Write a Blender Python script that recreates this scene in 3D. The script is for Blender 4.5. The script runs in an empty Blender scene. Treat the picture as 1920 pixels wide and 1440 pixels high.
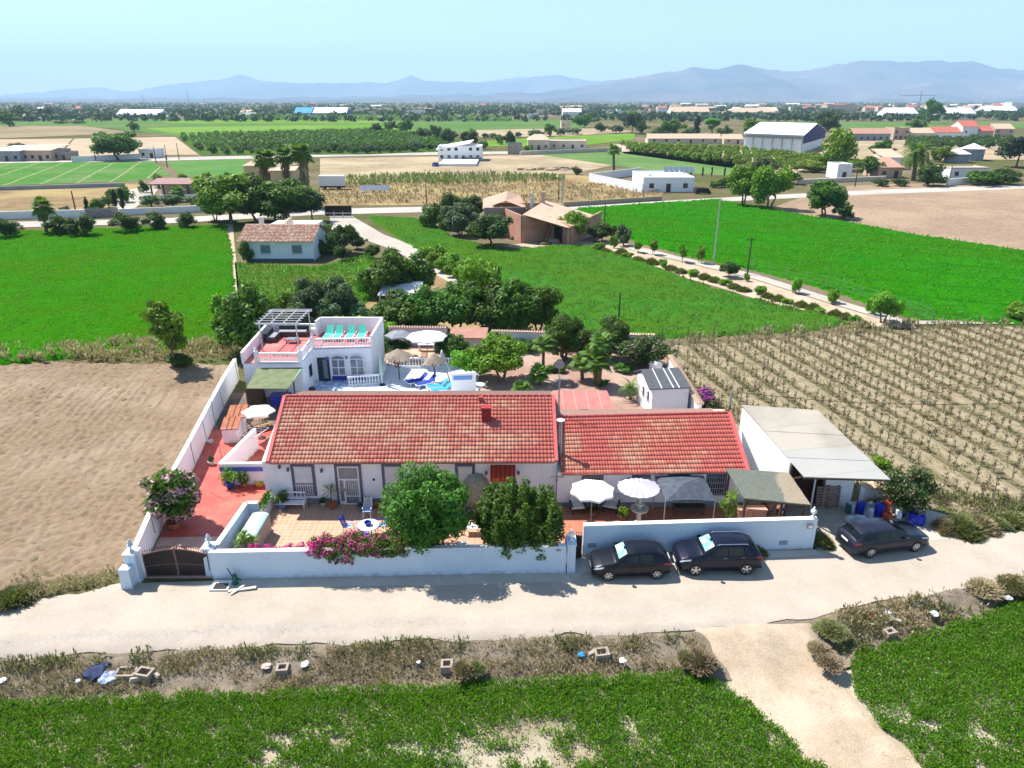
import bpy, math, random
import numpy as np
from mathutils import Vector
R = math.radians
sc = bpy.context.scene
COL = sc.collection

# ------------------------------------------------------------ camera, sky, sun, exposure
CAM_H = 22.4; FOC = 1333.0; PITCH = R(21.8)
cam = bpy.data.cameras.new('camera')
cam.sensor_width = 36; cam.lens = FOC / 1920 * 36; cam.clip_start = .1; cam.clip_end = 60000
co = bpy.data.objects.new('camera', cam); COL.objects.link(co)
co.location = (0, 0, CAM_H); co.rotation_euler = (math.pi / 2 - PITCH, 0, 0)
sc.camera = co

SUNV = Vector((-0.60, 0.42, 1.0)).normalized()
w = bpy.data.worlds.new('World'); sc.world = w; w.use_nodes = True
nt = w.node_tree
sky = nt.nodes.new('ShaderNodeTexSky'); sky.sky_type = 'NISHITA'; sky.sun_disc = False
sky.sun_elevation = math.asin(SUNV.z); sky.sun_rotation = math.atan2(SUNV.x, SUNV.y)
sky.air_density = 1.0; sky.dust_density = 0.25; sky.ozone_density = 3.5; sky.altitude = 0
bg = nt.nodes['Background']; bg.inputs[1].default_value = 0.098
nt.links.new(sky.outputs[0], bg.inputs[0])
sl = bpy.data.lights.new('sun', 'SUN'); sl.energy = 5.0; sl.angle = R(0.55); sl.color = (1, .955, .88)
so = bpy.data.objects.new('sun', sl); COL.objects.link(so)
so.rotation_euler = SUNV.to_track_quat('Z', 'Y').to_euler(); so.location = (0, 0, 60)
sc.view_settings.view_transform = 'Standard'; sc.view_settings.look = 'None'
sc.view_settings.exposure = 0.98; sc.view_settings.gamma = 1
sc.cycles.max_bounces = 6; sc.cycles.diffuse_bounces = 3; sc.cycles.glossy_bounces = 2
sc.cycles.transmission_bounces = 2; sc.cycles.volume_bounces = 1; sc.cycles.use_adaptive_sampling = True
sc.cycles.adaptive_threshold = 0.02; sc.cycles.sample_clamp_indirect = 4

# ------------------------------------------------------------ surveying helpers: photo pixel -> point in the place
_c, _s = math.cos(PITCH), math.sin(PITCH)
def ray(px, py):
    a = (px - 960) / FOC; b = (720 - py) / FOC
    return a, _c + b * _s, -_s + b * _c
def at(px, py, z=0.0):
    x, y, q = ray(px, py); t = (z - CAM_H) / q
    return (x * t, y * t)
def at3(px, py, z=0.0):
    return at(px, py, z) + (z,)
def vz(px, py, Y):
    x, y, q = ray(px, py); t = Y / y
    return x * t, CAM_H + q * t
def v3(px, py, Y):
    x, z = vz(px, py, Y); return (x, Y, z)
def depth(x, y, z=0):
    return y * _c - (z - CAM_H) * _s

# ------------------------------------------------------------ tagging
def tag(o, label=None, cat=None, group=None, kind=None):
    if label: o['label'] = label
    if cat: o['category'] = cat
    if group: o['group'] = group
    if kind: o['kind'] = kind
    return o
def thing(name, label, cat, loc=(0, 0, 0), rz=0, group=None):
    o = bpy.data.objects.new(name, None); COL.objects.link(o)
    if len(loc) == 2: loc = (loc[0], loc[1], 0)
    o.location = loc; o.rotation_euler = (0, 0, rz); o.empty_display_size = .2
    return tag(o, label, cat, group)
KIDS = {}
def link(name, me, mats, parent=None):
    o = bpy.data.objects.new(name, me); COL.objects.link(o)
    if mats is not None and len(me.materials) == 0:
        for m in (mats if isinstance(mats, (list, tuple)) else [mats]): me.materials.append(m)
    if parent is not None:
        o.parent = parent; KIDS.setdefault(parent.name, []).append(o)
    return o
def copy_tree(o, loc=None, rz=None, scale=None, label=None, group=None, parent=None):
    c = _copy1(o, loc, rz, scale, label, group, parent)
    ks = [copy_tree(ch, parent=c) for ch in KIDS.get(o.name, ())]
    if ks: KIDS[c.name] = ks
    return c
def _copy1(o, loc, rz, scale, label, group, parent):
    c = o.copy(); COL.objects.link(c)
    if parent: c.parent = parent
    else:
        c.location = (loc[0], loc[1], loc[2] if len(loc) > 2 else 0)
        if rz is not None: c.rotation_euler = (0, 0, rz)
        if scale is not None: c.scale = scale if hasattr(scale, '__len__') else (scale,) * 3
        if label: c['label'] = label
        if group: c['group'] = group
    return c

# ------------------------------------------------------------ mesh builder
class MB:
    def __init__(s): s.v = []; s.f = []; s.m = []; s.g = []
    def add(s, vs, fs, m=0):
        s.g.append(len(s.f))
        b = len(s.v); s.v += [tuple(p) for p in vs]
        for f in fs: s.f.append(tuple(i + b for i in f)); s.m.append(m)
        return s
    def quad(s, a, b, c, d, m=0): return s.add((a, b, c, d), ((0, 1, 2, 3),), m)
    def box(s, x0, y0, z0, x1, y1, z1, m=0):
        return s.add(((x0,y0,z0),(x1,y0,z0),(x1,y1,z0),(x0,y1,z0),(x0,y0,z1),(x1,y0,z1),(x1,y1,z1),(x0,y1,z1)),
                     ((3,2,1,0),(4,5,6,7),(0,1,5,4),(1,2,6,5),(2,3,7,6),(3,0,4,7)), m)
    def obox(s, cx, cy, z0, lx, ly, h, rz=0, m=0, tap=1.0):
        c_, s_ = math.cos(rz), math.sin(rz); P = []
        for z, k in ((z0, 1), (z0 + h, tap)):
            for x, y in ((-1,-1),(1,-1),(1,1),(-1,1)):
                X, Y = x*lx/2*k, y*ly/2*k
                P.append((cx + X*c_ - Y*s_, cy + X*s_ + Y*c_, z))
        return s.add(P, ((3,2,1,0),(4,5,6,7),(0,1,5,4),(1,2,6,5),(2,3,7,6),(3,0,4,7)), m)
    def hexa(s, P, m=0):
        return s.add(P, ((3,2,1,0),(4,5,6,7),(0,1,5,4),(1,2,6,5),(2,3,7,6),(3,0,4,7)), m)
    def slab(s, a, b, c, d, t, m=0):
        """roof sheet: four top corners, thickness t downwards"""
        lo = [(p[0], p[1], p[2] - t) for p in (a, b, c, d)]
        return s.hexa(lo + [a, b, c, d], m)
    def wall(s, p0, p1, z0, h0, h1=None, t=.2, m=0):
        h1 = h0 if h1 is None else h1
        dx, dy = p1[0]-p0[0], p1[1]-p0[1]; L = math.hypot(dx, dy); nx, ny = -dy/L*t/2, dx/L*t/2
        a=(p0[0]-nx,p0[1]-ny);b=(p1[0]-nx,p1[1]-ny);c=(p1[0]+nx,p1[1]+ny);d=(p0[0]+nx,p0[1]+ny)
        return s.hexa([a+(z0,),b+(z0,),c+(z0,),d+(z0,),a+(h0,),b+(h1,),c+(h1,),d+(h0,)], m)
    def beam(s, p0, p1, w=.08, h=None, m=0):
        h = h or w; p0 = Vector(p0); p1 = Vector(p1); d = (p1-p0).normalized()
        up = Vector((0,0,1)) if abs(d.z) < .95 else Vector((0,1,0))
        a = d.cross(up).normalized() * w/2; b = a.cross(d).normalized() * h/2
        P = [p0-a-b,p0+a-b,p0+a+b,p0-a+b,p1-a-b,p1+a-b,p1+a+b,p1-a+b]
        return s.add(P, ((0,1,2,3),(7,6,5,4),(1,0,4,5),(2,1,5,6),(3,2,6,7),(0,3,7,4)), m)
    def tube(s, pts, r, n=6, m=0, caps=True):
        s.g.append(len(s.f)); pts = [Vector(p) for p in pts]; rs = r if hasattr(r, '__len__') else [r]*len(pts)
        ring = []; base = len(s.v)
        for i, p in enumerate(pts):
            d = (pts[min(i+1, len(pts)-1)] - pts[max(i-1, 0)]).normalized()
            up = Vector((0,0,1)) if abs(d.z) < .9 else Vector((1,0,0))
            a = d.cross(up).normalized(); b = a.cross(d).normalized()
            for k in range(n):
                t = 2*math.pi*k/n; s.v.append(tuple(p + (a*math.cos(t)+b*math.sin(t))*rs[i]))
        for i in range(len(pts)-1):
            for k in range(n):
                k2 = (k+1) % n
                s.f.append((base+i*n+k2, base+i*n+k, base+(i+1)*n+k, base+(i+1)*n+k2)); s.m.append(m)
        if caps:
            s.f.append(tuple(base+k for k in range(n))); s.m.append(m)
            s.f.append(tuple(base+(len(pts)-1)*n+k for k in reversed(range(n)))); s.m.append(m)
        return s
    def lathe(s, cx, cy, prof, n=16, m=0, z=0, ax='z'):
        base = len(s.v); s.g.append(len(s.f))
        for r, h in prof:
            for k in range(n):
                t = 2*math.pi*k/n
                if ax == 'z': s.v.append((cx + r*math.cos(t), cy + r*math.sin(t), z + h))
                elif ax == 'y': s.v.append((cx + r*math.cos(t), cy + h, z + r*math.sin(t)))
                else: s.v.append((cx + h, cy + r*math.cos(t), z + r*math.sin(t)))
        for i in range(len(prof)-1):
            for k in range(n):
                k2 = (k+1) % n
                s.f.append((base+i*n+k, base+i*n+k2, base+(i+1)*n+k2, base+(i+1)*n+k)); s.m.append(m)
        s.f.append(tuple(base+k for k in reversed(range(n)))); s.m.append(m)
        s.f.append(tuple(base+(len(prof)-1)*n+k for k in range(n))); s.m.append(m)
        return s
    def prism(s, poly, z0, z1, m=0):
        n = len(poly)
        vs = [tuple(p[:2])+(z0,) for p in poly] + [tuple(p[:2])+(z1,) for p in poly]
        fs = [tuple(reversed(range(n))), tuple(range(n, 2*n))] + [(i, (i+1) % n, n+(i+1) % n, n+i) for i in range(n)]
        return s.add(vs, fs, m)
    def poly(s, pts, m=0): return s.add(pts, (tuple(range(len(pts))),), m)
    def build(s, name, mats, parent=None, smooth=False, world=True, bevel=0, origin=None):
        me = bpy.data.meshes.new(name)
        off = Vector((0,0,0))
        if parent is not None and world:
            p = parent
            while p is not None: off = off + p.location; p = p.parent
        if origin is not None: off = Vector(origin)
        v = [(a[0]-off.x, a[1]-off.y, a[2]-off.z) for a in s.v]
        me.from_pydata(v, [], s.f); me.update()
        if any(s.m): me.polygons.foreach_set('material_index', s.m)
        if smooth: me.polygons.foreach_set('use_smooth', [True]*len(me.polygons))
        o = link(name, me, mats, parent)
        if origin is not None: o.location = origin
        if bevel:
            b = o.modifiers.new('bevel', 'BEVEL'); b.width = bevel; b.segments = 2; b.limit_method = 'ANGLE'
        return o
def build_each(mb, name, mats, parent, **k):
    e = mb.g+[len(mb.f)]; out = []
    for i in range(len(e)-1):
        fs = mb.f[e[i]:e[i+1]]
        if not fs: continue
        ids = sorted({q for f in fs for q in f}); mp = {q: j for j, q in enumerate(ids)}; b = MB(); b.v = [mb.v[q] for q in ids]; b.f = [tuple(mp[q] for q in f) for f in fs]; b.m = mb.m[e[i]:e[i+1]]
        out.append(b.build(name, mats, parent, **k))
    return out
def one(name, mb, mat, label, cat, group=None, kind=None, origin=None, **k):
    if origin is None:
        a = np.array(mb.v); origin = (float(a[:,0].mean()), float(a[:,1].mean()), float(a[:,2].min()))
    return tag(mb.build(name, mat, None, origin=origin, **k), label, cat, group, kind)

def np_mesh(name, v, f, mats=None, smooth=False, attr=None):
    """v (n,3) array, f (m,4) or (m,3) int array"""
    me = bpy.data.meshes.new(name); k = f.shape[1]
    me.vertices.add(len(v)); me.vertices.foreach_set('co', v.astype(np.float32).ravel())
    me.loops.add(f.size); me.loops.foreach_set('vertex_index', f.astype(np.int32).ravel())
    me.polygons.add(len(f)); me.polygons.foreach_set('loop_start', (np.arange(len(f))*k).astype(np.int32))
    me.polygons.foreach_set('loop_total', np.full(len(f), k, np.int32))
    if smooth: me.polygons.foreach_set('use_smooth', np.ones(len(f), bool))
    if attr is not None:
        for an, vals in attr.items():
            a = me.attributes.new(an, 'FLOAT', 'FACE'); a.data.foreach_set('value', vals.astype(np.float32))
    me.update(calc_edges=True); me.validate()
    if mats:
        for m in (mats if isinstance(mats, (list, tuple)) else [mats]): me.materials.append(m)
    return me

def vnoise(x, y, seed=0):
    xi = np.floor(x).astype(np.int64); yi = np.floor(y).astype(np.int64); xf = x-xi; yf = y-yi
    def h(a, b):
        n = (a*374761393 + b*668265263 + seed*982451653) & 0xffffffff
        n = ((n ^ (n >> 13)) * 1274126177) & 0xffffffff
        return ((n ^ (n >> 16)) & 0xffff) / 65535.0
    u = xf*xf*(3-2*xf); v = yf*yf*(3-2*yf)
    return (h(xi,yi)*(1-u)+h(xi+1,yi)*u)*(1-v)+(h(xi,yi+1)*(1-u)+h(xi+1,yi+1)*u)*v
def fbm(x, y, o=4, seed=0):
    s = 0; a = .5
    for i in range(o): s = s + a*vnoise(x*2**i, y*2**i, seed+i); a *= .5
    return s
def inpoly(x, y, poly):
    r = np.zeros(x.shape, bool); n = len(poly)
    for i in range(n):
        x0, y0 = poly[i][:2]; x1, y1 = poly[(i+1) % n][:2]
        if y0 == y1: continue
        c = ((y0 > y) != (y1 > y)) & (x < (x1-x0)*(y-y0)/(y1-y0)+x0); r ^= c
    return r

# ------------------------------------------------------------ materials
class NT:
    def __init__(s, name):
        s.mat = bpy.data.materials.new(name); s.mat.use_nodes = True; s.t = s.mat.node_tree
        s.p = s.t.nodes['Principled BSDF']; s.out = s.t.nodes['Material Output']
    def n(s, typ, **k):
        o = s.t.nodes.new('ShaderNode'+typ)
        for a, b in k.items():
            if a in o.bl_rna.properties: setattr(o, a, b)
            else: s.set(o, a, b)
        return o
    def set(s, node, inp, val):
        i = node.inputs[int(inp[1:])] if inp[0] == 'i' and inp[1:].isdigit() else node.inputs[inp.replace('_', ' ')]
        if hasattr(val, 'is_output') or hasattr(val, 'links'): s.t.links.new(val, i)
        else: i.default_value = val if not (isinstance(val, tuple) and len(val) == 3 and i.type == 'RGBA') else val + (1,)
    def pos(s, kind='world'):
        if kind == 'world': return s.n('NewGeometry').outputs['Position']
        return s.n('TexCoord').outputs['Object']
    def noise(s, vec, scale, detail=4, rough=.6, dist=0):
        o = s.n('TexNoise'); s.set(o, 'Vector', vec); s.set(o, 'Scale', float(scale)); s.set(o, 'Detail', float(detail))
        s.set(o, 'Roughness', rough); s.set(o, 'Distortion', float(dist)); return o.outputs[0]
    def ramp(s, fac, stops, interp='LINEAR'):
        o = s.n('ValToRGB'); s.t.links.new(fac, o.inputs[0]); e = o.color_ramp.elements; o.color_ramp.interpolation = interp
        while len(e) < len(stops): e.new(.5)
        for i, (p, c) in enumerate(stops):
            e[i].position = p; e[i].color = (c, c, c, 1) if not isinstance(c, tuple) else tuple(c) + (1,)
        return o.outputs[0]
    def mix(s, fac, a, b, mode='MIX'):
        o = s.n('Mix', data_type='RGBA', blend_type=mode)
        for i, v in ((0, fac), (6, a), (7, b)):
            if hasattr(v, 'links'): s.t.links.new(v, o.inputs[i])
            else: o.inputs[i].default_value = v if not isinstance(v, tuple) else v + (1,)
        return o.outputs[2]
    def math(s, op, a, b=0.0, c=0.0):
        o = s.n('Math', operation=op)
        for i, v in enumerate((a, b, c)):
            if hasattr(v, 'links'): s.t.links.new(v, o.inputs[i])
            else: o.inputs[i].default_value = v
        return o.outputs[0]
    def bump(s, h, strength=.5, dist=.02):
        o = s.n('Bump'); s.set(o, 'Height', h); s.set(o, 'Strength', strength); s.set(o, 'Distance', dist)
        s.t.links.new(o.outputs[0], s.p.inputs['Normal'])
    def done(s, col, rough=.8, metal=0, spec=.3, coat=0):
        s.set(s.p, 'Base Color', col); s.set(s.p, 'Roughness', rough); s.set(s.p, 'Metallic', metal)
        s.set(s.p, 'Specular IOR Level', spec)
        if coat: s.set(s.p, 'Coat Weight', coat); s.set(s.p, 'Coat Roughness', .05)
        return s.mat
_mc = {}
def mat(name, c1, c2=None, scale=3., rough=.8, bump=0., bscale=None, metal=0., spec=.3, coat=0., lo=.35, hi=.65, space='obj', detail=4, c3=None, s3=.3):
    """plain procedural material: two colours mixed by noise, a large-scale third, optional bump"""
    if name in _mc: return _mc[name]
    t = NT(name); P = t.pos('world' if space == 'world' else 'obj')
    col = c1
    if c2 is None: c2 = tuple(x*.82 for x in c1)
    n1 = t.noise(P, scale, detail)
    col = t.mix(t.ramp(n1, [(lo, 0.), (hi, 1.)]), c1, c2)
    if c3: col = t.mix(t.ramp(t.noise(P, s3, 3), [(.42, 0.), (.62, 1.)]), col, c3)
    if bump: t.bump(t.noise(P, bscale or scale*4, 5), bump, .03)
    _mc[name] = t.done(col, rough, metal, spec, coat); return _mc[name]
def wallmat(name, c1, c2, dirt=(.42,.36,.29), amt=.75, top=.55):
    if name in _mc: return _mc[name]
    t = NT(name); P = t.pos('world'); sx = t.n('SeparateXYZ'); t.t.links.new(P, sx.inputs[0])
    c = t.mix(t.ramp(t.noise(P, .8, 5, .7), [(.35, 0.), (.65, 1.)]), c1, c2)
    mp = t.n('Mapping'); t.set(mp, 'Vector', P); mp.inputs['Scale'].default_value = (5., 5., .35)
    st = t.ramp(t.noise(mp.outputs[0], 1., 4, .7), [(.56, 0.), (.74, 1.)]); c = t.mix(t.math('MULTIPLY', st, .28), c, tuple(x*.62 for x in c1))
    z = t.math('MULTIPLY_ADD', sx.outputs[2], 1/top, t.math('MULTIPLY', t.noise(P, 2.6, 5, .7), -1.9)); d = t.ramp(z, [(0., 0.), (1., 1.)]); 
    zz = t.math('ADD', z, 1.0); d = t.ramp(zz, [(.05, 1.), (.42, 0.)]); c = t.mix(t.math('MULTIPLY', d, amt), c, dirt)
    sp = t.ramp(t.noise(P, 7., 4, .8), [(.66, 0.), (.72, 1.)]); c = t.mix(t.math('MULTIPLY', sp, .3), c, dirt)
    t.bump(t.noise(P, 16, 5, .7), .35, .02); _mc[name] = t.done(c, .82, 0, .2); return _mc[name]
def leafmat(name, dark, light, tip=None, transl=.25, huev=.04):
    t = NT(name); P = t.pos('obj')
    g = t.n('NewGeometry'); oi = t.n('ObjectInfo')
    f = t.math('ADD', t.math('MULTIPLY', g.outputs['Random Per Island'], .6), t.math('MULTIPLY', t.noise(P, 1.3, 2), .4))
    stops = [(.2, dark), (.75, light)]
    if tip: stops.append((.92, tip))
    c = t.ramp(f, stops)
    h = t.n('HueSaturation'); t.set(h, 'Color', c)
    t.set(h, 'Hue', t.math('MULTIPLY_ADD', oi.outputs['Random'], huev, .5-huev/2))
    t.set(h, 'Value', t.math('MULTIPLY_ADD', oi.outputs['Random'], .5, .75))
    c = h.outputs[0]
    t.set(t.p, 'Base Color', c); t.set(t.p, 'Roughness', .62); t.set(t.p, 'Specular IOR Level', .3)
    tr = t.n('BsdfTranslucent'); t.set(tr, 'Color', t.mix(.5, c, (.25, .4, .02), 'MIX'))
    m = t.n('MixShader'); t.set(m, 'Fac', transl); t.t.links.new(t.p.outputs[0], m.inputs[1]); t.t.links.new(tr.outputs[0], m.inputs[2])
    t.t.links.new(m.outputs[0], t.out.inputs[0])
    return t.mat
# ============================================================ THE SETTING
def lin(r, g, b):
    f = lambda c: ((c/255+.055)/1.055)**2.4 if c > 10 else c/255/12.92
    return (f(r), f(g), f(b))
def k3(c, k): return tuple(min(.95, x*k) for x in c)

def ground_mat(name, c1, c2, c3=None, s1=.6, s2=.08, bump=.6, bs=6., rough=.95, fine=30., rows=None, rowc=None):
    t = NT(name); P = t.pos('world')
    a = t.ramp(t.noise(P, s1, 6, .7), [(.38, 0.), (.62, 1.)])
    c = t.mix(a, c1, c2)
    if c3: c = t.mix(t.ramp(t.noise(P, s2, 4, .6), [(.45, 0.), (.6, 1.)]), c, c3)
    f = t.noise(P, fine, 3, .8)
    c = t.mix(1.0, c, t.ramp(f, [(.3, .72), (.7, 1.25)]), 'MULTIPLY')
    if rows:   # (angle, period, strength colour)
        ang, per, rc, wdt = rows
        sx = t.n('SeparateXYZ'); t.t.links.new(P, sx.inputs[0])
        d = t.math('ADD', t.math('MULTIPLY', sx.outputs[0], math.cos(ang)/per), t.math('MULTIPLY', sx.outputs[1], math.sin(ang)/per))
        d = t.math('ADD', d, t.math('MULTIPLY', t.noise(P, .15, 2), .16))
        fr = t.math('FRACT', d)
        c = t.mix(t.ramp(fr, [(0., 1.), (wdt*.5, 1.), (wdt, 0.), (1-.02, 0.), (1., 1.)]), c, rc)
    t.bump(t.noise(P, bs, 6, .7), bump, .05)
    return t.done(c, rough, 0, 0.)

SOIL = (.255,.185,.125)
gm_base = ground_mat('mixed_dry_ground', (.14,.11,.06), (.07,.095,.03), (.19,.15,.10), .12, .012, fine=2.)
gm_plough = ground_mat('ploughed_soil', (.275,.20,.135), (.195,.14,.09), (.305,.23,.16), 2.6, .12, 1.0, 7., rows=(.173, 1.24, (.24,.175,.118), .25))
gm_vine = ground_mat('pale_vineyard_soil', (.34,.275,.185), (.25,.205,.13), (.29,.24,.155), 1.4, .1, 1.0, 7., rows=(.2115, 2.05, (.15,.13,.07), .42))
gm_verge = ground_mat('stony_bank_soil', (.28,.225,.165), (.15,.12,.085), (.22,.185,.14), 1.6, .3, 1.0, 12., fine=14.)
gm_dirt = ground_mat('pale_dirt', (.45,.35,.255), (.37,.285,.20), (.49,.39,.29), 1.0, .35, .5, 10., fine=18.)
gm_dry = ground_mat('dry_tan_ground', (.34,.27,.18), (.26,.2,.13), (.4,.32,.21), .3, .04, .4, 3., fine=3.)
gm_dryw = ground_mat('dry_weedy_ground', (.27,.2,.11), (.20,.13,.075), (.33,.25,.12), .25, .05, .6, 2., fine=3.)
gm_brown = ground_mat('brown_tilled_soil', (.30,.215,.15), (.245,.175,.12), (.33,.245,.17), .5, .05, .5, 2., fine=1.5)
gm_grass = ground_mat('green_lawn', (.03,.13,.012), (.055,.15,.02), (.10,.13,.03), .5, .12, .8, 6., fine=9.)
gm_crop1 = ground_mat('lush_green_crop', (.018,.125,.002), (.028,.155,.003), (.036,.120,.003), .35, .05, .6, 3., fine=5.)
gm_crop2 = ground_mat('bluish_green_crop', (.028,.115,.010), (.045,.15,.016), (.05,.13,.010), .5, .06, .8, 2.5, fine=4.)
gm_crop3 = ground_mat('bright_green_crop', (.014,.135,.002), (.022,.165,.003), (.028,.125,.003), .3, .04, .6, 2., fine=3., rows=(1.1, 7.5, (.012,.095,.004), .10))
gm_pale = ground_mat('pale_green_crop', (.11,.19,.06), (.14,.21,.08), (.09,.17,.05), .2, .03, .3, 1., fine=2.)
gm_yell = ground_mat('yellow_green_crop', (.13,.24,.03), (.10,.2,.03), (.16,.26,.05), .1, .01, .3, 1., fine=.8)
gm_midg = ground_mat('mid_green_field', (.075,.16,.035), (.09,.175,.05), (.12,.17,.06), .08, .012, .3, 1., fine=.8)
gm_tan = ground_mat('pale_tilled_soil', (.42,.33,.23), (.38,.29,.2), (.45,.36,.26), .2, .03, .3, 1., fine=1., rows=(0.05, 5., (.33,.25,.16), .3))
gm_rowc = ground_mat('row_crop', (.06,.17,.03), (.08,.19,.045), (.12,.2,.07), .4, .05, .5, 2., fine=3., rows=(.35, 9., (.24,.26,.13), .08))
gm_rowd = ground_mat('row_crop_dense', (.045,.16,.035), (.07,.2,.06), (.09,.2,.05), .4, .05, .5, 2., fine=3., rows=(1.2, 3., (.16,.21,.08), .3))
gm_conc = ground_mat('pale_concrete', (.42,.375,.32), (.35,.315,.27), (.45,.41,.355), .8, .1, .2, 8., fine=12.)
gm_farrd = ground_mat('pale_lane', (.42,.385,.34), (.36,.33,.29), (.45,.41,.36), .3, .05, .1, 4., fine=3.)

# road: sun-bleached asphalt with an old crack line
def road_mat():
    t = NT('bleached_asphalt'); P = t.pos('world')
    c = t.mix(t.ramp(t.noise(P, .35, 5, .65), [(.35, 0.), (.65, 1.)]), (.385,.325,.26), (.455,.39,.315))
    c = t.mix(1.0, c, t.ramp(t.noise(P, 45., 2, .8), [(.3, .84), (.7, 1.12)]), 'MULTIPLY')
    c = t.mix(1.0, c, t.ramp(t.noise(P, 5., 5, .8), [(.35, .93), (.7, 1.05)]), 'MULTIPLY')
    # wheel-track stain and cracks near the verge side
    sx = t.n('SeparateXYZ'); t.t.links.new(P, sx.inputs[0])
    d = t.math('SUBTRACT', sx.outputs[1], t.math('MULTIPLY_ADD', sx.outputs[0], .058, 26.6))
    d = t.math('ABSOLUTE', t.math('ADD', d, t.math('MULTIPLY_ADD', t.noise(P, .25, 3), 1.6, -.8)))
    band = t.ramp(d, [(.05, 1.), (.55, 0.)])
    vo = t.n('TexVoronoi', feature='DISTANCE_TO_EDGE'); nn = t.n('TexNoise'); t.set(nn, 'Vector', P); t.set(nn, 'Scale', 1.7); nn.inputs['Detail'].default_value = 5; t.set(vo, 'Vector', t.mix(.28, P, nn.outputs[1])); t.set(vo, 'Scale', 4.6)
    ck = t.ramp(vo.outputs[0], [(.006, 1.), (.03, 0.)])
    left = t.ramp(t.math('MULTIPLY_ADD', sx.outputs[0], .03, .5), [(.2, 1.), (.62, .15), (.8, 0.)])
    c = t.mix(t.math('MULTIPLY', t.math('MULTIPLY', ck, band), t.math('MULTIPLY', left, .75)), c, (.13,.12,.11))
    c = t.mix(t.math('MULTIPLY', t.math('MULTIPLY', band, left), .30), c, (.27,.26,.25))
    e = t.math('SUBTRACT', sx.outputs[1], t.math('MULTIPLY_ADD', sx.outputs[0], .048, 25.35)); e = t.math('ADD', e, t.math('MULTIPLY_ADD', t.noise(P, 1.1, 5, .7), 1.4, -.7))
    c = t.mix(t.math('MULTIPLY', t.ramp(e, [(.0, 1.), (.75, 0.)]), .5), c, (.20,.185,.17))
    t.bump(t.noise(P, 60., 3), .25, .01)
    return t.done(c, .9, 0, .2)
gm_road = road_mat()

def strip_poly(name, poly, m, z, sub=0, jag=0, seed=0):
    rng = random.Random(seed); P = []
    n = len(poly)
    for i in range(n):
        a = poly[i]; b = poly[(i+1) % n]; P.append(a)
        if sub:
            L = math.hypot(b[0]-a[0], b[1]-a[1]); k = int(L/sub)
            for q in range(1, k):
                f = q/k; P.append((a[0]+(b[0]-a[0])*f+rng.uniform(-jag, jag), a[1]+(b[1]-a[1])*f+rng.uniform(-jag, jag)))
    mb = MB(); mb.poly([(p[0], p[1], z) for p in P]); o = mb.build(name, m)
    return tag(o, kind='structure')
def pxpoly(name, pts, m, z, **k): return strip_poly(name, [at(*p) for p in pts], m, z, **k)

# --- base ground: one sheet, with the lower ground beyond the roadside bank
RS = [(-300,12.),(-60,21.6),(-22.1,24.05),(-10.8,24.8),(0,25.35),(8.2,25.7),(12.8,26.4),(19.1,28.15),(25.9,29.8),(60,38.),(300,96.)]
def rs_y(x): return float(np.interp(x, [p[0] for p in RS], [p[1] for p in RS]))
LOW = -.5
def base_ground():
    v = []; rows = []
    xs = sorted(set([-20000,-3000]+[p[0] for p in RS]+[3000,20000]))
    for x in xs:
        ys = rs_y(max(-300, min(300, x)))
        rows.append([(x, 22500, -.03), (x, 2500, -.03), (x, ys+200, -.03), (x, ys+.3, -.03), (x, ys-2.9, LOW-.3), (x, -60, LOW-.3), (x, -1500, LOW-.3)])
    mb = MB()
    for i in range(len(rows)-1):
        for j in range(len(rows[0])-1): mb.quad(rows[i][j], rows[i][j+1], rows[i+1][j+1], rows[i+1][j])
    tag(mb.build('ground', gm_base), kind='structure')
base_ground()

# --- roadside bank (heightfield) between road edge and crop field
FE = [(-60,19.2),(-20.8,22.0),(-10.1,22.5),(.9,23.1),(8.6,23.6),(9.4,23.6),(14.5,24.3),(19,26.0),(26,28.6),(60,36.5)]
def fe_y(x): return np.interp(x, [p[0] for p in FE], [p[1] for p in FE])
def bank():
    xs = np.arange(-34, 36, .16); js = np.linspace(-.35, 1.12, 30)
    X = np.repeat(xs[:, None], 30, 1); ya = np.interp(xs, [p[0] for p in RS], [p[1] for p in RS])[:, None]; yb = fe_y(xs)[:, None]
    J = np.repeat(js[None, :], len(xs), 0); Y = ya + (yb-ya)*J
    t = np.clip(J, 0, 1); Z = LOW*(t*t*(3-2*t)) + (fbm(X*1.1, Y*1.1, 5, 3)-.5)*.34*np.sin(np.pi*np.clip(J, .02, 1))**.5
    Z = np.where(J < 0, -.06, Z) + .01 + .10*np.clip((J-.8)/.2, 0, 1)
    # track ramp where the dirt track crosses
    xc = np.interp(Y, [18, 22, 25.5], [13.6, 11.8, 11.2]); wq = np.clip(1-(np.abs(X-xc)-2.3)/.7, 0, 1)
    Z = Z*(1-wq) + (LOW*(t*.9)-.03)*wq
    idx = np.arange(X.size).reshape(X.shape)
    f = np.stack([idx[:-1, :-1], idx[1:, :-1], idx[1:, 1:], idx[:-1, 1:]], -1).reshape(-1, 4)
    me = np_mesh('verge_bank', np.stack([X, Y, Z], -1).reshape(-1, 3), f[:, ::-1], gm_verge, True)
    tag(link('verge_bank', me, None), kind='structure')
bank()
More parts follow.
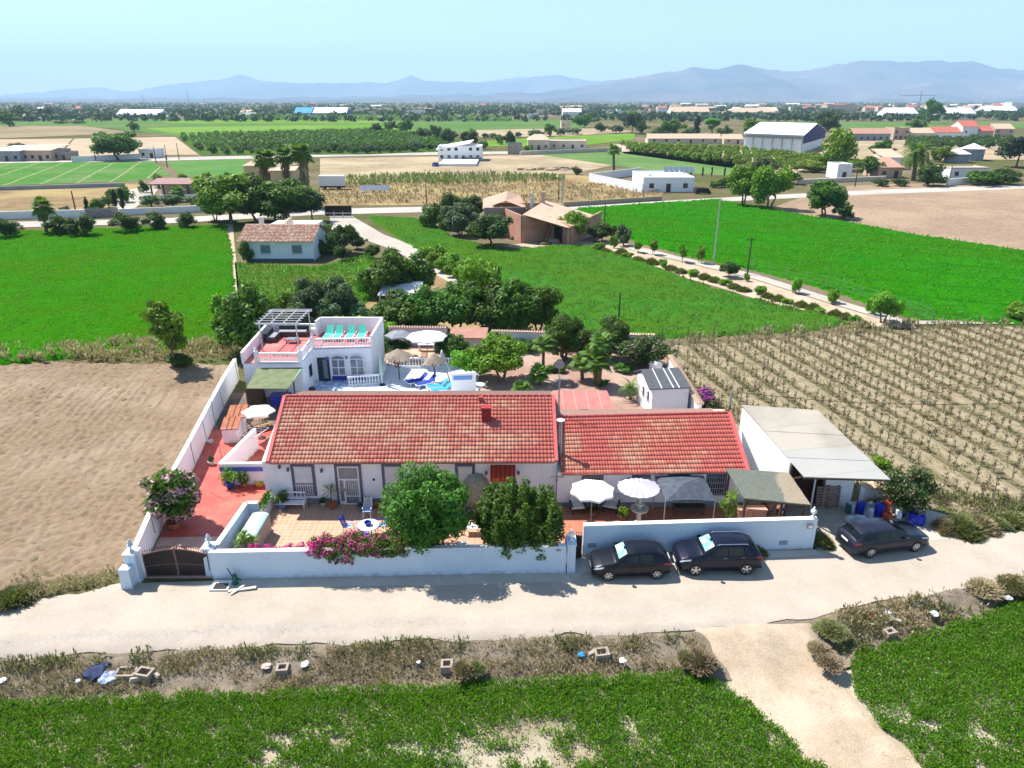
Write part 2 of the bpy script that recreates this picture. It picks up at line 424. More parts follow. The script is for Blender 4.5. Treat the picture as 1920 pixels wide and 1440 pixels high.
def dirt_track():
    n = 40; ys = np.linspace(-5, 26.3, n*3); V = []; 
    for y in ys:
        xl = np.interp(y, [-5, 18.7, 21.9, 24.6, 25.3, 26.3], [19.5, 11.15, 9.45, 8.9, 8.6, 7.6]) + (vnoise(np.array([y*1.3]), np.array([0.]), 5)[0]-.5)*.5
        xr = np.interp(y, [-5, 18.7, 23.0, 24.6, 25.3, 26.6], [27, 15.5, 14.1, 13.7, 13.8, 14.4]) + (vnoise(np.array([y*1.3]), np.array([9.]), 5)[0]-.5)*.5
        for k in range(17):
            x = xl+(xr-xl)*k/16; t = np.clip((rs_y(x)-y)/3.0, 0, 1); t = t*t*(3-2*t)
            z = LOW*t + .03 + (vnoise(np.array([x*1.5]), np.array([y*.6]), 8)[0]-.5)*.07 + .03*math.cos((k-8)/8*math.pi*2)
            if k in (0, 16): z = LOW*t-.12
            V.append((x, y, z if y < rs_y(x)+.1 else min(z, .006)))
    idx = np.arange(len(V)).reshape(-1, 17)
    f = np.stack([idx[:-1, :-1], idx[:-1, 1:], idx[1:, 1:], idx[1:, :-1]], -1).reshape(-1, 4)
    tag(link('dirt_track', np_mesh('dirt_track', np.array(V), f, gm_dirt, True), None), kind='structure')
dirt_track()
for nm, x0, x1, k in (('field_soil', -60, 9.2, -1), ('field_soil', 13.2, 60, 1)):
    P = [(x, float(fe_y(x))+.2) for x in np.linspace(x0, x1, 12)]
    P += [(27.5, -5), (60, -5)][::-1] if k > 0 else [(19.0, -5), (-60, -5)]
    if k > 0: P = P[:12] + [(60, -5), (25, -5), (14.6, 18.7)]
    else: P = P[:12] + [(12.0, 18.7), (21., -5), (-60, -5)]
    strip_poly(nm, P, ground_mat('pale_field_soil', (.36,.30,.21), (.24,.20,.13), (.44,.38,.29), .9, .2, .8, 8.), LOW-.01)

# --- road
RN = [(-300,14.2),(-60,22.5),(-24.2,27.2),(-21.6,28.35),(-19.5,29.2),(-15,29.42),(2.8,29.9),(3.7,30.5),(16.2,32.0),(21,32.6),(28.5,33.75),(60,41.6),(300,101.)]
def road():
    xs = np.concatenate([np.arange(-300, -34, 8.), np.arange(-34, 36, .4), np.arange(36, 300, 8.)])
    N = np.interp(xs, [p[0] for p in RN], [p[1] for p in RN]); S = np.interp(xs, [p[0] for p in RS], [p[1] for p in RS])
    jn = np.where(xs < -19.3, .35, np.where(xs > 16.5, .35, 0.))
    N = N + (fbm(xs*.9, xs*0, 3, 4)-.45)*jn*1.6; S = S + (fbm(xs*.8, xs*0+5, 4, 5)-.45)*.75
    mb = MB()
    for i in range(len(xs)-1):
        mb.quad((xs[i], S[i], .012), (xs[i+1], S[i+1], .012), (xs[i+1], N[i+1], .012), (xs[i], N[i], .012))
        mb.quad((xs[i], S[i], -.12), (xs[i+1], S[i+1], -.12), (xs[i+1], S[i+1], .012), (xs[i], S[i], .012))
    tag(mb.build('road', gm_road), kind='structure')
road()
# bare concrete strip along the front wall and the drive apron
strip_poly('pavement', [(-14.9,28.85),(-4,29.05),(2.9,29.35),(3.8,30.2),(16.3,31.6),(16.3,32.1),(3.66,31.5),(3.0,30.9),(2.77,30.04),(-15.0,29.5)],
           ground_mat('pale_cement', (.52,.46,.39), (.45,.40,.33), (.55,.50,.43), 1., .3, .2, 12.), .018)

# --- heightfield crop
def crop(name, poly, cell, h, amp, m, z0=0., seed=0, ns=1.6, label=None, kind='stuff', lab2=None, edge=.5):
    xs = [p[0] for p in poly]; ys = [p[1] for p in poly]
    X, Y = np.meshgrid(np.arange(min(xs)-cell, max(xs)+2*cell, cell), np.arange(min(ys)-cell, max(ys)+2*cell, cell), indexing='ij')
    X = X + (vnoise(X*7.1, Y*7.3, seed+1)-.5)*cell*.8; Y = Y + (vnoise(X*6.7, Y*7.9, seed+2)-.5)*cell*.8
    jx = X + (fbm(X*.7, Y*.7, 3, seed+3)-.45)*edge*2; jy = Y + (fbm(X*.7, Y*.7, 3, seed+4)-.45)*edge*2
    I = inpoly(jx, jy, poly)
    Z = np.where(I, z0 + h + amp*(fbm(X*ns, Y*ns, 3, seed)-.45)*2 + amp*.9*(vnoise(X/cell*.93, Y/cell*.93, seed+9)-.5), z0-.05)
    idx = np.arange(X.size).reshape(X.shape)
    keep = I[:-1, :-1] | I[1:, :-1] | I[1:, 1:] | I[:-1, 1:]
    f = np.stack([idx[:-1, :-1], idx[1:, :-1], idx[1:, 1:], idx[:-1, 1:]], -1)[keep]
    u, inv = np.unique(f, return_inverse=True)
    v = np.stack([X.ravel()[u], Y.ravel()[u], Z.ravel()[u]], -1)
    me = np_mesh(name, v, inv.reshape(f.shape), m, False)
    o = link(name, me, None); return tag(o, label, lab2, None, kind)

leftfield = [at(-40,438), at(120,432), at(300,428), at(422,423), at(433,470), at(438,560), at(436,648), at(330,655), at(160,668), at(-40,690)]
crop('crop_field', leftfield, .42, .30, .16, gm_crop1, .0, 1, .9)
midfield = [at(690,406), at(800,412), at(850,448), at(905,460), at(960,470), at(1045,462), at(1110,462), at(1180,484), at(1300,530),
            at(1400,560), at(1540,590), at(1600,610), at(1500,622), at(1280,632), at(1180,632), at(1040,628), at(1000,560), at(880,520), at(760,455)]
crop('crop_field', midfield, .42, .28, .20, gm_crop2, .0, 2, .8)
rightfield = [at(1080,392), at(1200,384), at(1345,375), at(1480,400), at(1590,418), at(1720,442), at(1830,458), at(2000,484), at(2000,606), at(1860,607),
              at(1740,602), at(1680,585), at(1560,545), at(1420,507), at(1300,482), at(1200,455), at(1120,425)]
crop('crop_field', rightfield, .6, .30, .15, gm_crop3, .0, 3, .6)

# --- ploughed field on the left (furrows along the yard wall, headland across)
def plough():
    poly = [(-25.0,29.0),(-19.6,30.2),(-23.3,52.),(-24.6,60.5),(-47,61.5),(-62,60.),(-60,22.),(-34,25.6)]
    cell = .14; X, Y = np.meshgrid(np.arange(-56, -19, cell), np.arange(22, 62, cell), indexing='ij')
    I = inpoly(X+(fbm(X, Y, 3, 1)-.45)*.8, Y+(fbm(X, Y, 3, 2)-.45)*.8, poly)
    d = X*.985 + Y*.172
    head = np.clip((Y-56.5-(fbm(X*.3, Y*.3, 2, 3)-.5)*2)/1.0, 0, 1)
    fur = np.sin(d*2*np.pi/.62 + (fbm(X*.10, Y*.05, 2, 7)-.5)*5)*(1-head) + np.sin(Y*2*np.pi/.9)*head
    A = .016 + .030*np.clip(fbm(X*.12, Y*.12, 3, 6)*2.2-.9, 0, 1)
    clod = (vnoise(X*5.2, Y*5.2, 15)-.5)*.17*(.3+1.5*fbm(X*.3, Y*.3, 2, 16)) + (vnoise(d*3.3, (Y-X*.17)*1.1, 17)-.5)*.10 + (fbm(X*1.6, Y*1.6, 3, 5)-.45)*(.10+.30*np.clip((34-Y)/8, 0, 1)*np.clip((X+40)/20, 0, 1))
    Z = np.where(I, .05 + A*fur + clod, -.06)
    idx = np.arange(X.size).reshape(X.shape)
    keep = I[:-1, :-1] | I[1:, :-1] | I[1:, 1:] | I[:-1, 1:]
    f = np.stack([idx[:-1, :-1], idx[1:, :-1], idx[1:, 1:], idx[:-1, 1:]], -1)[keep]; u, inv = np.unique(f, return_inverse=True)
    me = np_mesh('ploughed_field', np.stack([X.ravel()[u], Y.ravel()[u], Z.ravel()[u]], -1), inv.reshape(f.shape), gm_plough, False)
    tag(link('ploughed_field', me, None), kind='structure')
plough()
# --- vineyard soil with low ridges
VY = [at(1262,650), at(1560,628), at(1760,616), at(1990,612), (64,74), (62,44), (46,38.8), (29.5,35.7), (21.5,36.9), (19.6,42.5), (14.1,46.), (13.6,55), (14.5,64)]
def vsoil():
    cell = .22; X, Y = np.meshgrid(np.arange(12, 66, cell), np.arange(33, 78, cell), indexing='ij')
    I = inpoly(X+(fbm(X, Y, 3, 1)-.45)*.7, Y+(fbm(X, Y, 3, 2)-.45)*.7, VY)
    d = (X*.978 + Y*.21)/2.05
    Z = np.where(I, .06 - .06*np.cos(d*2*np.pi) + (fbm(X*1.8, Y*1.8, 4, 5)-.47)*.24, -.06)
    idx = np.arange(X.size).reshape(X.shape)
    keep = I[:-1, :-1] | I[1:, :-1] | I[1:, 1:] | I[:-1, 1:]
    f = np.stack([idx[:-1, :-1], idx[1:, :-1], idx[1:, 1:], idx[:-1, 1:]], -1)[keep]; u, inv = np.unique(f, return_inverse=True)
    me = np_mesh('vineyard_soil', np.stack([X.ravel()[u], Y.ravel()[u], Z.ravel()[u]], -1), inv.reshape(f.shape), gm_vine, False)
    tag(link('vineyard_soil', me, None), kind='structure')
vsoil()

# --- floors of the yard
def tiles_mat(name, c1, c2, grout, size=.33, mort=.012, rough=.6, worn=None):
    t = NT(name); P = t.pos('world')
    br = t.n('TexBrick'); br.offset = 0; br.squash = 1
    t.set(br, 'Vector', P); t.set(br, 'Color1', c1); t.set(br, 'Color2', c2); t.set(br, 'Mortar', grout)
    t.set(br, 'Scale', 1.0); t.set(br, 'Mortar Size', mort); t.set(br, 'Brick Width', size); t.set(br, 'Row Height', size); t.set(br, 'Bias', 0.)
    c = br.outputs[0]
    if worn: c = t.mix(t.ramp(t.noise(P, .5, 4), [(.42, 0.), (.6, 1.)]), c, worn, 'MIX') if False else t.mix(t.math('MULTIPLY', t.ramp(t.noise(P, .6, 5), [(.4, 0.), (.65, 1.)]), .5), c, worn)
    c = t.mix(1., c, t.ramp(t.noise(P, 12, 3), [(.3, .88), (.7, 1.1)]), 'MULTIPLY')
    return t.done(c, rough, 0, .3)
m_patio = tiles_mat('terracotta_tiles', (.47,.23,.14), (.53,.29,.18), (.58,.40,.29), .31, .018, .6, (.58,.36,.25))
m_patio_r = tiles_mat('deep_terracotta_tiles', (.38,.13,.07), (.44,.165,.095), (.42,.22,.15), .31, .015)
m_apron = tiles_mat('pink_tiles', (.54,.31,.23), (.60,.37,.28), (.52,.38,.31), .5, .02)
m_blue_tile = tiles_mat('blue_white_tiles', (.16,.30,.55), (.75,.80,.86), (.8,.82,.85), .35, .01)
m_pooldeck = tiles_mat('white_deck_tiles', (.78,.80,.82), (.72,.75,.78), (.62,.66,.72), .4, .01)
m_redfloor = mat('red_painted_floor', (.50,.075,.055), (.43,.06,.05), 1.2, .55, .15, 20, c3=(.55,.13,.09), s3=.5, space='world')
m_redroof = mat('terrace_red_floor', (.52,.13,.12), (.45,.10,.10), 1.2, .6, c3=(.58,.2,.17), s3=.6, space='world')
m_gravel = ground_mat('reddish_gravel', (.38,.24,.185), (.30,.19,.15), (.42,.30,.24), 1.5, .25, .7, 20., fine=16.)
def floor(name, pts, m, z): return strip_poly(name, pts, m, z)
floor('patio', [(-14.6,29.7),(2.8,30.1),(2.8,36.68),(-14.55,36.68)], m_patio, .03)
floor('patio', [(2.8,31.4),(16.1,32.1),(15.6,36.45),(2.8,36.45)], m_patio_r, .034)
floor('driveway', [(-18.75,29.6),(-14.9,29.6),(-14.9,33.35),(-19.4,33.2)], m_apron, .026)
floor('driveway', [(-19.4,33.2),(-14.6,33.36),(-14.5,36.7),(-14.5,47.),(-22.3,47.),(-22.2,44)], m_redfloor, .03)
floor('pool_deck', [(-16.8,47),(-2.9,47),(-2.9,60.5),(-16.8,60.5)], m_pooldeck, .03)
floor('blue_tiled_floor', [(-16.6,50),(-14.3,50),(-13.7,56.9),(-16.6,56.9)], m_blue_tile, .036)
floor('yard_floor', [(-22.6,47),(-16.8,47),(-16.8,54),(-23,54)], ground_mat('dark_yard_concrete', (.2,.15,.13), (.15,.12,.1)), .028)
floor('garden_ground', [(-12,60.5),(-2.9,60.5),(-2.9,42),(13.4,42),(13.4,56),(14.6,63),(4,64.4),(-12,66.3)], m_gravel, .022)
floor('garden_paving', [(-12,60.6),(-4.0,60.6),(-4.4,65.4),(-12,65.7)], tiles_mat('peach_tiles', (.6,.33,.22), (.64,.38,.27), (.6,.42,.32), .4, .02), .03)
floor('shed_yard', [(16.4,31.9),(21.3,32.4),(28,33.6),(24.2,36.3),(19.5,37.2),(19.5,42),(14.9,42)], ground_mat('grey_gravel_yard', (.50,.44,.36), (.38,.33,.26), (.56,.5,.42), 1., .4, .8, 14., fine=20.), .004)

# --- mid and far setting (flat fields and lanes)
pxpoly('garden_lawn', [(440,492),(600,500),(700,470),(700,560),(640,600),(450,600)], gm_grass, .02)
pxpoly('olive_garden_ground', [(560,520),(840,500),(880,520),(1010,600),(1020,640),(560,640),(440,600)], gm_dryw, .012)
pxpoly('gravel_drive', [(618,405),(660,405),(720,440),(800,470),(880,520),(860,532),(840,528),(740,470),(690,452),(620,430)], gm_conc, .03)
pxpoly('side_path', [(418,420),(436,420),(447,530),(458,545),(452,600),(440,600),(436,500)], gm_dirt, .02)
pxpoly('earth_bank', [(1100,458),(1145,450),(1230,470),(1330,497),(1420,520),(1560,560),(1700,600),(1720,616),(1620,612),(1480,580),(1350,540),(1230,505),(1150,478)], gm_dirt, .02)
pxpoly('weedy_bank', [(1110,464),(1180,482),(1350,545),(1480,585),(1620,614),(1560,612),(1400,575),(1290,540),(1180,492)], gm_dryw, .03)
pxpoly('concrete_channel', [(1178,462),(1300,488),(1420,516),(1560,560),(1700,603),(1920,602),(1920,608),(1690,610),(1550,568),(1410,523),(1290,494),(1178,468)], gm_conc, .10)
pxpoly('farm_yard', [(940,462),(1010,452),(1110,452),(1120,466),(1000,468)], gm_dirt, .03)
pxpoly('lane', [(-60,418),(120,414),(300,410),(440,402),(600,392),(800,388),(1090,386),(1330,372),(1600,358),(1920,346),(2000,344),(2000,352),(1920,354),(1600,366),(1330,380),(1090,392),(800,398),(600,403),(440,412),(300,420),(120,424),(-60,430)], gm_farrd, .04)
pxpoly('dry_field', [(-60,350),(240,345),(300,350),(250,395),(-60,405)], gm_dryw, .03)
pxpoly('house_drive', [(245,355),(300,350),(290,365),(245,395),(205,396)], gm_conc, .06)
pxpoly('row_crop_field', [(-60,305),(285,301),(320,328),(250,340),(-60,350)], gm_rowc, .05)
pxpoly('row_crop_field', [(312,303),(460,298),(470,318),(440,335),(340,332)], gm_rowd, .05)
pxpoly('far_lane', [(-60,300),(300,296),(700,287),(960,284),(1200,276),(1200,279),(960,289),(700,292),(300,302),(-60,307)], gm_farrd, .08)
pxpoly('tilled_field', [(-60,262),(136,260),(110,290),(-60,292)], gm_tan, .06)
pxpoly('tilled_field', [(140,260),(328,257),(372,290),(110,294)], gm_tan, .06)
pxpoly('bare_plot', [(600,297),(1050,290),(1150,310),(1075,326),(650,332),(600,330)], gm_dry, .05)
pxpoly('weedy_plot', [(600,332),(1080,328),(1260,345),(1240,368),(1090,384),(600,386)], gm_dryw, .045)
pxpoly('pale_field', [(1010,290),(1190,284),(1400,300),(1370,330),(1230,322)], gm_pale, .06)
pxpoly('pale_field', [(600,285),(840,278),(860,284),(690,289)], gm_pale, .07)
pxpoly('far_field', [(-60,226),(300,222),(700,222),(1100,225),(1100,246),(700,250),(330,256),(200,240),(-60,238)], gm_midg, .1)
pxpoly('far_field', [(270,240),(760,232),(780,248),(340,254)], gm_yell, .15)
pxpoly('far_field', [(300,226),(760,224),(700,231),(320,232)], gm_yell, .15)
pxpoly('far_field', [(900,265),(1060,256),(1190,250),(1190,262),(1080,275),(920,275)], gm_yell, .15)
pxpoly('fallow_field', [(-60,236),(150,236),(260,250),(-60,262)], ground_mat('fallow', (.26,.2,.14), (.2,.17,.09), (.3,.23,.15), .05, .01, .3, 1., fine=.7), .14)
pxpoly('bare_field', [(890,244),(1130,240),(1190,247),(1060,256),(900,258)], gm_dry, .16)
pxpoly('tilled_field', [(1440,392),(1560,350),(1700,344),(1940,346),(2000,350),(2000,482),(1830,457),(1720,441),(1590,417)], gm_brown, .03)
pxpoly('far_field', [(1400,228),(1960,230),(1960,240),(1400,242)], gm_midg, .16)
pxpoly('bare_field', [(1480,268),(1720,262),(1960,262),(1960,300),(1700,300),(1500,300)], gm_dry, .12)
pxpoly('orchard_ground', [(1150,270),(1390,282),(1550,300),(1480,330),(1170,288)], gm_dirt, .06)
pxpoly('orchard_ground', [(330,254),(700,244),(860,262),(840,284),(690,290),(378,292)], ground_mat('green_orchard_ground', (.05,.11,.02), (.08,.13,.03)), .09)  # dark green ground colour between the left orchard rows
pxpoly('far_field', [(1100,216),(1500,214),(1500,222),(1100,225)], gm_midg, .2)

# --- mountains
def mountains():
    mm = ground_mat('mountain_rock', (.085,.075,.115), (.03,.04,.06), (.15,.12,.14), .0016, .0005, .6, .003, fine=.006)
    S = {
     21000: [(-700,178),(-300,170),(0,178),(100,174),(150,166),(200,162),(255,172),(300,163),(350,156),(420,150),(456,141),(500,151),(560,156),(640,154),(720,158),(860,157),(905,154),(940,148),(975,143),(1000,149),(1050,158),(1200,162),(1400,170),(2000,175),(2500,170)],
     17800: [(-700,182),(0,182),(250,180),(400,172),(470,160),(520,154),(600,157),(680,155),(720,155),(752,152),(764,147),(774,143),(786,147),(800,152),(850,154),(900,156),(960,152),(1010,143),(1040,141),(1080,147),(1110,153),(1150,150),(1190,146),(1300,150),(1500,160),(2600,165)],
     11500: [(-700,184),(500,184),(800,180),(1000,174),(1100,160),(1180,146),(1240,137),(1285,127),(1330,131),(1380,123),(1430,131),(1500,132),(1550,122),(1600,115),(1650,117),(1700,115),(1760,117),(1800,114),(1830,124),(1880,132),(1920,130),(2050,122),(2200,128),(2600,150)],
    }
    for q, (D, pts) in enumerate(S.items()):
        px = np.linspace(-700, 2600, 420); py = np.interp(px, [p[0] for p in pts], [p[1] for p in pts])
        py = py - (fbm(px*.03, px*0+q*7, 4, q)-.47)*8 - (fbm(px*.12, px*0+q*9, 3, q)-.45)*4
        nd = 40; V = []
        for i in range(len(px)):
            x, z = vz(px[i], py[i], D); z = max(z, 15)
            for j in range(nd):
                u = j/(nd-1); y = D - 3300 + 4300*u
                pr = (u/.7)**1.15 if u < .7 else max(0, 1-(u-.7)/.3*1.0)
                V.append([x*y/D if False else x, y, z, pr])
        V = np.array(V); n = fbm(V[:,0]*.0016, V[:,1]*.0010, 6, q*3+1); rid = 1-np.abs(2*vnoise(V[:,0]*.0024+n*2.5, V[:,1]*.0007, q+4)-1)
        Z = V[:,2]*V[:,3]*(1-(1-V[:,3])*.8*(1-rid*.8)) + (n-.47)*V[:,2]*.8*np.clip(V[:,3]*(1-V[:,3])*3, 0, 1)
        v = np.stack([V[:,0], V[:,1], np.maximum(Z, -.02)-.01], -1)
        idx = np.arange(len(v)).reshape(len(px), nd)
        f = np.stack([idx[:-1, :-1], idx[1:, :-1], idx[1:, 1:], idx[:-1, 1:]], -1).reshape(-1, 4)
        tag(link('mountains', np_mesh('mountains', v, f, mm, True), None), kind='structure')
mountains()
# --- the air
def haze():
    mb = MB(); mb.box(-20100, -1600, LOW-1.1, 20100, 22600, 1180)
    t = NT('hazy_air'); t.t.nodes.remove(t.p)
    v = t.n('VolumePrincipled'); t.set(v, 'Color', (.50,.73,.96)); t.set(v, 'Density', 0.000098); t.set(v, 'Anisotropy', .0)
    t.t.links.new(v.outputs[0], t.out.inputs['Volume'])
    tag(mb.build('haze', t.mat), 'pale blue heat haze hanging over the plain', kind='stuff')
haze()
# ============================================================ PLANTS
def leaf_quads(rng, C, RR, n, size, up=.25, elong=1.5, shell=.3, flat=1.0, droop=0.):
    """n leaf-sized diamonds spread through the clumps (C centres, RR radii)"""
    p = RR**2; p = p/p.sum(); k = rng.choice(len(C), n, p=p)
    d = rng.normal(size=(n, 3)); d /= np.linalg.norm(d, axis=1)[:, None]
    r = RR[k]*(rng.random(n)**shell); pos = C[k] + d*r[:, None]*np.array([1, 1, flat])
    nrm = d + rng.normal(size=(n, 3))*.55 + np.array([0, 0, up]); nrm /= np.linalg.norm(nrm, axis=1)[:, None]
    a = np.cross(nrm, rng.normal(size=(n, 3))); a[:, 2] -= droop; a /= np.linalg.norm(a, axis=1)[:, None]
    b = np.cross(nrm, a); s = size*(.65+.7*rng.random(n))[:, None]
    V = np.stack([pos+a*s*elong*.5, pos+b*s*.36+a*s*.05, pos-a*s*elong*.5, pos-b*s*.36+a*s*.05], 1)
    return V.reshape(-1, 3)
def crown_mesh(name, seed, m, h0, h1, rad, K, cr, n, size, shape='ell', two=None, **kw):
    rng = np.random.default_rng(seed)
    d = rng.normal(size=(K, 3)); d /= np.linalg.norm(d, axis=1)[:, None]
    rr = rng.random(K)**.38
    hc, hh = (h0+h1)/2, (h1-h0)/2
    C = d*rr[:, None]*np.array([rad-cr*.7, rad-cr*.7, hh-cr*.6])
    if shape == 'cone': C[:, :2] *= (1-.75*(C[:, 2:3]+hh)/(2*hh))
    if shape == 'dome': C[:, 2] = np.abs(C[:, 2])*1.7-hh*.8
    if shape == 'irr':
        C[:, 0] *= 1+.25*np.sin(C[:, 2]*3+seed); C += rng.normal(size=C.shape)*rad*.10
    C[:, 2] += hc
    RR = cr*(.6+.75*rng.random(K))
    V = leaf_quads(rng, C, RR, n, size, **kw)
    V[:, 2] = np.maximum(V[:, 2], .03)
    f = np.arange(len(V)).reshape(-1, 4)
    me = np_mesh(name, V, f, m)
    if two:  # blossoms: share of the leaves carry the second material
        me.materials.append(two[0]); mi = np.zeros(len(f), np.int32)
        z = V.reshape(-1, 4, 3)[:, 0]; q = (rng.random(len(f)) < two[1]) & (vnoise(z[:, 0]*2.2+9, z[:, 2]*2.2+z[:, 1], 3) > two[2])
        mi[q] = 1; me.polygons.foreach_set('material_index', mi)
    return me, C
def trunk_mesh(name, m, r, h, C, nb=5, seed=0, forks=1):
    rng = random.Random(seed); mb = MB()
    for q in range(forks):
        ox = rng.uniform(-.1, .1)*(forks > 1)*2; oy = rng.uniform(-.1, .1)*(forks > 1)*2
        top = (ox*2.5+rng.uniform(-.08, .08)*h, oy*2.5+rng.uniform(-.08, .08)*h, h)
        mb.tube([(ox, oy, -.05), (ox*1.5+rng.uniform(-.05, .05), oy*1.5, h*.5), top], [r*1.25, r*.9, r*.7], 7)
        for i in range(nb):
            c = C[rng.randrange(len(C))]; mid = ((top[0]+c[0])/2+rng.uniform(-.1, .1), (top[1]+c[1])/2, (top[2]+c[2])/2-.05*h)
            mb.tube([top, mid, tuple(c)], [r*.6, r*.4, r*.15], 5)
    return mb
m_bark = mat('bark', (.11,.08,.055), (.16,.12,.09), 6, .9, .4, 20)
m_barkp = mat('palm_bark', (.16,.11,.07), (.10,.07,.045), 9, .9, .6, 14)
LM = {
 'mulberry': leafmat('mulberry_leaves', (.020,.08,.005), (.075,.205,.012), (.22,.40,.04)),
 'ficus': leafmat('ficus_leaves', (.016,.065,.004), (.075,.21,.010), (.26,.44,.04)),
 'bright': leafmat('citrus_leaves', (.06,.18,.006), (.18,.38,.015), (.34,.55,.03)),
 'green': leafmat('broad_leaves', (.020,.070,.006), (.085,.20,.014), (.25,.40,.04)),
 'dark': leafmat('dark_leaves', (.014,.042,.008), (.042,.105,.014), (.11,.20,.03)),
 'olive': leafmat('olive_leaves', (.045,.09,.035), (.13,.20,.09), (.25,.33,.16)),
 'yellow': leafmat('yellowish_leaves', (.08,.15,.010), (.22,.33,.02), (.36,.46,.05)),
 'conifer': leafmat('needles', (.006,.022,.010), (.020,.052,.018), (.045,.09,.03), .1),
 'palm': leafmat('palm_fronds', (.035,.09,.012), (.14,.27,.03), (.32,.47,.08)),
 'drygrass': leafmat('dry_grass', (.26,.19,.10), (.50,.39,.22), (.62,.52,.32)),
 'weed': leafmat('weed_leaves', (.11,.11,.04), (.21,.22,.08), (.36,.34,.16)),
 'brown': leafmat('brown_stems', (.22,.16,.10), (.38,.285,.18), (.50,.40,.26)),
 'vine': leafmat('dry_vine', (.10,.07,.04), (.20,.145,.08), (.20,.21,.07)),
 'crop': leafmat('alfalfa_leaves', (.040,.17,.002), (.14,.40,.004), (.38,.60,.03), .42, .02),
 'reed': leafmat('reed_leaves', (.12,.19,.05), (.22,.31,.10), (.38,.40,.18)),
}
m_pink = mat('pink_blossom', (.62,.28,.33), (.70,.42,.45), 4, .6)
m_magenta = mat('magenta_blossom', (.42,.012,.13), (.55,.03,.24), 4, .6)
m_purple = mat('purple_blossom', (.30,.015,.26), (.42,.04,.34), 4, .6)
m_whitebl = mat('white_blossom', (.7,.68,.62), (.6,.6,.5), 4, .6)

# prototypes: (crown mesh, trunk mesh, width, height)
PR = {}
ROUND = None
def proto(key, name_m, h, rad, h0, K, cr, n, size, tr=.09, seed=1, shape='ell', nv=2, forks=1, **kw):
    for i in range(nv):
        cm, C = crown_mesh('crown', seed*10+i, LM[name_m], h0, h, rad, K, cr, n, size, shape, **kw)
        tb = trunk_mesh('trunk', m_bark, tr, max(h0*1.15, .25), C, 5, seed+i, forks)
        me = bpy.data.meshes.new('trunk'); me.from_pydata(tb.v, [], tb.f); me.materials.append(m_bark)
        PR[(key, i)] = (cm, me, rad*2, h)
_tc = [0]
def tree(key, name, label, cat, x, y, wid=None, hgt=None, group=None, v=None, z=0, rz=None):
    _tc[0] += 1; rng = random.Random(_tc[0]*17)
    nv = len([k for k in PR if k[0] == key]); v = (_tc[0] if v is None else v) % nv
    cm, tm, w0, h0 = PR[(key, v)]
    t = thing(name, label, cat, (x, y, z), rng.uniform(0, 6.28) if rz is None else rz, group)
    sw = (wid or w0)/w0; t.scale = (sw, sw, (hgt or h0)/h0)
    link('crown', cm, None, t)
    if tm: link('trunk', tm, None, t)
    return t
def ptree(key, name, label, cat, px, pyb, pyt, wpx, group=None, **k):
    """a tree standing at photo point (px,pyb) whose top is seen at pyt and whose crown is wpx wide"""
    x, y = at(px, pyb); wd = wpx*depth(x, y)/FOC
    low = key in ('shrub', 'shrubb', 'weedbush', 'drybush', 'fshrub', 'fshrubd', 'dark', 'olive', 'mastic', 'magenta')
    if low: y += wd*.22; x = x*(y/(y-wd*.22))
    h = vz(px, pyt, y+wd*(.20 if low else .12))[1]
    return tree(key, name, label, cat, x, y, wd, max(h, .3), group, **k)
# near, detailed
proto('mulberry', 'mulberry', 5.2, 2.35, .7, 85, .58, 26000, .125, .12, 1, 'ell', 1, 1, up=.45)
def ficus_crown():
    rng = np.random.default_rng(5); C = []; RRs = []
    for i in range(150):     # upright leafy columns packed into a dome
        d = rng.normal(size=3); d /= np.linalg.norm(d); d[2] = d[2]*.9
        c = d*np.array([1.95, 1.95, 1.85])*(rng.random()**.2) + np.array([0, 0, 2.5])
        hh = .55+.35*rng.random()
        for q in range(4): C.append(c+np.array([0, 0, (q-1.2)*hh*.42])); RRs.append(.24*(1-.16*q)+.05)
    V = leaf_quads(rng, np.array(C), np.array(RRs), 30000, .11, up=.35, shell=.25, elong=1.3)
    V[:, 2] = np.maximum(V[:, 2], .5)
    me = np_mesh('crown', V, np.arange(len(V)).reshape(-1, 4), LM['ficus']); tb = trunk_mesh('trunk', m_bark, .15, 1.5, C, 8, 3)
    tm = bpy.data.meshes.new('trunk'); tm.from_pydata(tb.v, [], tb.f); tm.materials.append(m_bark)
    PR[('ficus', 0)] = (me, tm, 4.2, 4.75)
ficus_crown()
proto('bright', 'bright', 3.4, 1.7, .8, 34, .5, 6500, .16, .09, 3, 'irr', 2, 2)
proto('broad', 'green', 4.6, 2.1, .7, 42, .62, 7500, .22, .11, 4, 'irr', 3, 2)
proto('dark', 'dark', 3.4, 1.7, .5, 36, .5, 6000, .17, .09, 5, 'ell', 3)
proto('dome', 'green', 3.2, 1.9, 1.0, 40, .42, 6500, .14, .1, 6, 'dome', 2, 2)
proto('olive', 'olive', 3.8, 1.9, .5, 36, .55, 7000, .17, .09, 7, 'irr', 3, 2, elong=2.4)
proto('upright', 'bright', 4.6, 1.2, .9, 22, .45, 2600, .22, .06, 8, 'irr', 2, 2)
proto('round', 'green', 3.6, 2.0, .5, 70, .42, 15000, .13, .12, 21, 'ell', 2, 3, up=.4)
proto('shrub', 'green', 1.5, .95, .1, 20, .32, 2600, .13, .03, 9, 'ell', 3)
proto('shrubb', 'bright', 1.4, .9, .1, 20, .32, 2400, .13, .03, 10, 'ell', 2)
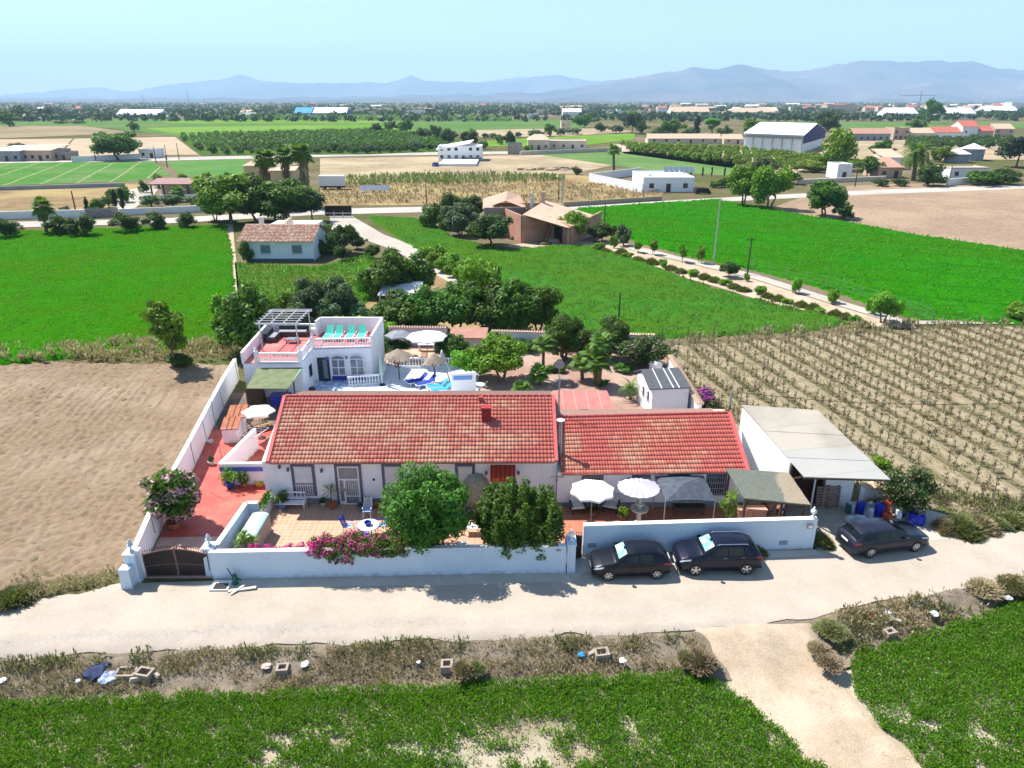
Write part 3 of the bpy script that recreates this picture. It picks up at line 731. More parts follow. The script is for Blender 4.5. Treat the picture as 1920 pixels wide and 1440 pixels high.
def grassy(key, lm, h, rad, n, seed, nv):
    for i in range(nv):
        g = np.random.default_rng(seed+i); a = g.random(n)*6.283; r = rad*np.sqrt(g.random(n))*(.55+.6*vnoise(a*1.3, a*0+seed+i, 4)); bx, by = np.cos(a)*r, np.sin(a)*r
        az = a+g.normal(size=n)*1.2; el = 1.35-.75*(r/rad)+g.normal(size=n)*.3; L = h*(.35+.65*g.random(n))*(1.1-.6*(r/rad)); z0 = h*.35*g.random(n)*(1-r/rad)
        d = np.stack([np.cos(az)*np.cos(el), np.sin(az)*np.cos(el), np.abs(np.sin(el))], -1); sd = np.stack([-np.sin(az), np.cos(az), np.zeros(n)], -1)*(.018+.02*g.random(n))[:, None]; b = np.stack([bx, by, z0], -1); L = L[:, None]
        V = np.stack([b, b+d*L*.55-sd, b+d*L-np.array([0, 0, .12])*L, b+d*L*.55+sd], 1).reshape(-1, 3); V[:, 2] = np.maximum(V[:, 2], .01)
        PR[(key, i)] = (np_mesh('foliage', V, np.arange(len(V)).reshape(-1, 4), LM[lm]), None, rad*2, h)
grassy('weedbush', 'weed', .8, .8, 2600, 11, 3); grassy('drybush', 'brown', .7, .7, 2200, 12, 2)
proto('oleander', 'green', 3.9, 1.65, .9, 34, .5, 8500, .15, .08, 13, 'irr', 1, 4, elong=2.2, two=(m_pink, .6, .52))
proto('magenta', 'green', 1.6, .95, .05, 20, .36, 3200, .12, .03, 14, 'irr', 1, two=(m_purple, .9, .38))
proto('mastic', 'dark', 3.2, 2.1, .25, 40, .6, 8000, .15, .05, 15, 'irr', 1, 4, two=(mat('pale_pods', (.22,.17,.11), (.3,.22,.14)), .25, .3))
# far, light
for kk, lm, h, rad, h0, K, cr, n, size, sh in (('fbroad','green',5,2.6,.5,36,0.68,3080,0.30,'irr'), ('fdark','dark',5,2.5,.4,33,0.68,2800,0.30,'irr'),
    ('folive','olive',3.6,2.2,.3,30,0.595,2520,0.27,'ell'), ('fyellow','yellow',4.5,2.4,.5,33,0.68,2800,0.29,'irr'), ('fcypress','conifer',9,1.1,.2,36,0.51,1959,0.30,'cone'),
    ('fpoplar','bright',8,1.6,.8,36,0.595,2520,0.30,'irr'), ('fpine','conifer',7,3.2,2.2,30,0.935,3360,0.36,'dome'), ('fshrub','green',1.8,1.4,.05,19,0.425,979,0.22,'ell'),
    ('fshrubd','dark',2,1.6,.05,22,0.425,1176,0.22,'ell')):
    proto(kk, lm, h, rad, h0, K, cr, n, size, .14, hash(kk) % 97 if False else len(kk)*7+K, sh, 3)

# --- palms
def frond(mb, base, az, el, L, kind, rng, m=0):
    ca, sa = math.cos(az), math.sin(az); b = Vector(base)
    if kind == 'fan':
        st = L*.45; tip = b + Vector((ca*math.cos(el), sa*math.cos(el), math.sin(el)))*st
        mb.tube([b, tip], [.03, .02], 4, m)
        ax = Vector((ca*math.cos(el-.3), sa*math.cos(el-.3), math.sin(el-.3))); side = Vector((-sa, ca, 0)); up = side.cross(ax)*-1
        for i in range(13):
            t = (i-6)/6*1.75; d = (ax*math.cos(t) + side*math.sin(t)).normalized()
            l = L*.6*(.75+.25*math.cos(t)); w = Vector(d).cross(up)*.055*L
            mid = tip + d*l*.6; end = tip + d*l + Vector((0,0,-.20*l)) - up*0
            mb.add((tip, mid-w, end, mid+w), ((0,1,2,3),), m)
    else:
        pts = []
        for i in range(7):
            u = i/6; e = el - u*u*1.5
            if not pts: pts.append(b)
            else: pts.append(pts[-1] + Vector((ca*math.cos(e), sa*math.cos(e), math.sin(e)))*L/6)
        side = Vector((-sa, ca, 0))
        for i in range(1, 7):
            for q in range(3):
                p = pts[i-1].lerp(pts[i], q/3); l = L*.26*(1-.6*(i/6))*(.6+.4*min(1, i/2))
                dr = (pts[i]-pts[i-1]).normalized()
                for sg in (-1, 1):
                    e = p + side*sg*l + dr*l*.5 + Vector((0, 0, -.25*l)); w = dr*.05*L*.4
                    mb.add((p-w, e, p+w), ((0,1,2),), m)
def palm(name, label, x, y, h, nf, L, kind='fan', tr=.16, skirt=0, stems=1, seed=0, group=None, cat='palm', lean=.06):
    rng = random.Random(seed); t = thing(name, label, cat, (x, y, 0), 0, group)
    tops = []
    for s_ in range(stems):
        a = rng.uniform(0, 6.28) if stems == 1 else s_*6.28/stems+.5
        ln = lean if stems == 1 else .28; hh = h*(1 if s_ == 0 else rng.uniform(.55, .85))
        if stems > 1 and s_ == 0: ln = .03
        tb = MB(); pts = [(math.cos(a)*ln*hh*u**.8, math.sin(a)*ln*hh*u**.8, hh*u) for u in (0, .3, .6, 1)]
        n = 9; P = []; rr = []
        for i in range(n+1):
            u = i/n; k = u*3; j = min(2, int(k)); f = k-j
            P.append(tuple(pts[j][q]*(1-f)+pts[j+1][q]*f for q in range(3))); rr.append(tr*(1.35-.4*u)*(1+.12*(i % 2)))
        tb.tube(P, rr, 8)
        tb.build('trunk', m_barkp, t, world=False); tops.append(P[-1])
    cb = MB()
    for tp in tops:
        for i in range(nf):
            az = i*2.399+rng.uniform(-.2, .2); el = 1.35-1.9*(i/nf)**.9+rng.uniform(-.1, .1)
            frond(cb, tp, az, el, L*rng.uniform(.85, 1.1), kind, rng)
    cb.build('crown', LM['palm'], t, world=False)
    if skirt:
        sb = MB()
        for i in range(170):
            az = rng.uniform(0, 6.28); z1 = h-rng.uniform(0, skirt*.75); r = tr+rng.uniform(.2, .75)*(1-.3*(h-z1)/skirt); l = rng.uniform(.8, 1.3)
            p = Vector((math.cos(az)*tr*.8, math.sin(az)*tr*.8, z1)); q = Vector((math.cos(az)*r, math.sin(az)*r, z1-l)); w = Vector((-math.sin(az), math.cos(az), 0))*.16
            sb.add((p, q-w, q+Vector((0,0,-.35)), q+w), ((0,1,2,3),))
        sb.build('dry_skirt', LM['brown'], t, world=False)
    return t
def spiky(mb, x, y, z, n, L, rng, w=.05, m=0, el0=.2, el1=1.4):
    for i in range(n):
        az = rng.uniform(0, 6.28); el = rng.uniform(el0, el1); d = Vector((math.cos(az)*math.cos(el), math.sin(az)*math.cos(el), math.sin(el)))
        sd = Vector((-math.sin(az), math.cos(az), 0))*w*.5; p = Vector((x, y, z)); l = L*rng.uniform(.7, 1.1)
        mb.add((p-sd*.6, p+d*l*.55-sd, p+d*l+Vector((0, 0, -.22*l)), p+d*l*.55+sd), ((0, 1, 2, 3),), m)

# ------------------------------------------------------------ the two trees in the patio
ptree('mulberry', 'patio_tree', 'loose bright green tree in the patio beside the flowering hedge on the wall', 'tree', 803, 1046, 868, 178, v=0, rz=1.0)
ptree('ficus', 'patio_tree', 'dense dark green tree of knobbly upright clumps near the small black gate', 'tree', 975, 1042, 893, 168, v=0, rz=.4)
ptree('oleander', 'oleander_tree', 'round oleander with pink blossoms at the driveway side wall', 'tree', 334, 985, 868, 112, v=0)

# ------------------------------------------------------------ crop of the near fields (upright leafy sprigs)
def sprigs(name, poly, dens, h, size, m, z, seed, bare=None, blades=5, kind='stuff', label=None, w=.27):
    rng = np.random.default_rng(seed); P = np.array([p[:2] for p in poly]); lo, hi = P.min(0), P.max(0)
    n = int((hi-lo).prod()*dens); X = rng.random((n, 2))*(hi-lo)+lo
    I = inpoly(X[:, 0]+(fbm(X[:, 0]*1.2, X[:, 1]*1.2, 3, seed)-.45)*.7, X[:, 1]+(fbm(X[:, 0]*1.2, X[:, 1]*1.2, 3, seed+1)-.45)*.7, poly); X = X[I]
    if bare is not None: X = X[rng.random(len(X)) > bare(X[:, 0], X[:, 1])]
    n = len(X); zz = z(X[:, 0], X[:, 1]) if callable(z) else np.full(n, float(z))
    hv = h*(.55+.7*fbm(X[:, 0]*.9, X[:, 1]*.9, 3, seed+5)+.25*rng.random(n))
    k = np.repeat(np.arange(n), blades); N = len(k)
    az = rng.random(N)*6.283; el = .55+.95*rng.random(N)
    u = rng.random(N); base = np.stack([X[k, 0]+rng.normal(size=N)*.03, X[k, 1]+rng.normal(size=N)*.03, zz[k]+hv[k]*u*.75], -1)
    d = np.stack([np.cos(az)*np.cos(el), np.sin(az)*np.cos(el), np.sin(el)], -1); L = (size*(.7+.6*rng.random(N)))[:, None]
    sd = np.stack([-np.sin(az), np.cos(az), np.zeros(N)], -1)*L*w
    V = np.stack([base, base+d*L*.5-sd, base+d*L, base+d*L*.5+sd], 1).reshape(-1, 3)
    o = link(name, np_mesh(name, V, np.arange(len(V)).reshape(-1, 4), m), None); return tag(o, label, None, None, kind)
def bare_left(x, y):
    b = 1.25-np.hypot((x-.3)/3.6, (y-19.6)/1.5); b2 = 1.0-np.hypot((x+15.5)/3.2, (y-18.9)/1.0)
    n = fbm(x*1.1, y*2.4, 4, 21); n2 = fbm(x*.5, y*1., 3, 22)
    v = np.clip(b, 0, 1)*1.3*np.clip((n-.33)*6, 0, 1) + np.clip(b2, 0, 1)*np.clip((n-.38)*6, 0, 1)
    v = v + np.clip((n-.56)*9, 0, 1)*np.clip((22.0-y)/1.6, 0, 1) + np.clip((n2-.55)*5, 0, 1)*np.clip((21.-y)/2, 0, 1)*.6
    return np.clip(v, 0, .985)
def bare_right(x, y):
    n = fbm(x*1.1, y*2.2, 4, 31); return np.clip(np.clip((n-.52)*9, 0, 1)*np.clip((22.5-y)/1.5, 0, 1), 0, .97)
FL = [(x, float(fe_y(x))+.1) for x in np.linspace(-26, 8.4, 14)] + [(9.6, 22.2), (11.5, 18.7), (13.6, 16), (14.4, 14.5), (-22, 14.5)]
FR = [(14.6, 24.2)] + [(x, float(fe_y(x))+.1) for x in np.linspace(15.5, 36, 8)] + [(36, 18), (28, 14.5), (17.0, 14.5), (15.1, 18.4), (14.2, 22.6)]
sprigs('alfalfa_field', FL, 270, .42, .085, LM['crop'], LOW, 1, bare_left, 6, label='dense green alfalfa growing on pale soil left of the dirt track')
sprigs('alfalfa_field', FR, 270, .42, .085, LM['crop'], LOW, 2, bare_right, 6, label='dense green alfalfa growing right of the dirt track')
# tufts over the heightfield crops so their tops and edges are not smooth
sprigs('crop_sprigs', [at(-60,445), at(422,424), at(434,470), at(438,560), at(436,650), at(160,666), at(-60,690)], 9, .22, .20, leafmat('lush_leaves', (.060,.24,.004), (.08,.29,.005), (.12,.34,.008), .4, .02), .14, 5, None, 3, label='short lush green crop of the left field')
sprigs('crop_sprigs', midfield, 7, .20, .20, leafmat('bluish_leaves', (.085,.24,.022), (.11,.29,.03), (.16,.35,.04), .4, .02), .14, 6, None, 3, label='short bluish green crop of the middle field')

sprigs('crop_sprigs', rightfield, 2.2, .22, .30, leafmat('bright_leaves', (.035,.25,.004), (.045,.29,.005), (.07,.33,.008), .4, .02), .16, 7, None, 3, label='short bright green crop of the right field')
# --- dry grass and weeds
def bank_z(x, y):
    ya = np.interp(x, [p[0] for p in RS], [p[1] for p in RS]); yb = fe_y(x); J = (y-ya)/(yb-ya); t = np.clip(J, 0, 1)
    return LOW*(t*t*(3-2*t)) + (fbm(x*1.1, y*1.1, 5, 3)-.5)*.34*np.sin(np.pi*np.clip(J, .02, 1))**.5
RSp = [(x, rs_y(x)-.1) for x in np.linspace(-34, 8.2, 12)]; FEp = [(x, float(fe_y(x))+.2) for x in np.linspace(8.6, -34, 12)]
RSq = [(x, rs_y(x)-.05) for x in np.linspace(14.3, 36, 8)]; FEq = [(x, float(fe_y(x))+.2) for x in np.linspace(36, 14.6, 8)]
patch = lambda s, lo: (lambda x, y: np.clip(1.15-(fbm(x*.7, y*1.1, 3, s)-lo)*7, 0, .99))
sprigs('dry_grass', RSp+FEp, 75, .20, .13, LM['drygrass'], bank_z, 41, patch(41, .34), 4, w=.13, label='dry straw-coloured grass on the roadside bank')
sprigs('bank_weeds', RSp+FEp, 60, .22, .13, LM['weed'], bank_z, 43, patch(43, .50), 4, w=.13, label='low green weeds scattered on the roadside bank')
top = lambda x, y: np.clip(1.0-(vnoise(x*1.3, y*.2, 47)-.40)*4, 0, .99)
sprigs('bank_weeds', [(x, rs_y(x)-.05) for x in np.linspace(-34, 7.6, 12)]+[(x, rs_y(x)-.75) for x in np.linspace(7.6, -34, 12)], 60, .28, .20, LM['weed'], bank_z, 47, top, 4, w=.13, label='taller green grass along the asphalt edge')
sprigs('bank_brush', RSp+FEp, 110, .20, .12, LM['brown'], bank_z, 48, patch(52, .36), 5, w=.13, label='dry brown brush on the roadside bank')
sprigs('dry_grass', RSq+FEq, 70, .36, .18, LM['drygrass'], bank_z, 44, patch(44, .36), 5, w=.13, label='dry grass on the bank right of the dirt track')
sprigs('bank_weeds', RSq+FEq, 60, .40, .18, LM['weed'], bank_z, 45, patch(45, .42), 6, w=.13, label='greenish weeds on the bank right of the dirt track')
sprigs('track_tufts', [(9.2,25),(13.6,25.6),(14.4,22),(16,18),(11,18),(9.6,22)], 9, .06, .08, LM['drygrass'], lambda x, y: LOW*np.clip((25.8-y)/3, 0, 1)+.04, 49, patch(77, .45), 4, w=.13, label='sparse dry tufts on the dirt track')
# belt of tall dry grass between the ploughed and the lush field
belt = [(-62,60.2),(-47,60.9),(-40,61.4),(-32,61.6),(-25.2,61.6),(-25.6,66.),(-30,66.8),(-38,66.8),(-47,65.),(-64,64)]
sprigs('dry_grass', belt, 20, 1.0, .42, LM['drygrass'], 0, 51, patch(59, .36), 6, w=.13, label='belt of tall dry grass between the ploughed and the green field')
sprigs('dry_grass', [(-26,29.6),(-20,30.4),(-19.9,29.2),(-22,28.4),(-26,26.6)], 60, .38, .18, LM['drygrass'], 0, 52, patch(53, .36), 5, w=.13, label='yellow grass at the corner of the ploughed field')
sprigs('dry_grass', [at(1262,652), at(1600,628), at(1760,618), at(1990,612), at(1990,604), at(1750,606), at(1600,612), at(1270,634)], 14, .7, .35, LM['brown'], 0, 54, patch(55, .38), 5, w=.13, label='reddish dry grass along the top of the vineyard')
vy_edge = [(19.9,36.9),(24.3,36.4),(29.5,35.5),(46,38.6),(46,40.3),(30,37.0),(24,38.2),(20.2,39.5)]
sprigs('bank_weeds', vy_edge, 40, .5, .24, LM['weed'], 0, 56, patch(57, .40), 6, w=.13, label='weeds along the road edge of the vineyard')
sprigs('dry_grass', [(19.9,36.9),(29.5,34.3),(60,41.5),(60,44),(46,40.3),(30,37.0),(24,38.2)], 40, .3, .18, LM['drygrass'], 0, 58, patch(61, .40), 5, w=.13, label='dry grass between the road and the vineyard')
sprigs('vineyard_weeds', VY, 16, .18, .15, LM['weed'], .05, 62, patch(63, .48), 4, w=.13, label='thin weeds on the vineyard soil')
sprigs('vineyard_straw', VY, 14, .12, .16, LM['drygrass'], .05, 64, patch(65, .38), 4, w=.13, label='straw litter on the vineyard soil')
sprigs('lawn_grass', [at(445,495), at(600,502), at(700,475), at(700,560), at(640,600), at(450,600)], 9, .2, .28, leafmat('lawn_blades', (.08,.20,.01), (.17,.32,.02), (.27,.42,.04)), .02, 66, None, 3, label='rough lawn in front of the white cottage')
sprigs('reeds', [at(640,352), at(720,350), at(1000,346), at(1060,342), at(1060,333), at(880,328), at(740,331), at(650,336)], 1.1, 1.4, .9, LM['reed'], 0, 67, patch(68, .34), 8, w=.13, label='green reed bed across the dry plot')
sprigs('reeds', [at(420,219), at(960,224), at(960,228), at(420,226)], .05, 3.5, 3.5, LM['reed'], 0, 69, None, 6, w=.13, label='far pale reed belt')
sprigs('dry_grass', [at(600,352), at(1060,346), at(1250,345), at(1235,368), at(1090,382), at(600,386)], 1.3, .5, .6, LM['drygrass'], 0, 70, patch(71, .36), 6, w=.13, label='tall dry grass on the plot behind the brick farm')
sprigs('bank_weeds', [at(1110,464), at(1180,484), at(1350,548), at(1480,588), at(1620,616), at(1560,596), at(1400,560), at(1290,530), at(1180,480)], 6, .45, .4, LM['weed'], 0, 72, patch(73, .36), 5, w=.13, label='weeds along the foot of the earth bank')

# --- vineyard: stakes with dry vines
def vine_mesh(i):
    rng = random.Random(i); mb = MB(); h = rng.uniform(.8, 1.3); lx = rng.uniform(-.08, .08); ly = rng.uniform(-.08, .08)
    mb.tube([(0, 0, -.1), (lx, ly, h)], [.03, .022], 4, 1)
    for k in range(11):
        a = rng.uniform(0, 6.28); z = rng.uniform(.1, h*.85); r = rng.uniform(.1, .26)
        mb.tube([(lx*z, ly*z, z-.1), (math.cos(a)*r*.6, math.sin(a)*r*.6, z+.05), (math.cos(a)*r, math.sin(a)*r, z+rng.uniform(-.12, .15))], .014, 3, 0)
        for q in range(3):
            p = Vector((math.cos(a)*r*rng.random(), math.sin(a)*r*rng.random(), z+rng.uniform(-.1, .1))); d = Vector((rng.uniform(-1, 1), rng.uniform(-1, 1), rng.uniform(-.5, 1)))*.07; e = Vector((rng.uniform(-1, 1), rng.uniform(-1, 1), rng.uniform(-1, 1)))*.045
            mb.add((p, p+d-e, p+d*2, p+d+e), ((0, 1, 2, 3),), 0)
    return mb
def vineyard():
    rng = random.Random(4); P = []; ux, uy = .978, .21; dx, dy = -.21, .978
    for i in range(-5, 40):
        for j in range(-8, 60):
            c = 4.+i*2.05; s_ = 22+j*.80+rng.uniform(-.12, .12)
            x = ux*c+dx*s_+rng.uniform(-.08, .08); y = uy*c+dy*s_
            if inpoly(np.array([x]), np.array([y]), VY)[0] and rng.random() > .07: P.append((x, y))
    vis = [p for p in P if abs(960+FOC*p[0]/depth(p[0], p[1])-960) < 990]
    vis.sort(key=lambda p: depth(p[0], p[1])); out = [p for p in P if p not in set(vis)]
    mats = [LM['vine'], mat('grey_stake', (.2,.17,.14), (.28,.25,.2), 5)]; ms = []
    for i in range(7):
        mb = vine_mesh(i); me = bpy.data.meshes.new('vine_stake'); me.from_pydata(mb.v, [], mb.f); me.polygons.foreach_set('material_index', mb.m)
        for m in mats: me.materials.append(m)
        ms.append((me, mb))
    for k, p in enumerate(vis[:300]):
        o = bpy.data.objects.new('vine_stake', ms[k % 7][0]); COL.objects.link(o); o.location = (p[0], p[1], .08); o.rotation_euler = (0, 0, rng.uniform(0, 6.28)); o.scale = (1, 1, rng.uniform(.8, 1.2))
        tag(o, 'dry vine stem on a thin stake in the pale vineyard soil', 'vine', 'bare vines on stakes in the vineyard')
    big = MB()
    for p in vis[300:]:
        mb = ms[rng.randrange(7)][1]; a = rng.uniform(0, 6.28); ca, sa = math.cos(a), math.sin(a); b = len(big.v)
        big.v += [(p[0]+v[0]*ca-v[1]*sa, p[1]+v[0]*sa+v[1]*ca, v[2]+.08) for v in mb.v]; big.f += [tuple(i+b for i in f) for f in mb.f]; big.m += mb.m
    tag(big.build('vine_stakes_far', mats), 'rows of bare vines on the far side of the vineyard', kind='stuff')
vineyard()
# ============================================================ BUILDINGS
m_white = wallmat('whitewash', (.87,.87,.87), (.80,.80,.81))
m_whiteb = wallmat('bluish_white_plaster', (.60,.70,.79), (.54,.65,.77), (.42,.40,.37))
m_white2 = mat('clean_white_paint', (.82,.82,.82), (.78,.78,.79), 3, .5)
m_cap = mat('white_coping', (.84,.82,.79), (.76,.73,.69), 3, .7, .2, 18)
m_grey = mat('grey_plinth', (.22,.24,.28), (.17,.19,.23), 3, .7)
m_surround = mat('slate_blue_surround', (.13,.13,.21), (.10,.105,.17), 3, .6)
m_glass = mat('dark_glass', (.03,.035,.045), (.02,.025,.03), 2, .08, spec=.6)
m_glassb = mat('pale_curtained_glass', (.22,.26,.30), (.12,.15,.19), 4, .1, spec=.6)
m_black = mat('black_metal', (.012,.010,.010), (.025,.018,.016), 5, .45, metal=.3)
m_darkw = mat('dark_timber', (.10,.065,.045), (.06,.04,.03), 8, .8)
m_pole = mat('weathered_pole', (.20,.15,.12), (.13,.10,.08), 6, .8)
m_greym = mat('grey_metal', (.35,.36,.38), (.28,.29,.31), 6, .4, metal=.6)
m_lilac = mat('lilac_plaster', (.50,.42,.56), (.45,.38,.52), 1.2, .8)
m_stripe = mat('blue_band_paint', (.13,.13,.50), (.10,.11,.42), 3, .6)
m_blue = mat('cobalt_blue', (.02,.035,.36), (.015,.025,.28), 3, .35)
m_palem = mat('pale_grey_paint', (.55,.56,.58), (.48,.49,.51), 5, .6)

def tile_mat(name, red, tan, pale):
    t = NT(name); a = t.n('Attribute', attribute_name='worn'); b = t.n('Attribute', attribute_name='rnd'); P = t.pos('world')
    c = t.mix(a.outputs['Fac'], red, t.mix(b.outputs['Fac'], tan, pale))
    c = t.mix(1., c, t.ramp(b.outputs['Fac'], [(0., .93), (1., 1.06)]), 'MULTIPLY')
    c = t.mix(1., c, t.ramp(t.noise(P, 9, 4, .7), [(.3, .75), (.65, 1.1)]), 'MULTIPLY')
    t.bump(t.noise(P, 30, 3), .3, .01)
    return t.done(c, .75, 0, .25)
m_tile = tile_mat('painted_red_tiles', (.53,.135,.10), (.56,.25,.155), (.62,.36,.23))
m_tile2 = tile_mat('painted_red_tiles_annex', (.54,.125,.095), (.54,.215,.135), (.58,.31,.19))
m_tile3 = tile_mat('old_clay_tiles', (.52,.25,.16), (.58,.33,.22), (.70,.52,.40))
m_redpaint = mat('red_ridge_paint', (.50,.10,.10), (.42,.09,.08), 4, .7, .3)

def tile_sheet(parent, e0, e1, r0, r1, course=.34, tw=.21, mt=None, worn=None, seed=0, lift=.062, prof=((0,0.),(.12,1.),(.62,1.),(.74,0.)), ph=.028, name='tiles'):
    """rows of real roof tiles between eave corners e0,e1 and ridge corners r0,r1; each course steps up over the one below"""
    e0, e1, r0, r1 = (np.array(p, float) for p in (e0, e1, r0, r1))
    W = max(np.linalg.norm(e1-e0), np.linalg.norm(r1-r0)); S = np.linalg.norm(r0-e0)
    nr = max(2, int(round(S/course))); nt_ = max(2, int(round(W/tw)))
    nrm = np.cross(e1-e0, r0-e0); nrm /= np.linalg.norm(nrm)
    us = []; hs = []
    for k in range(nt_):
        for f, h in prof: us.append((k+f)/nt_); hs.append(h)
    us.append(1.); hs.append(0.); us = np.array(us); hs = np.array(hs); M = len(us)
    rng = np.random.default_rng(seed); V = []; F = []; wn = []; rn = []
    for j in range(nr):
        v0 = j/nr; v1 = (j+1)/nr
        a = e0+(e1-e0)*us[:, None]; b = r0+(r1-r0)*us[:, None]
        wob = (vnoise(us*W*.5, np.full(M, j*.7), seed)-.5)*.035
        lo = a+(b-a)*(v0-.012+wob[:, None]/S*1.2); hi = a+(b-a)*v1
        base = j*3*M
        V += [lo+nrm*(-.01), lo+nrm*(lift+hs*ph)[:, None], hi+nrm*(.004+hs*ph*.9)[:, None]]
        tr = rng.random(nt_+1); tile = np.minimum((us[:-1]*nt_+1e-6).astype(int), nt_-1)
        uu = (tile+.5)/nt_; wv = worn(uu, (j+.5)/nr, tr[tile])
        for q in range(M-1):
            F.append((base+q, base+q+1, base+M+q+1, base+M+q)); F.append((base+M+q, base+M+q+1, base+2*M+q+1, base+2*M+q))
            wn += [wv[q]*.6, wv[q]]; rn += [tr[tile[q]]]*2
    V = np.concatenate(V); F = np.array(F)
    me = np_mesh(name, V, F, mt, False, {'worn': np.array(wn), 'rnd': np.array(rn)})
    off = parent.location; me.transform(__import__('mathutils').Matrix.Translation(-off))
    return link(name, me, None, parent)

def grille(parent, x0, x1, z0, z1, y, n, mb_mat, bars=(.5,), w=.022, dirx=(1, 0)):
    mb = MB()
    for i in range(n):
        x = x0+(x1-x0)*(i+.5)/n; mb.box(x-w/2, y-w/2, z0, x+w/2, y+w/2, z1)
    for b in (0., *bars, 1.):
        z = z0+(z1-z0)*b; mb.box(x0, y-w*.6, z-w/2, x1, y+w*.6+.001, z+w/2)
    return mb.build('grille', mb_mat, parent)
def window(parent, x0, x1, z0, z1, y, surround=m_surround, sw=.16, gl=m_glassb, bars=9, gm=m_white2, name='window', shutter=True):
    """window on a wall that faces the camera (-Y) at plane y"""
    fr = MB(); g = MB().box(x0, y-.02, z0, x1, y+.02, z1).build(name, gl, parent)
    fr.box(x0-sw, y-.05, z0-sw*.0, x0, y+.02, z1+sw); fr.box(x1, y-.05, z0, x1+sw, y+.02, z1+sw); fr.box(x0, y-.048, z1, x1, y+.02, z1+sw)
    fr.box(x0-sw, y-.10, z0-.07, x1+sw, y+.02, z0-.002)
    fr.build('window_frame', surround, g)
    if shutter:
        sh = MB(); hs = z0+(z1-z0)*.42
        for i in range(10): zz = hs+(z1-hs)*i/10; sh.box(x0+.02, y-.04, zz, x1-.02, y-.022, zz+(z1-hs)/10-.012)
        sh.build('roller_shutter', m_white2, g)
    if bars: grille(g, x0, x1, z0+.03, z1-.03, y-.11, bars, gm, (.33, .66))
    return g

# ------------------------------------------------------------ main house
HY = 36.7; HX0, HX1 = -14.55, 2.62
house = thing('farmhouse', 'long white farmhouse under a worn red tiled roof with one red chimney', 'house', (-6, 40, 0))
EL = v3(503, 868, 36.25); ER = v3(1042, 866, 36.3); RL = v3(535, 744, 41.9); RRr = v3(1036, 743, 41.9)
bk = 47.2; zb = 3.0
mb = MB()
mb.prism([(HX0, HY), (HX1, HY), (HX1, bk-.3), (HX0-.6, bk-.3)], 0, 2.86)
# gable infill
for x in (HX0-.02, HX1-.2):
    mb.add([(x, HY+.05, 2.86), (x, bk-.4, 2.86), (x, 41.9, RL[2]-.12), (x+.2, HY+.05, 2.86), (x+.2, bk-.4, 2.86), (x+.2, 41.9, RL[2]-.12)], [(0,1,2), (5,4,3), (0,3,4,1), (1,4,5,2), (2,5,3,0)])
mb.build('wall', m_white, house)
MB().box(HX0-.02, HY-.035, 0, -10.75, HY+.01, .42).box(-9.05, HY-.035, 0, HX1-.01, HY+.01, .42).build('plinth', m_grey, house)
def worn_main(u, v, r):
    n = fbm(u*7, u*0+v*3.2, 3, 11); vert = vnoise(u*17, u*0+.5, 8)
    a = (n-.42)*4 + (.66-u)*1.4 + (.35-v)*.5 + (vert-.5)*1.1 + (r-.5)*.7
    a = np.where(v > .93, -1, a)
    return np.clip(a, 0, 1)*.75
tile_sheet(house, EL, ER, RL, RRr, .35, .215, m_tile, worn_main, 1)
mb = MB(); mb.slab((EL[0]+.1, EL[1]+.05, EL[2]-.035), (ER[0]-.1, ER[1]+.05, ER[2]-.035), (RRr[0]-.1, 41.9, RRr[2]-.035), (RL[0]+.1, 41.9, RL[2]-.035), .09)
BL = (-15.0, bk, zb); BR = (2.8, bk, zb)
mb.slab((RL[0]+.1, 41.95, RL[2]-.02), (RRr[0]-.1, 41.95, RRr[2]-.02), BR, BL, .09)
mb.build('roof_deck', mat('brown_roof_deck', (.20,.12,.09), (.15,.09,.07), 3), house)
mb = MB()
for i in range(42):
    a = i/42; b = (i+1)/42-.004; P = lambda t: (RL[0]+(RRr[0]-RL[0])*t, 41.93, RL[2]+(RRr[2]-RL[2])*t+.04)
    mb.tube([P(a), P(b)], [.13, .115], 8)
mb.build('ridge', m_redpaint, house)
mb = MB(); mb.beam(Vector(EL)+Vector((-.04, -.02, .05)), Vector(RL)+Vector((-.04, 0, .05)), .20, .16); mb.beam(Vector(ER)+Vector((.04, -.02, .05)), Vector(RRr)+Vector((.04, 0, .05)), .20, .16)
build_each(mb, 'verge', m_redpaint, house)
# chimney: red box on the slope
cx0, cz = vz(903, 798, 39.55); cx1, _ = vz(921, 798, 39.55); ct = vz(912, 764, 39.6)[1]
mb = MB(); mb.box(cx0, 39.5, 3.3, cx1, 39.98, ct-.06); mb.box(cx0-.04, 39.46, ct-.06, cx1+.04, 40.02, ct)
mb.build('chimney', mat('red_chimney', (.33,.03,.03), (.28,.025,.025), 4), house)
MB().box(-2.1, 41.3, 4.7, -1.85, 41.5, 4.98).build('vent', m_redpaint, house)
def fx(px): return vz(px, 900, HY)[0]
def fz(py): return vz(700, py, HY)[1]
zt = fz(874)
for (a, b, y1, nb) in ((553, 587, 926, 8), (722, 751, 926, 8), (859, 886, 926, 7)):
    window(house, fx(a), fx(b), fz(y1), zt, HY, bars=nb)
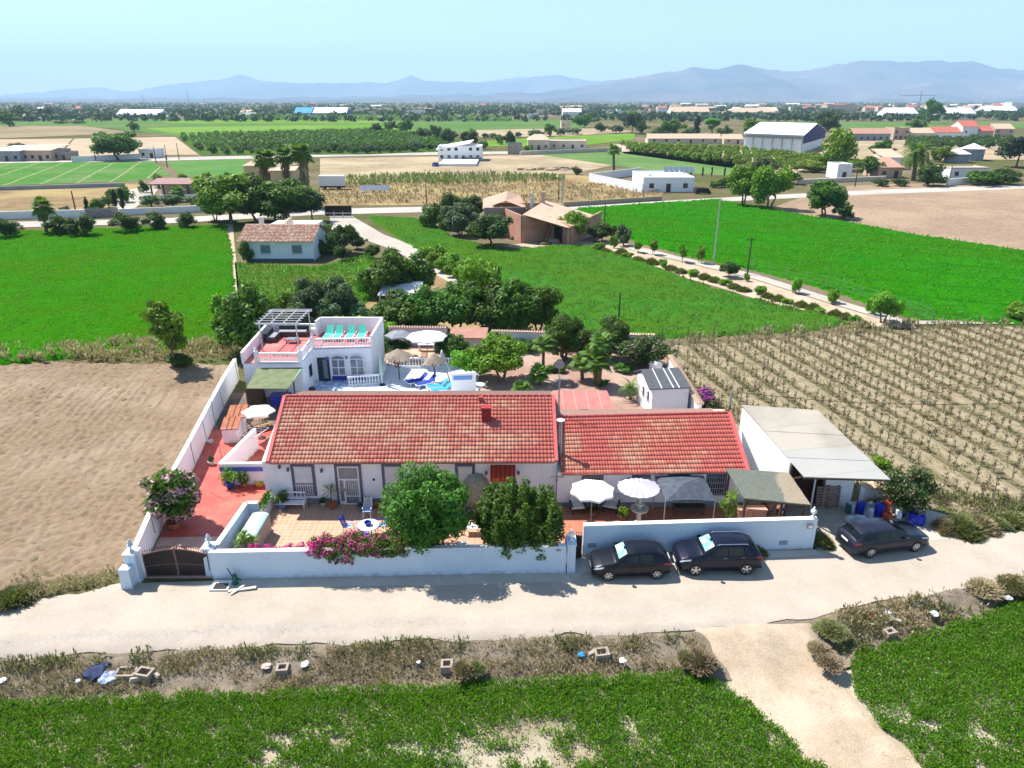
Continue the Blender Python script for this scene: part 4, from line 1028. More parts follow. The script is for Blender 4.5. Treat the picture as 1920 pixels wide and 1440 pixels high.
# door
dx0, dx1 = fx(634), fx(674); dzt = zt
dr = MB().box(dx0, HY-.05, .02, dx1, HY+.01, dzt).build('door', m_white2, house)
mb = MB(); sw = .15
mb.box(dx0-sw, HY-.07, 0, dx0-.002, HY+.01, dzt+sw); mb.box(dx1+.002, HY-.07, 0, dx1+sw, HY+.01, dzt+sw); mb.box(dx0-.002, HY-.068, dzt+.002, dx1+.002, HY+.01, dzt+sw); mb.build('door_frame', m_surround, dr)
mb = MB(); mb.box(dx0+.08, HY-.062, 1.75, dx1-.08, HY-.045, dzt-.1); mb.box(dx0+.08, HY-.062, .25, dx0+.30, HY-.045, 1.65); mb.box(dx0+.40, HY-.062, .62, dx1-.1, HY-.045, 1.65); mb.box(dx0+.40, HY-.062, .12, dx1-.1, HY-.045, .55)
mb.build('pane', m_glassb, dr)
grille(dr, dx0+.40, dx1-.1, .62, 1.65, HY-.09, 6, m_white2, ())
MB().box(dx0+.33, HY-.12, .95, dx0+.36, HY-.05, 1.12).build('handle', m_black, dr)
# fourth opening with the red awning
g = window(house, fx(928), fx(960), fz(912), fz(890), HY, bars=6, shutter=False)
aw = MB(); x0, x1 = fx(920), fx(966); n = 11
for i in range(n):
    a = x0+(x1-x0)*i/n; b = x0+(x1-x0)*(i+1)/n; m_ = i % 2
    aw.add([(a, HY-.03, zt+.10), (b, HY-.03, zt+.10), (b, HY-.62, zt-.42), (a, HY-.62, zt-.42), (b, HY-.64, zt-.64), ((a+b)/2, HY-.64, zt-.70), (a, HY-.64, zt-.64)], [(0,3,2,1), (3,6,5,4,2)], m_)
aw.build('awning', [mat('red_canvas', (.42,.03,.02), (.36,.025,.02), 3), mat('orange_red_canvas', (.62,.08,.03), (.55,.06,.03), 3)], house)
for nm, a, z in (('wall_lamp', 529, 873), ('wall_lamp', 544, 878), ('wall_lamp', 606, 880), ('wall_lamp', 972, 884), ('wall_lamp', 912, 884)):
    x = fx(a); zz = fz(z); mb = MB(); mb.beam((x, HY, zz+.05), (x, HY-.16, zz+.1), .03); mb.lathe(x, HY-.16, [(.02,.10), (.09,.06), (.075,-.1), (.03,-.14)], 8, z=zz)
    mb.build(nm, m_surround, house)
MB().box(fx(699), HY-.03, fz(901), fx(703), HY+.01, fz(897)).build('meter_box', m_black, house)
# painted letters on the end of the wall
def text(name, s, size, loc, rot, m, parent=None, ext=.004, align='CENTER'):
    cu = bpy.data.curves.new(name, 'FONT'); cu.body = s; cu.size = size; cu.extrude = ext; cu.align_x = align; cu.align_y = 'CENTER'
    o = bpy.data.objects.new(name, cu); COL.objects.link(o); dg = bpy.context.evaluated_depsgraph_get(); me = bpy.data.meshes.new_from_object(o.evaluated_get(dg)); bpy.data.objects.remove(o)
    me.materials.clear(); me.materials.append(m); o = bpy.data.objects.new(name, me); COL.objects.link(o)
    if parent is not None:
        off = Vector((0,0,0)); p = parent
        while p is not None: off += p.location; p = p.parent
        o.parent = parent; KIDS.setdefault(parent.name, []).append(o); loc = Vector(loc)-off
    o.location = loc; o.rotation_euler = rot; return o

# ------------------------------------------------------------ annex house
annex = thing('annex_house', 'lower white annex with a bright red tiled roof joined to the farmhouse', 'house', (8, 39, 0))
AY = 36.35; AX0, AX1 = 2.65, 13.75
AEL = v3(1046, 889, 35.95); AER = v3(1401, 885, 36.05); ARL = v3(1046, 783, 41.0); ARR = v3(1366, 775, 41.5)
AEL = (2.84, 35.95, AEL[2]); ARL = (2.80, 41.0, ARL[2])
mb = MB(); mb.prism([(AX0, AY), (AX1, AY), (AX1-.1, 43.1), (AX0, 43.1)], 0, AEL[2]-.12)
x = AX1-.25; mb.add([(x, AY+.05, AEL[2]-.12), (x, 43.1, AEL[2]-.12), (x, 41.4, ARR[2]-.12), (x+.2, AY+.05, AEL[2]-.12), (x+.2, 43.1, AEL[2]-.12), (x+.2, 41.4, ARR[2]-.12)], [(0,1,2), (5,4,3), (0,3,4,1), (1,4,5,2), (2,5,3,0)])
mb.build('wall', m_white, annex)
def worn_annex(u, v, r):
    n = fbm(u*5+3, u*0+v*3.5, 3, 21); bandx = np.exp(-((u-.62)/.28)**2)
    a = (n-.45)*4 + bandx*1.0-.35 + (r-.5)*.6 + (u < .12)*.8 - (v > .9)*2 - (u > .94)*1.2
    return np.clip(a, 0, 1)*.85
tile_sheet(annex, AEL, AER, ARL, ARR, .36, .17, m_tile2, worn_annex, 2)
mb = MB(); mb.slab((AEL[0], AEL[1]+.05, AEL[2]-.035), (AER[0]-.1, AER[1]+.05, AER[2]-.035), (ARR[0]-.1, ARR[1], ARR[2]-.035), (ARL[0], ARL[1], ARL[2]-.035), .09)
mb.slab((ARL[0], 41.02, ARL[2]-.0), (ARR[0]-.1, 41.52, ARR[2]-.0), (13.0, 41.9, ARR[2]-.03), (2.9, 41.5, ARL[2]-.03), .09)
mb.slab((2.9, 41.52, ARL[2]-.04), (13.0, 41.92, ARR[2]-.04), (13.3, 43.3, 3.35), (2.8, 43.2, 3.3), .09)
mb.build('roof_deck', mat('brown_back_roof', (.22,.13,.10), (.30,.19,.15), 6, .9, .5, 20), annex)
mb = MB()
for i in range(28):
    a = i/28; b = (i+1)/28-.004; P = lambda t: tuple(ARL[q]+(ARR[q]-ARL[q])*t+(.05 if q == 2 else 0) for q in range(3))
    mb.tube([P(a), P(b)], [.12, .105], 8)
mb.build('ridge', m_redpaint, annex)
MB().beam(Vector(AER)+Vector((.05, 0, .05)), Vector(ARR)+Vector((.05, 0, .05)), .24, .16).build('verge', m_redpaint, annex)
def ax(px): return vz(px, 900, AY)[0]
def az_(py): return vz(1200, py, AY)[1]
for (a, b, nb) in ((1094, 1128, 8), (1188, 1216, 7), (1256, 1290, 8), (1327, 1360, 8)):
    window(annex, ax(a), ax(b), .95, AEL[2]-.32, AY, bars=nb, shutter=False, gl=m_glass, sw=.1, gm=mat('grey_grille', (.5,.5,.55), (.4,.4,.45)))
MB().box(AX0+.01, AY-.03, 0, AX1-.01, AY+.01, .35).build('plinth', m_grey, annex)
text('lettering', 'EL MORINO', .145, (ax(1045.5), AY-.02, az_(894)), (R(90), 0, 0), m_black, annex)
text('house_number', '181', .17, (ax(1044), AY-.02, az_(900)), (R(90), 0, 0), m_black, annex)
# stove pipe in the valley between the roofs
mb = MB(); fxp, fzp = vz(1053, 788, 37.6); mb.tube([(fxp, 37.6, 2.3), (fxp-.05, 37.6, fzp)], .105, 10); mb.build('flue_pipe', m_greym, annex)
MB().lathe(fxp-.05, 37.6, [(.02, .1), (.24, .03), (.24, 0.)], 12, z=fzp).build('flue_cap', m_white2, annex)
mb = MB(); ax_, azp = 3.1, 5.0
mb.tube([(3.0, 41.3, 3.6), (3.0, 41.3, 6.3)], .025, 5); mb.beam((2.6, 41.3, 6.2), (3.7, 41.2, 6.25), .025)
for i in range(6): mb.beam((2.65+i*.19, 41.05, 6.21+i*.008), (2.65+i*.19, 41.5, 6.21+i*.008), .018)
tag(mb.build('tv_aerial', m_greym), 'thin television aerial on a mast between the two red roofs', 'aerial')

# ------------------------------------------------------------ front boundary walls
def lwall(name, label, pts, h, t=.26, cap=.035, z0=-.02, hs=None, m=m_whiteb, cm=m_cap, loc=None, cat='wall'):
    T = thing(name, label, cat, (pts[0][0], pts[0][1], 0)); a = MB(); b = MB()
    for i in range(len(pts)-1):
        h0 = h if hs is None else hs[i]; h1 = h if hs is None else hs[i+1]
        a.wall(pts[i], pts[i+1], z0, h0, h1, t)
        p0, p1 = Vector(pts[i]+(0,)) if len(pts[i]) == 2 else Vector(pts[i]), Vector(pts[i+1]+(0,)) if len(pts[i+1]) == 2 else Vector(pts[i+1])
        d = (p1-p0).normalized()*.0; P0 = p0-d; P1 = p1+d; nx = Vector((-(p1-p0).y, (p1-p0).x, 0)).normalized()*(t/2+.025)
        lo = [tuple(q) for q in (P0-nx, P1-nx, P1+nx, P0+nx)]; hh = (h0, h1, h1, h0)
        b.hexa([(q[0], q[1], hh[k]+.001) for k, q in enumerate(lo)]+[(q[0], q[1], hh[k]+cap) for k, q in enumerate(lo)])
    a.build('wall_face', m, T); b.build('coping', cm, T); return T
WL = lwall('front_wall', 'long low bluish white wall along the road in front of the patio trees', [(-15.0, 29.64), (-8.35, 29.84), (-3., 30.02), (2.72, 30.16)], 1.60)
text('wall_number', '181', .20, (2.33, 30.005, 1.42), (R(90), 0, R(1.5)), m_black, WL)
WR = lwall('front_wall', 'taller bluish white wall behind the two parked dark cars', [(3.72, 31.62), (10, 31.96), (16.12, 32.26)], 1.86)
mb = MB()
for (px_, pz) in ((1109, 1017), (1468, 1016)):
    x, z = vz(px_, pz, 31.75 if px_ < 1200 else 32.1); y = np.interp(x, [3.72, 10, 16.12], [31.49, 31.83, 32.13]); mb.obox(x, y-.012, z-.14, .46, .03, .26, R(3))
build_each(mb, 'meter_hatch', mat('blue_grey_hatch', (.20,.27,.36), (.26,.30,.36), 8, .5), WR)
sg = MB(); sg.obox(15.72, 31.98, 1.40, .30, .03, .24, R(3)); s_ = sg.build('address_plaque', mat('terracotta_frame', (.4,.15,.1), (.34,.12,.08)), WR)
MB().obox(15.72, 31.96, 1.44, .23, .03, .16, R(3)).build('plaque_face', m_white2, s_)
# pillars and finials
def finial(x, y, z, label, k=1.):
    mb = MB(); mb.lathe(x, y, [(.13*k, 0), (.13*k, .05), (.05*k, .08), (.045*k, .2), (.15*k, .33), (.16*k, .42), (.09*k, .5), (.04*k, .55), (.06*k, .6), (.02*k, .66)], 12, z=z)
    return one('finial', mb, m_white2, label, 'finial', 'white finials on the walls', smooth=True)
mb = MB(); mb.obox(3.0, 30.45, 0, .42, .8, 1.66, 0); mb.obox(3.0, 30.45, 1.662, .5, .88, .05)
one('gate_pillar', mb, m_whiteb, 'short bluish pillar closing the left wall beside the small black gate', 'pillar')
finial(3.0, 30.45, 1.71, 'white finial on the pillar beside the small black gate')
finial(15.9, 32.26, 1.9, 'white finial at the right end of the wall by the timber shelter')
# small gate
def gate(name, label, x0, y0, x1, y1, zt0, zm, leaves, m=m_black):
    T = thing(name, label, 'gate', ((x0+x1)/2, (y0+y1)/2, 0))
    for L in range(leaves):
        a = L/leaves; b = (L+1)/leaves; mb = MB(); A = lambda t: (x0+(x1-x0)*t, y0+(y1-y0)*t)
        def top(t): return zt0+(zm-zt0)*math.sin(math.pi*t)
        pa, pb = A(a+.006), A(b-.006); seg = 10
        for i in range(seg):
            t0 = a+.006+(b-a-.012)*i/seg; t1 = a+.006+(b-a-.012)*(i+1)/seg
            mb.wall(A(t0), A(t1), .08, top(t0)-.12, top(t1)-.12, .012)
        lf = mb.build('leaf', mat('dark_gate_sheet', (.020,.012,.012), (.03,.02,.018), 4, .5), T)
        fr = MB(); fr.beam(pa+(.05,), pa+(top(a)-.06,), .06); fr.beam(pb+(.05,), pb+(top(b)-.06,), .06); fr.beam(pa+(.08,), pb+(.08,), .06)
        for i in range(seg):
            t0 = a+(b-a)*i/seg; t1 = a+(b-a)*(i+1)/seg; fr.beam(A(t0)+(top(t0)-.12,), A(t1)+(top(t1)-.12,), .045)
            fr.beam(A(t0)+(.45*zt0+.14*math.sin(math.pi*t0),), A(t1)+(.45*zt0+.14*math.sin(math.pi*t1),), .035)
        fr.build('leaf_frame', mat('rusty_gate_frame', (.20,.12,.10), (.13,.08,.07), 6, .6), lf)
        sp = MB(); n = int((x1-x0)/leaves/.115)
        for i in range(n):
            t = a+(b-a)*(i+.5)/n; p = A(t); sp.lathe(p[0], p[1], [(.012, -.12), (.012, .03), (.028, .05), (.001, .15)], 5, z=top(t))
        sp.build('spikes', m, lf)
    return T
gate('drive_gate', 'wide black two-leaf driveway gate with an arched spiked top', -18.42, 29.72, -15.2, 29.78, 1.45, 1.78, 2)
gate('garden_gate', 'narrow black spiked gate between the two front walls', 2.78, 31.12, 3.62, 31.3, 1.5, 1.6, 1)
one('pillar_block', MB().obox(-18.95, 29.0, -.02, .55, .5, 1.15, 0, tap=.92), m_whiteb, 'lower white block in front of the left gate pillar', 'block')
for (x, y, l, hh) in ((-18.82, 29.55, 'white gate pillar at the corner of the ploughed field', 1.62), (-15.15, 30.05, 'white pillar behind the black driveway gate beside the patio wall', 1.62)):
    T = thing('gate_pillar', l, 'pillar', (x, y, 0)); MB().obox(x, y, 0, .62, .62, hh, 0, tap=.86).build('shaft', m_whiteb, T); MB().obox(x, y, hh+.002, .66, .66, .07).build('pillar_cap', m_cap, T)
    mb = MB(); mb.lathe(x, y, [(.15, 0), (.14, .04), (.05, .09), (.05, .24), (.17, .34), (.12, .42), (.08, .46), (.10, .55), (.03, .66)], 10, z=hh+.075)
    tag(mb.build('finial', mat('blue_grey_stone', (.45,.52,.58), (.55,.6,.64), 6)), 'stone finial on the pillar %s the driveway gate' % ('left of' if x < -17 else 'right of'), 'finial')
MB()
# yard side walls
lw = [(-18.95, 29.9), (-19.75, 34.), (-20.7, 40.), (-21.9, 46.5), (-23.0, 53.), (-23.6, 57.)]
lwall('side_wall', 'long white wall between the ploughed field and the red driveway', lw, 1.7, .22, .03, m=m_white, hs=[1.45, 1.75, 1.8, 1.8, 1.9, 1.9])
lwall('divider_wall', 'white wall between the driveway and the patio, rising towards the back', [(-14.95, 29.98), (-14.85, 34.4), (-14.2, 34.42)], 1.5, .22, .03, m=m_whiteb, cm=m_cap)
T = lwall('striped_wall', 'white wall with a broad blue band at the end of the driveway', [(-18.1, 39.0), (-14.62, 39.1)], 1.5, .2, .03, m=m_white)
MB().box(-18.1, 38.875, 1.02, -14.62, 38.905, 1.30).build('blue_band', m_stripe, T)
lwall('ramp_wall', 'white wall running back from the blue-banded wall', [(-18.1, 39.1), (-17.55, 43.9)], 1.45, .18, .03, m=m_white, hs=[1.45, 1.55])
# iron posts on the side wall
for i, (px_, yb, yt) in enumerate(((290, 996, 935), (284, 960, 928), (365, 868, 818), (387, 822, 788), (418, 872, 745), (420, 768, 736), (446, 708, 680))):
    x, y = at(px_, yb, 1.7 if i not in (4,) else .1); z0 = 1.6 if i != 4 else .05; z1 = min(5, vz(px_, yt, y)[1])
    if i == 1: continue
    one('iron_post', MB().tube([(x, y, z0), (x-.06, y, z1)], .022, 5), m_pole, ('thin iron rod on the %s of the white side wall' % ('front part', '', 'middle', 'middle', 'inner side', 'far part', 'back end')[i]) if i != 3 else 'thin iron rod on the side wall, next one back from the middle', 'post')

# ------------------------------------------------------------ pool house with roof terrace
ph = thing('pool_house', 'white flat-roofed pool house with a red roof terrace and arched windows', 'house', (-16.5, 56, 0))
A0 = (-20.4, 53.1); A1 = (-16.75, 53.1); A2 = (-16.75, 56.6); A3 = (-11.95, 57.0); A4 = (-11.6, 61.2); A5 = (-21.9, 61.2); A6 = (-21.4, 53.1)
mb = MB(); mb.prism([A6, A1, A2, A3, A4, A5], 0, 2.9); mb.build('wall', m_white, ph)
MB().poly([(p[0], p[1], 2.94) for p in [A6, A1, A2, A3, A4, A5]]).build('terrace_floor', m_redroof, ph)
mb = MB(); mb.wall(A6, A5, 2.9, 3.85, t=.18); mb.wall(A5, (-17.1, 61.2), 2.9, 3.75, t=.18); mb.wall((-17.1, 61.2), A4, 2.9, 4.35, t=.18); mb.wall(A4, (A3[0]+.05, A3[1]+.2), 2.9, 4.35, 3.9, t=.18); mb.wall((-17.15, 61.1), (-17.25, 60.0), 2.9, 4.35, t=.16)
mb.build('parapet', m_white, ph)
def balustrade(T, p0, p1, z, h=.78, n=18, m=m_white2, name='balustrade'):
    mb = MB(); mb.wall(p0, p1, z, z+.10, t=.2); mb.wall(p0, p1, z+h-.10, z+h, t=.2)
    for i in range(n):
        t = (i+.5)/n; mb.lathe(p0[0]+(p1[0]-p0[0])*t, p0[1]+(p1[1]-p0[1])*t, [(.05, .10), (.035, .16), (.075, .30), (.035, .48), (.03, .56), (.06, h-.10)], 7, z=z)
    return mb.build(name, m, T)
balustrade(ph, (-20.15, 53.2), (-16.95, 53.2), 2.94, .85, 15)
balustrade(ph, (-16.85, 53.5), (-16.85, 56.5), 2.94, .85, 11)
balustrade(ph, (-16.5, 56.75), (-12.05, 57.1), 2.94, .85, 20)
mb = MB()
for x, y in ((-20.3, 53.2), (-16.82, 53.2), (-16.75, 56.7)): mb.obox(x, y, 2.9, .26, .26, 1.05); mb.lathe(x, y, [(.13, 0), (.05, .06), (.12, .2), (.05, .3), (.02, .42)], 8, z=3.95)
build_each(mb, 'post', m_white2, ph)
# door, arched windows, lamps on the front
mb = MB(); mb.obox(-16.0, 56.62, .05, 1.0, .06, 2.1, .08); d = mb.build('door', mat('dark_green_door', (.02,.035,.045), (.03,.04,.05)), ph)
MB().obox(-15.85, 56.58, .3, .36, .04, 1.7, .08).build('pane', m_glassb, d)
for cx, cy in ((-14.75, 56.72), (-13.2, 56.84)):
    mb = MB(); mb.box(cx-.56, cy-.03, .5, cx+.56, cy+.04, 1.95)
    pts = [(cx+.56*math.cos(t), cy-.03, 1.95+.36*math.sin(t)) for t in np.linspace(0, math.pi, 10)]; mb.poly(pts)
    g = mb.build('window', m_glassb, ph); fr = MB()
    for k in (-.56, 0, .56): fr.box(cx+k-.035, cy-.07, .5, cx+k+.035, cy-.031, 1.95)
    for z in (.5, 1.2, 1.92): fr.box(cx-.56, cy-.072, z, cx+.56, cy-.032, z+.06)
    for i in range(9):
        t0, t1 = math.pi*i/9, math.pi*(i+1)/9; fr.beam((cx+.6*math.cos(t0), cy-.05, 1.95+.4*math.sin(t0)), (cx+.6*math.cos(t1), cy-.05, 1.95+.4*math.sin(t1)), .07)
    fr.build('window_frame', m_white2, g)
    MB().box(cx-.6, cy-.10, .12, cx+.6, cy-.02, .46).build('blue_tiled_panel', m_blue, g)
for x, y in ((-15.55, 56.5), (-13.98, 56.62)):
    MB().lathe(x, y-.02, [(.02, .16), (.10, .1), (.07, -.1), (.02, -.14)], 8, z=2.15).build('wall_lamp', m_stripe, ph)
MB().box(-16.9, 53.35, 0, -16.7, 53.6, 0.01)
# side of the left block: small dark window
MB().box(-16.79, 54.9, 1.0, -16.72, 55.7, 2.0).build('window', m_glass, ph)
# white frame pergola on the terrace
pg = thing('terrace_pergola', 'open white slatted pergola frame standing on the red roof terrace', 'pergola', (-19.6, 57.5, 2.94))
P4 = [(-20.75, 56.0), (-17.75, 56.0), (-17.75, 59.9), (-20.95, 59.9)]; HH = 5.3
mb = MB()
for p in P4: mb.beam(p+(2.95,), p+(HH,), .09)
build_each(mb, 'post', m_palem, pg)
mb = MB()
for i in (0, 2): mb.beam((P4[i][0]-(.3 if i == 0 else -.3), P4[i][1], HH), (P4[(i+1) % 4][0]+(.3 if i == 0 else -.3), P4[(i+1) % 4][1], HH), .1)
for i in range(4): x = -20.85+i*1.04; mb.beam((x, 55.7, HH+.07), (x, 60.2, HH+.07), .06)
for i in range(7): y = 55.8+i*.68; mb.beam((-21.1, y, HH+.14), (-17.4, y, HH+.14), .05)
mb.build('slats', m_palem, pg)
# green canopy beside it
cn = thing('green_canopy', 'mottled green sheet canopy on posts against the pool house', 'canopy', (-18.7, 51.3, 0))
a, b, c, d_ = at3(482, 690, 2.66), at3(568, 689, 2.66), at3(539, 729, 2.25), at3(461, 728, 2.25)
mb = MB(); mb.slab(d_, c, b, a, .06)
t = NT('green_sheet'); P = t.pos('world'); sx = t.n('SeparateXYZ'); t.t.links.new(P, sx.inputs[0])
col = t.mix(t.ramp(t.noise(P, 1.6, 5), [(.4, 0.), (.6, 1.)]), (.10,.135,.06), (.16,.18,.075))
edge = t.ramp(t.math('ADD', sx.outputs[0], t.math('MULTIPLY', sx.outputs[1], -.12)), [(0, 0.), (1, 0.)])
col = t.mix(t.ramp(t.math('ADD', t.math('MULTIPLY_ADD', sx.outputs[0], .5, 9.3), t.math('MULTIPLY', sx.outputs[1], -.01)), [(.38, 0.), (.42, 1.)]), col, (.20,.40,.24))
mb.build('roof_sheet', t.done(col, .7), cn)
mb = MB()
for p in (c, d_, (c[0], c[1]+1.6, 2.3), (d_[0]+.1, d_[1]+1.6, 2.3)): mb.beam((p[0]-.05, p[1]+.1, 0), (p[0]-.05, p[1]+.1, p[2]-.07), .09)
build_each(mb, 'post', m_darkw, cn)

# ------------------------------------------------------------ skillion roof, white shed, garden walls
sk = thing('lean_to', 'low outbuilding with a flat faded pink sheet roof behind the annex', 'outbuilding', (5, 46.5, 0))
a, b, c, d_ = at3(1034, 768, 2.45), at3(1153, 768, 2.45), at3(1138, 732, 2.6), at3(1036, 732, 2.6)
t = NT('pink_sheet'); P = t.pos('world'); sx = t.n('SeparateXYZ'); t.t.links.new(P, sx.inputs[0]); fr = t.math('FRACT', t.math('MULTIPLY', sx.outputs[0], 1.12))
col = t.mix(t.ramp(t.noise(P, 1.3, 4), [(.35, 0.), (.65, 1.)]), (.40,.14,.12), (.46,.18,.15)); col = t.mix(t.ramp(fr, [(0, .7), (.05, .7), (.08, 0.)]), col, (.6,.32,.26))
MB().slab(a, b, c, d_, .1).build('roof_sheet', t.done(col, .8), sk)
MB().prism([(a[0]+.1, a[1]+.15), (b[0]-.12, b[1]+.15), (c[0]-.1, c[1]-.1), (d_[0]+.1, d_[1]-.1)], 0, 2.33).build('wall', m_cap, sk)
ws = thing('garden_shed', 'small white garden shed with a dark pitched roof crossed by pale battens', 'shed', (11.6, 50.8, 0))
S = [(10.62, 50.45), (13.4, 50.95), (13.2, 52.6), (10.0, 53.1)]
S = [(10.55, 49.3), (13.35, 49.6), (13.2, 52.9), (9.95, 52.6)]
rA, rB = (10.0, 51.6, 3.0), (13.0, 52.0, 3.0); fA, fB = (10.25, 49.1, 2.35), (13.45, 49.45, 2.35)
bA, bB = (9.75, 53.3, 2.2), (13.05, 53.6, 2.2)
mb = MB(); mb.prism(S, 0, 2.2)
mb.add([(S[0][0], S[0][1], 2.2), (S[3][0], S[3][1], 2.2), (10.22, 51.5, 2.86), (S[1][0], S[1][1], 2.2), (S[2][0], S[2][1], 2.2), (12.85, 51.9, 2.86)], [(0,1,2), (3,5,4), (0,2,5,3), (1,4,5,2)])
mb.build('wall', mat('whitewashed_blocks', (.78,.78,.8), (.68,.69,.72), 7, .8, .6, 9), ws)
MB().slab(fA, fB, rB, rA, .07).slab(rA, rB, bB, bA, .07).build('roof', mat('dark_grey_roof', (.10,.105,.115), (.075,.08,.09), 4, .7), ws)
mb = MB()
for u in (.30, .58, .72):
    L = lambda p, q, t: Vector(p).lerp(Vector(q), t); mb.beam(L(fA, fB, u)+Vector((0, 0, .02)), L(rA, rB, u)+Vector((0, 0, .02)), .06, .03)
build_each(mb, 'batten', m_white2, ws)
for y in (50.3, 51.3):
    x = np.interp(y, [49.3, 52.6], [10.55, 9.95]); mb = MB().box(x-.04, y-.3, 1.05, x+.03, y+.3, 1.75); g = mb.build('window', m_glass, ws); fr = MB()
    for k in (-.3, 0, .3): fr.box(x-.07, y+k-.03, 1.05, x-.042, y+k+.03, 1.75)
    for k in (1.05, 1.4, 1.72): fr.box(x-.072, y-.3, k, x-.041, y+.3, k+.04)
    fr.build('window_frame', m_white2, g)
def tilecap(T, p0, p1, z, w=.42, m=None, n=None, name='tile_coping'):
    L = math.hypot(p1[0]-p0[0], p1[1]-p0[1]); n = n or int(L/.24); dx, dy = (p1[0]-p0[0])/L, (p1[1]-p0[1])/L; mb = MB()
    for i in range(n):
        t = (i+.5)/n; x = p0[0]+(p1[0]-p0[0])*t; y = p0[1]+(p1[1]-p0[1])*t
        for sg in (-1, 1): mb.tube([(x, y, z+.09), (x-dy*sg*w*.62, y+dx*sg*w*.62, z)], [.07, .085], 6)
    return mb.build(name, m or m_claycap, T)
m_claycap = mat('clay_coping', (.58,.38,.24), (.66,.48,.34), 6, .8)
def capwall(name, label, p0, p1, h, m=m_white, t=.2):
    T = thing(name, label, 'wall', (p0[0], p0[1], 0)); MB().wall(p0, p1, 0, h, t=t).build('wall_face', m, T); tilecap(T, p0, p1, h); return T
capwall('garden_wall', 'white garden wall with a tiled top between the shed and the vineyard', (13.75, 47.6), (13.75, 58.5), 1.75)
capwall('garden_wall', 'lilac garden wall with a clay tiled top behind the pool terrace', (-12.0, 66.2), (-6.3, 66.0), 1.9, m_lilac)
capwall('garden_wall', 'white garden wall with a tiled top behind the palm garden', (-2.0, 65.6), (13.6, 64.3), 1.7)
brs = thing('brown_roofed_store', 'low garden store with a brownish red roof against the back wall', 'outbuilding', (-4, 64.5, 0))
MB().box(-5.8, 64.8, 0, -2.6, 66.0, 1.45).build('wall', m_white, brs)
MB().slab((-6.0, 64.0, 1.5), (-2.4, 63.9, 1.5), (-2.3, 66.2, 1.85), (-5.9, 66.3, 1.85), .1).build('roof', mat('brown_red_sheet', (.42,.22,.17), (.34,.16,.12), 2), brs)
mb = MB(); mb.wall((-4.95, 53.75), (-2.95, 53.95), 0, 1.85, t=.25); T = thing('shower_wall', 'white wall with a blue panel at the end of the pool terrace', 'wall', (-4, 53.8, 0)); mb.build('wall_face', m_white, T)
MB().wall((-4.75, 53.60), (-3.25, 53.755), 1.3, 1.62, t=.05).build('blue_panel', mat('sky_blue_panel', (.16,.33,.68), (.13,.28,.6)), T)
# pool and low walls
T = thing('swimming_pool', 'deep blue swimming pool edge just behind the farmhouse roof', 'pool', (-10.5, 50.8, 0))
MB().box(-13.6, 49.0, .06, -7.6, 53.35, .14).build('water', mat('pool_water', (.01,.035,.35), (.01,.05,.42), 2, .05, spec=.5), T)
mb = MB(); mb.box(-14.0, 53.352, .0, -7.2, 53.9, .22); mb.box(-14.0, 48.6, 0, -13.602, 53.35, .22); mb.box(-7.598, 48.6, 0, -7.2, 53.35, .22); mb.build('pool_rim', m_white2, T)
T = thing('pool_balustrade', 'white balustrade between the pool and the arched windows', 'balustrade', (-12, 55.9, 0)); balustrade(T, (-13.8, 55.5), (-11.2, 56.1), 0.03, .85, 11, name='balusters')
T = thing('pool_balustrade', 'white balustrade running back from the closed green parasol', 'balustrade', (-11.2, 58, 0)); balustrade(T, (-11.1, 56.2), (-11.3, 59.9), .03, .85, 15, name='balusters')
T = thing('pool_balustrade', 'white railing behind the straw parasols', 'balustrade', (-8, 60, 0)); balustrade(T, (-11.2, 60.05), (-5.3, 60.05), .03, .9, 22, name='balusters')

# ------------------------------------------------------------ big shed at the right
bs = thing('open_barn', 'open-fronted white barn with a large sloping grey sheet roof', 'barn', (17.5, 38.5, 0))
Q = [at3(1390, 760, 4.3), at3(1533, 770, 4.3), at3(1670, 899, 3.3), at3(1508, 894, 3.3)]
t = NT('grey_roof_sheet'); P = t.pos('world'); sx = t.n('SeparateXYZ'); t.t.links.new(P, sx.inputs[0])
col = t.mix(t.ramp(t.noise(P, .7, 5), [(.35, 0.), (.65, 1.)]), (.36,.32,.265), (.31,.275,.225)); col = t.mix(t.ramp(t.noise(P, .25, 3), [(.45, 0.), (.6, 1.)]), col, (.40,.355,.29))
sh_ = t.math('MULTIPLY_ADD', sx.outputs[1], .25, -9.0); col = t.mix(t.ramp(sh_, [(.0, .75), (.18, .4), (.22, 0.)]), col, (.37,.37,.345))
fr = t.math('FRACT', t.math('MULTIPLY_ADD', sx.outputs[1], .41, t.math('MULTIPLY', sx.outputs[0], -.06))); col = t.mix(t.ramp(fr, [(0, .25), (.02, .25), (.04, 0.)]), col, (.15,.14,.13))
wv = t.n('TexWave'); t.set(wv, 'Vector', P); t.set(wv, 'Scale', 2.2); wv.bands_direction = 'X'; t.bump(wv.outputs[1], .25, .03)
rs_ = t.done(col, .7)
L = lambda p, q, u: tuple(p[i]+(q[i]-p[i])*u for i in range(3)); mb = MB()
for i in range(3):
    u0, u1 = (0, .38, .74)[i], (.40, .76, 1.)[i]; a, b, c, d_ = L(Q[3], Q[0], 1-u1), L(Q[2], Q[1], 1-u1), L(Q[2], Q[1], 1-u0), L(Q[3], Q[0], 1-u0); k = .03*(2-i)*1.0
    mb.slab(*[(p[0], p[1], p[2]+.02*(2-i)*(1 if True else 0)) for p in (a, b, c, d_)], .05)
mb.build('roof_sheet', rs_, bs)
w0, w1 = (14.72, 41.4), (15.75, 35.55)
mb = MB(); mb.wall(w0, w1, 0, 4.16, 3.42, .2); mb.wall((14.8, 41.5), (19.0, 40.7), 0, 4.1, t=.2); mb.wall((19.05, 40.6), (20.0, 36.6), 0, 4.05, 3.45, .2)
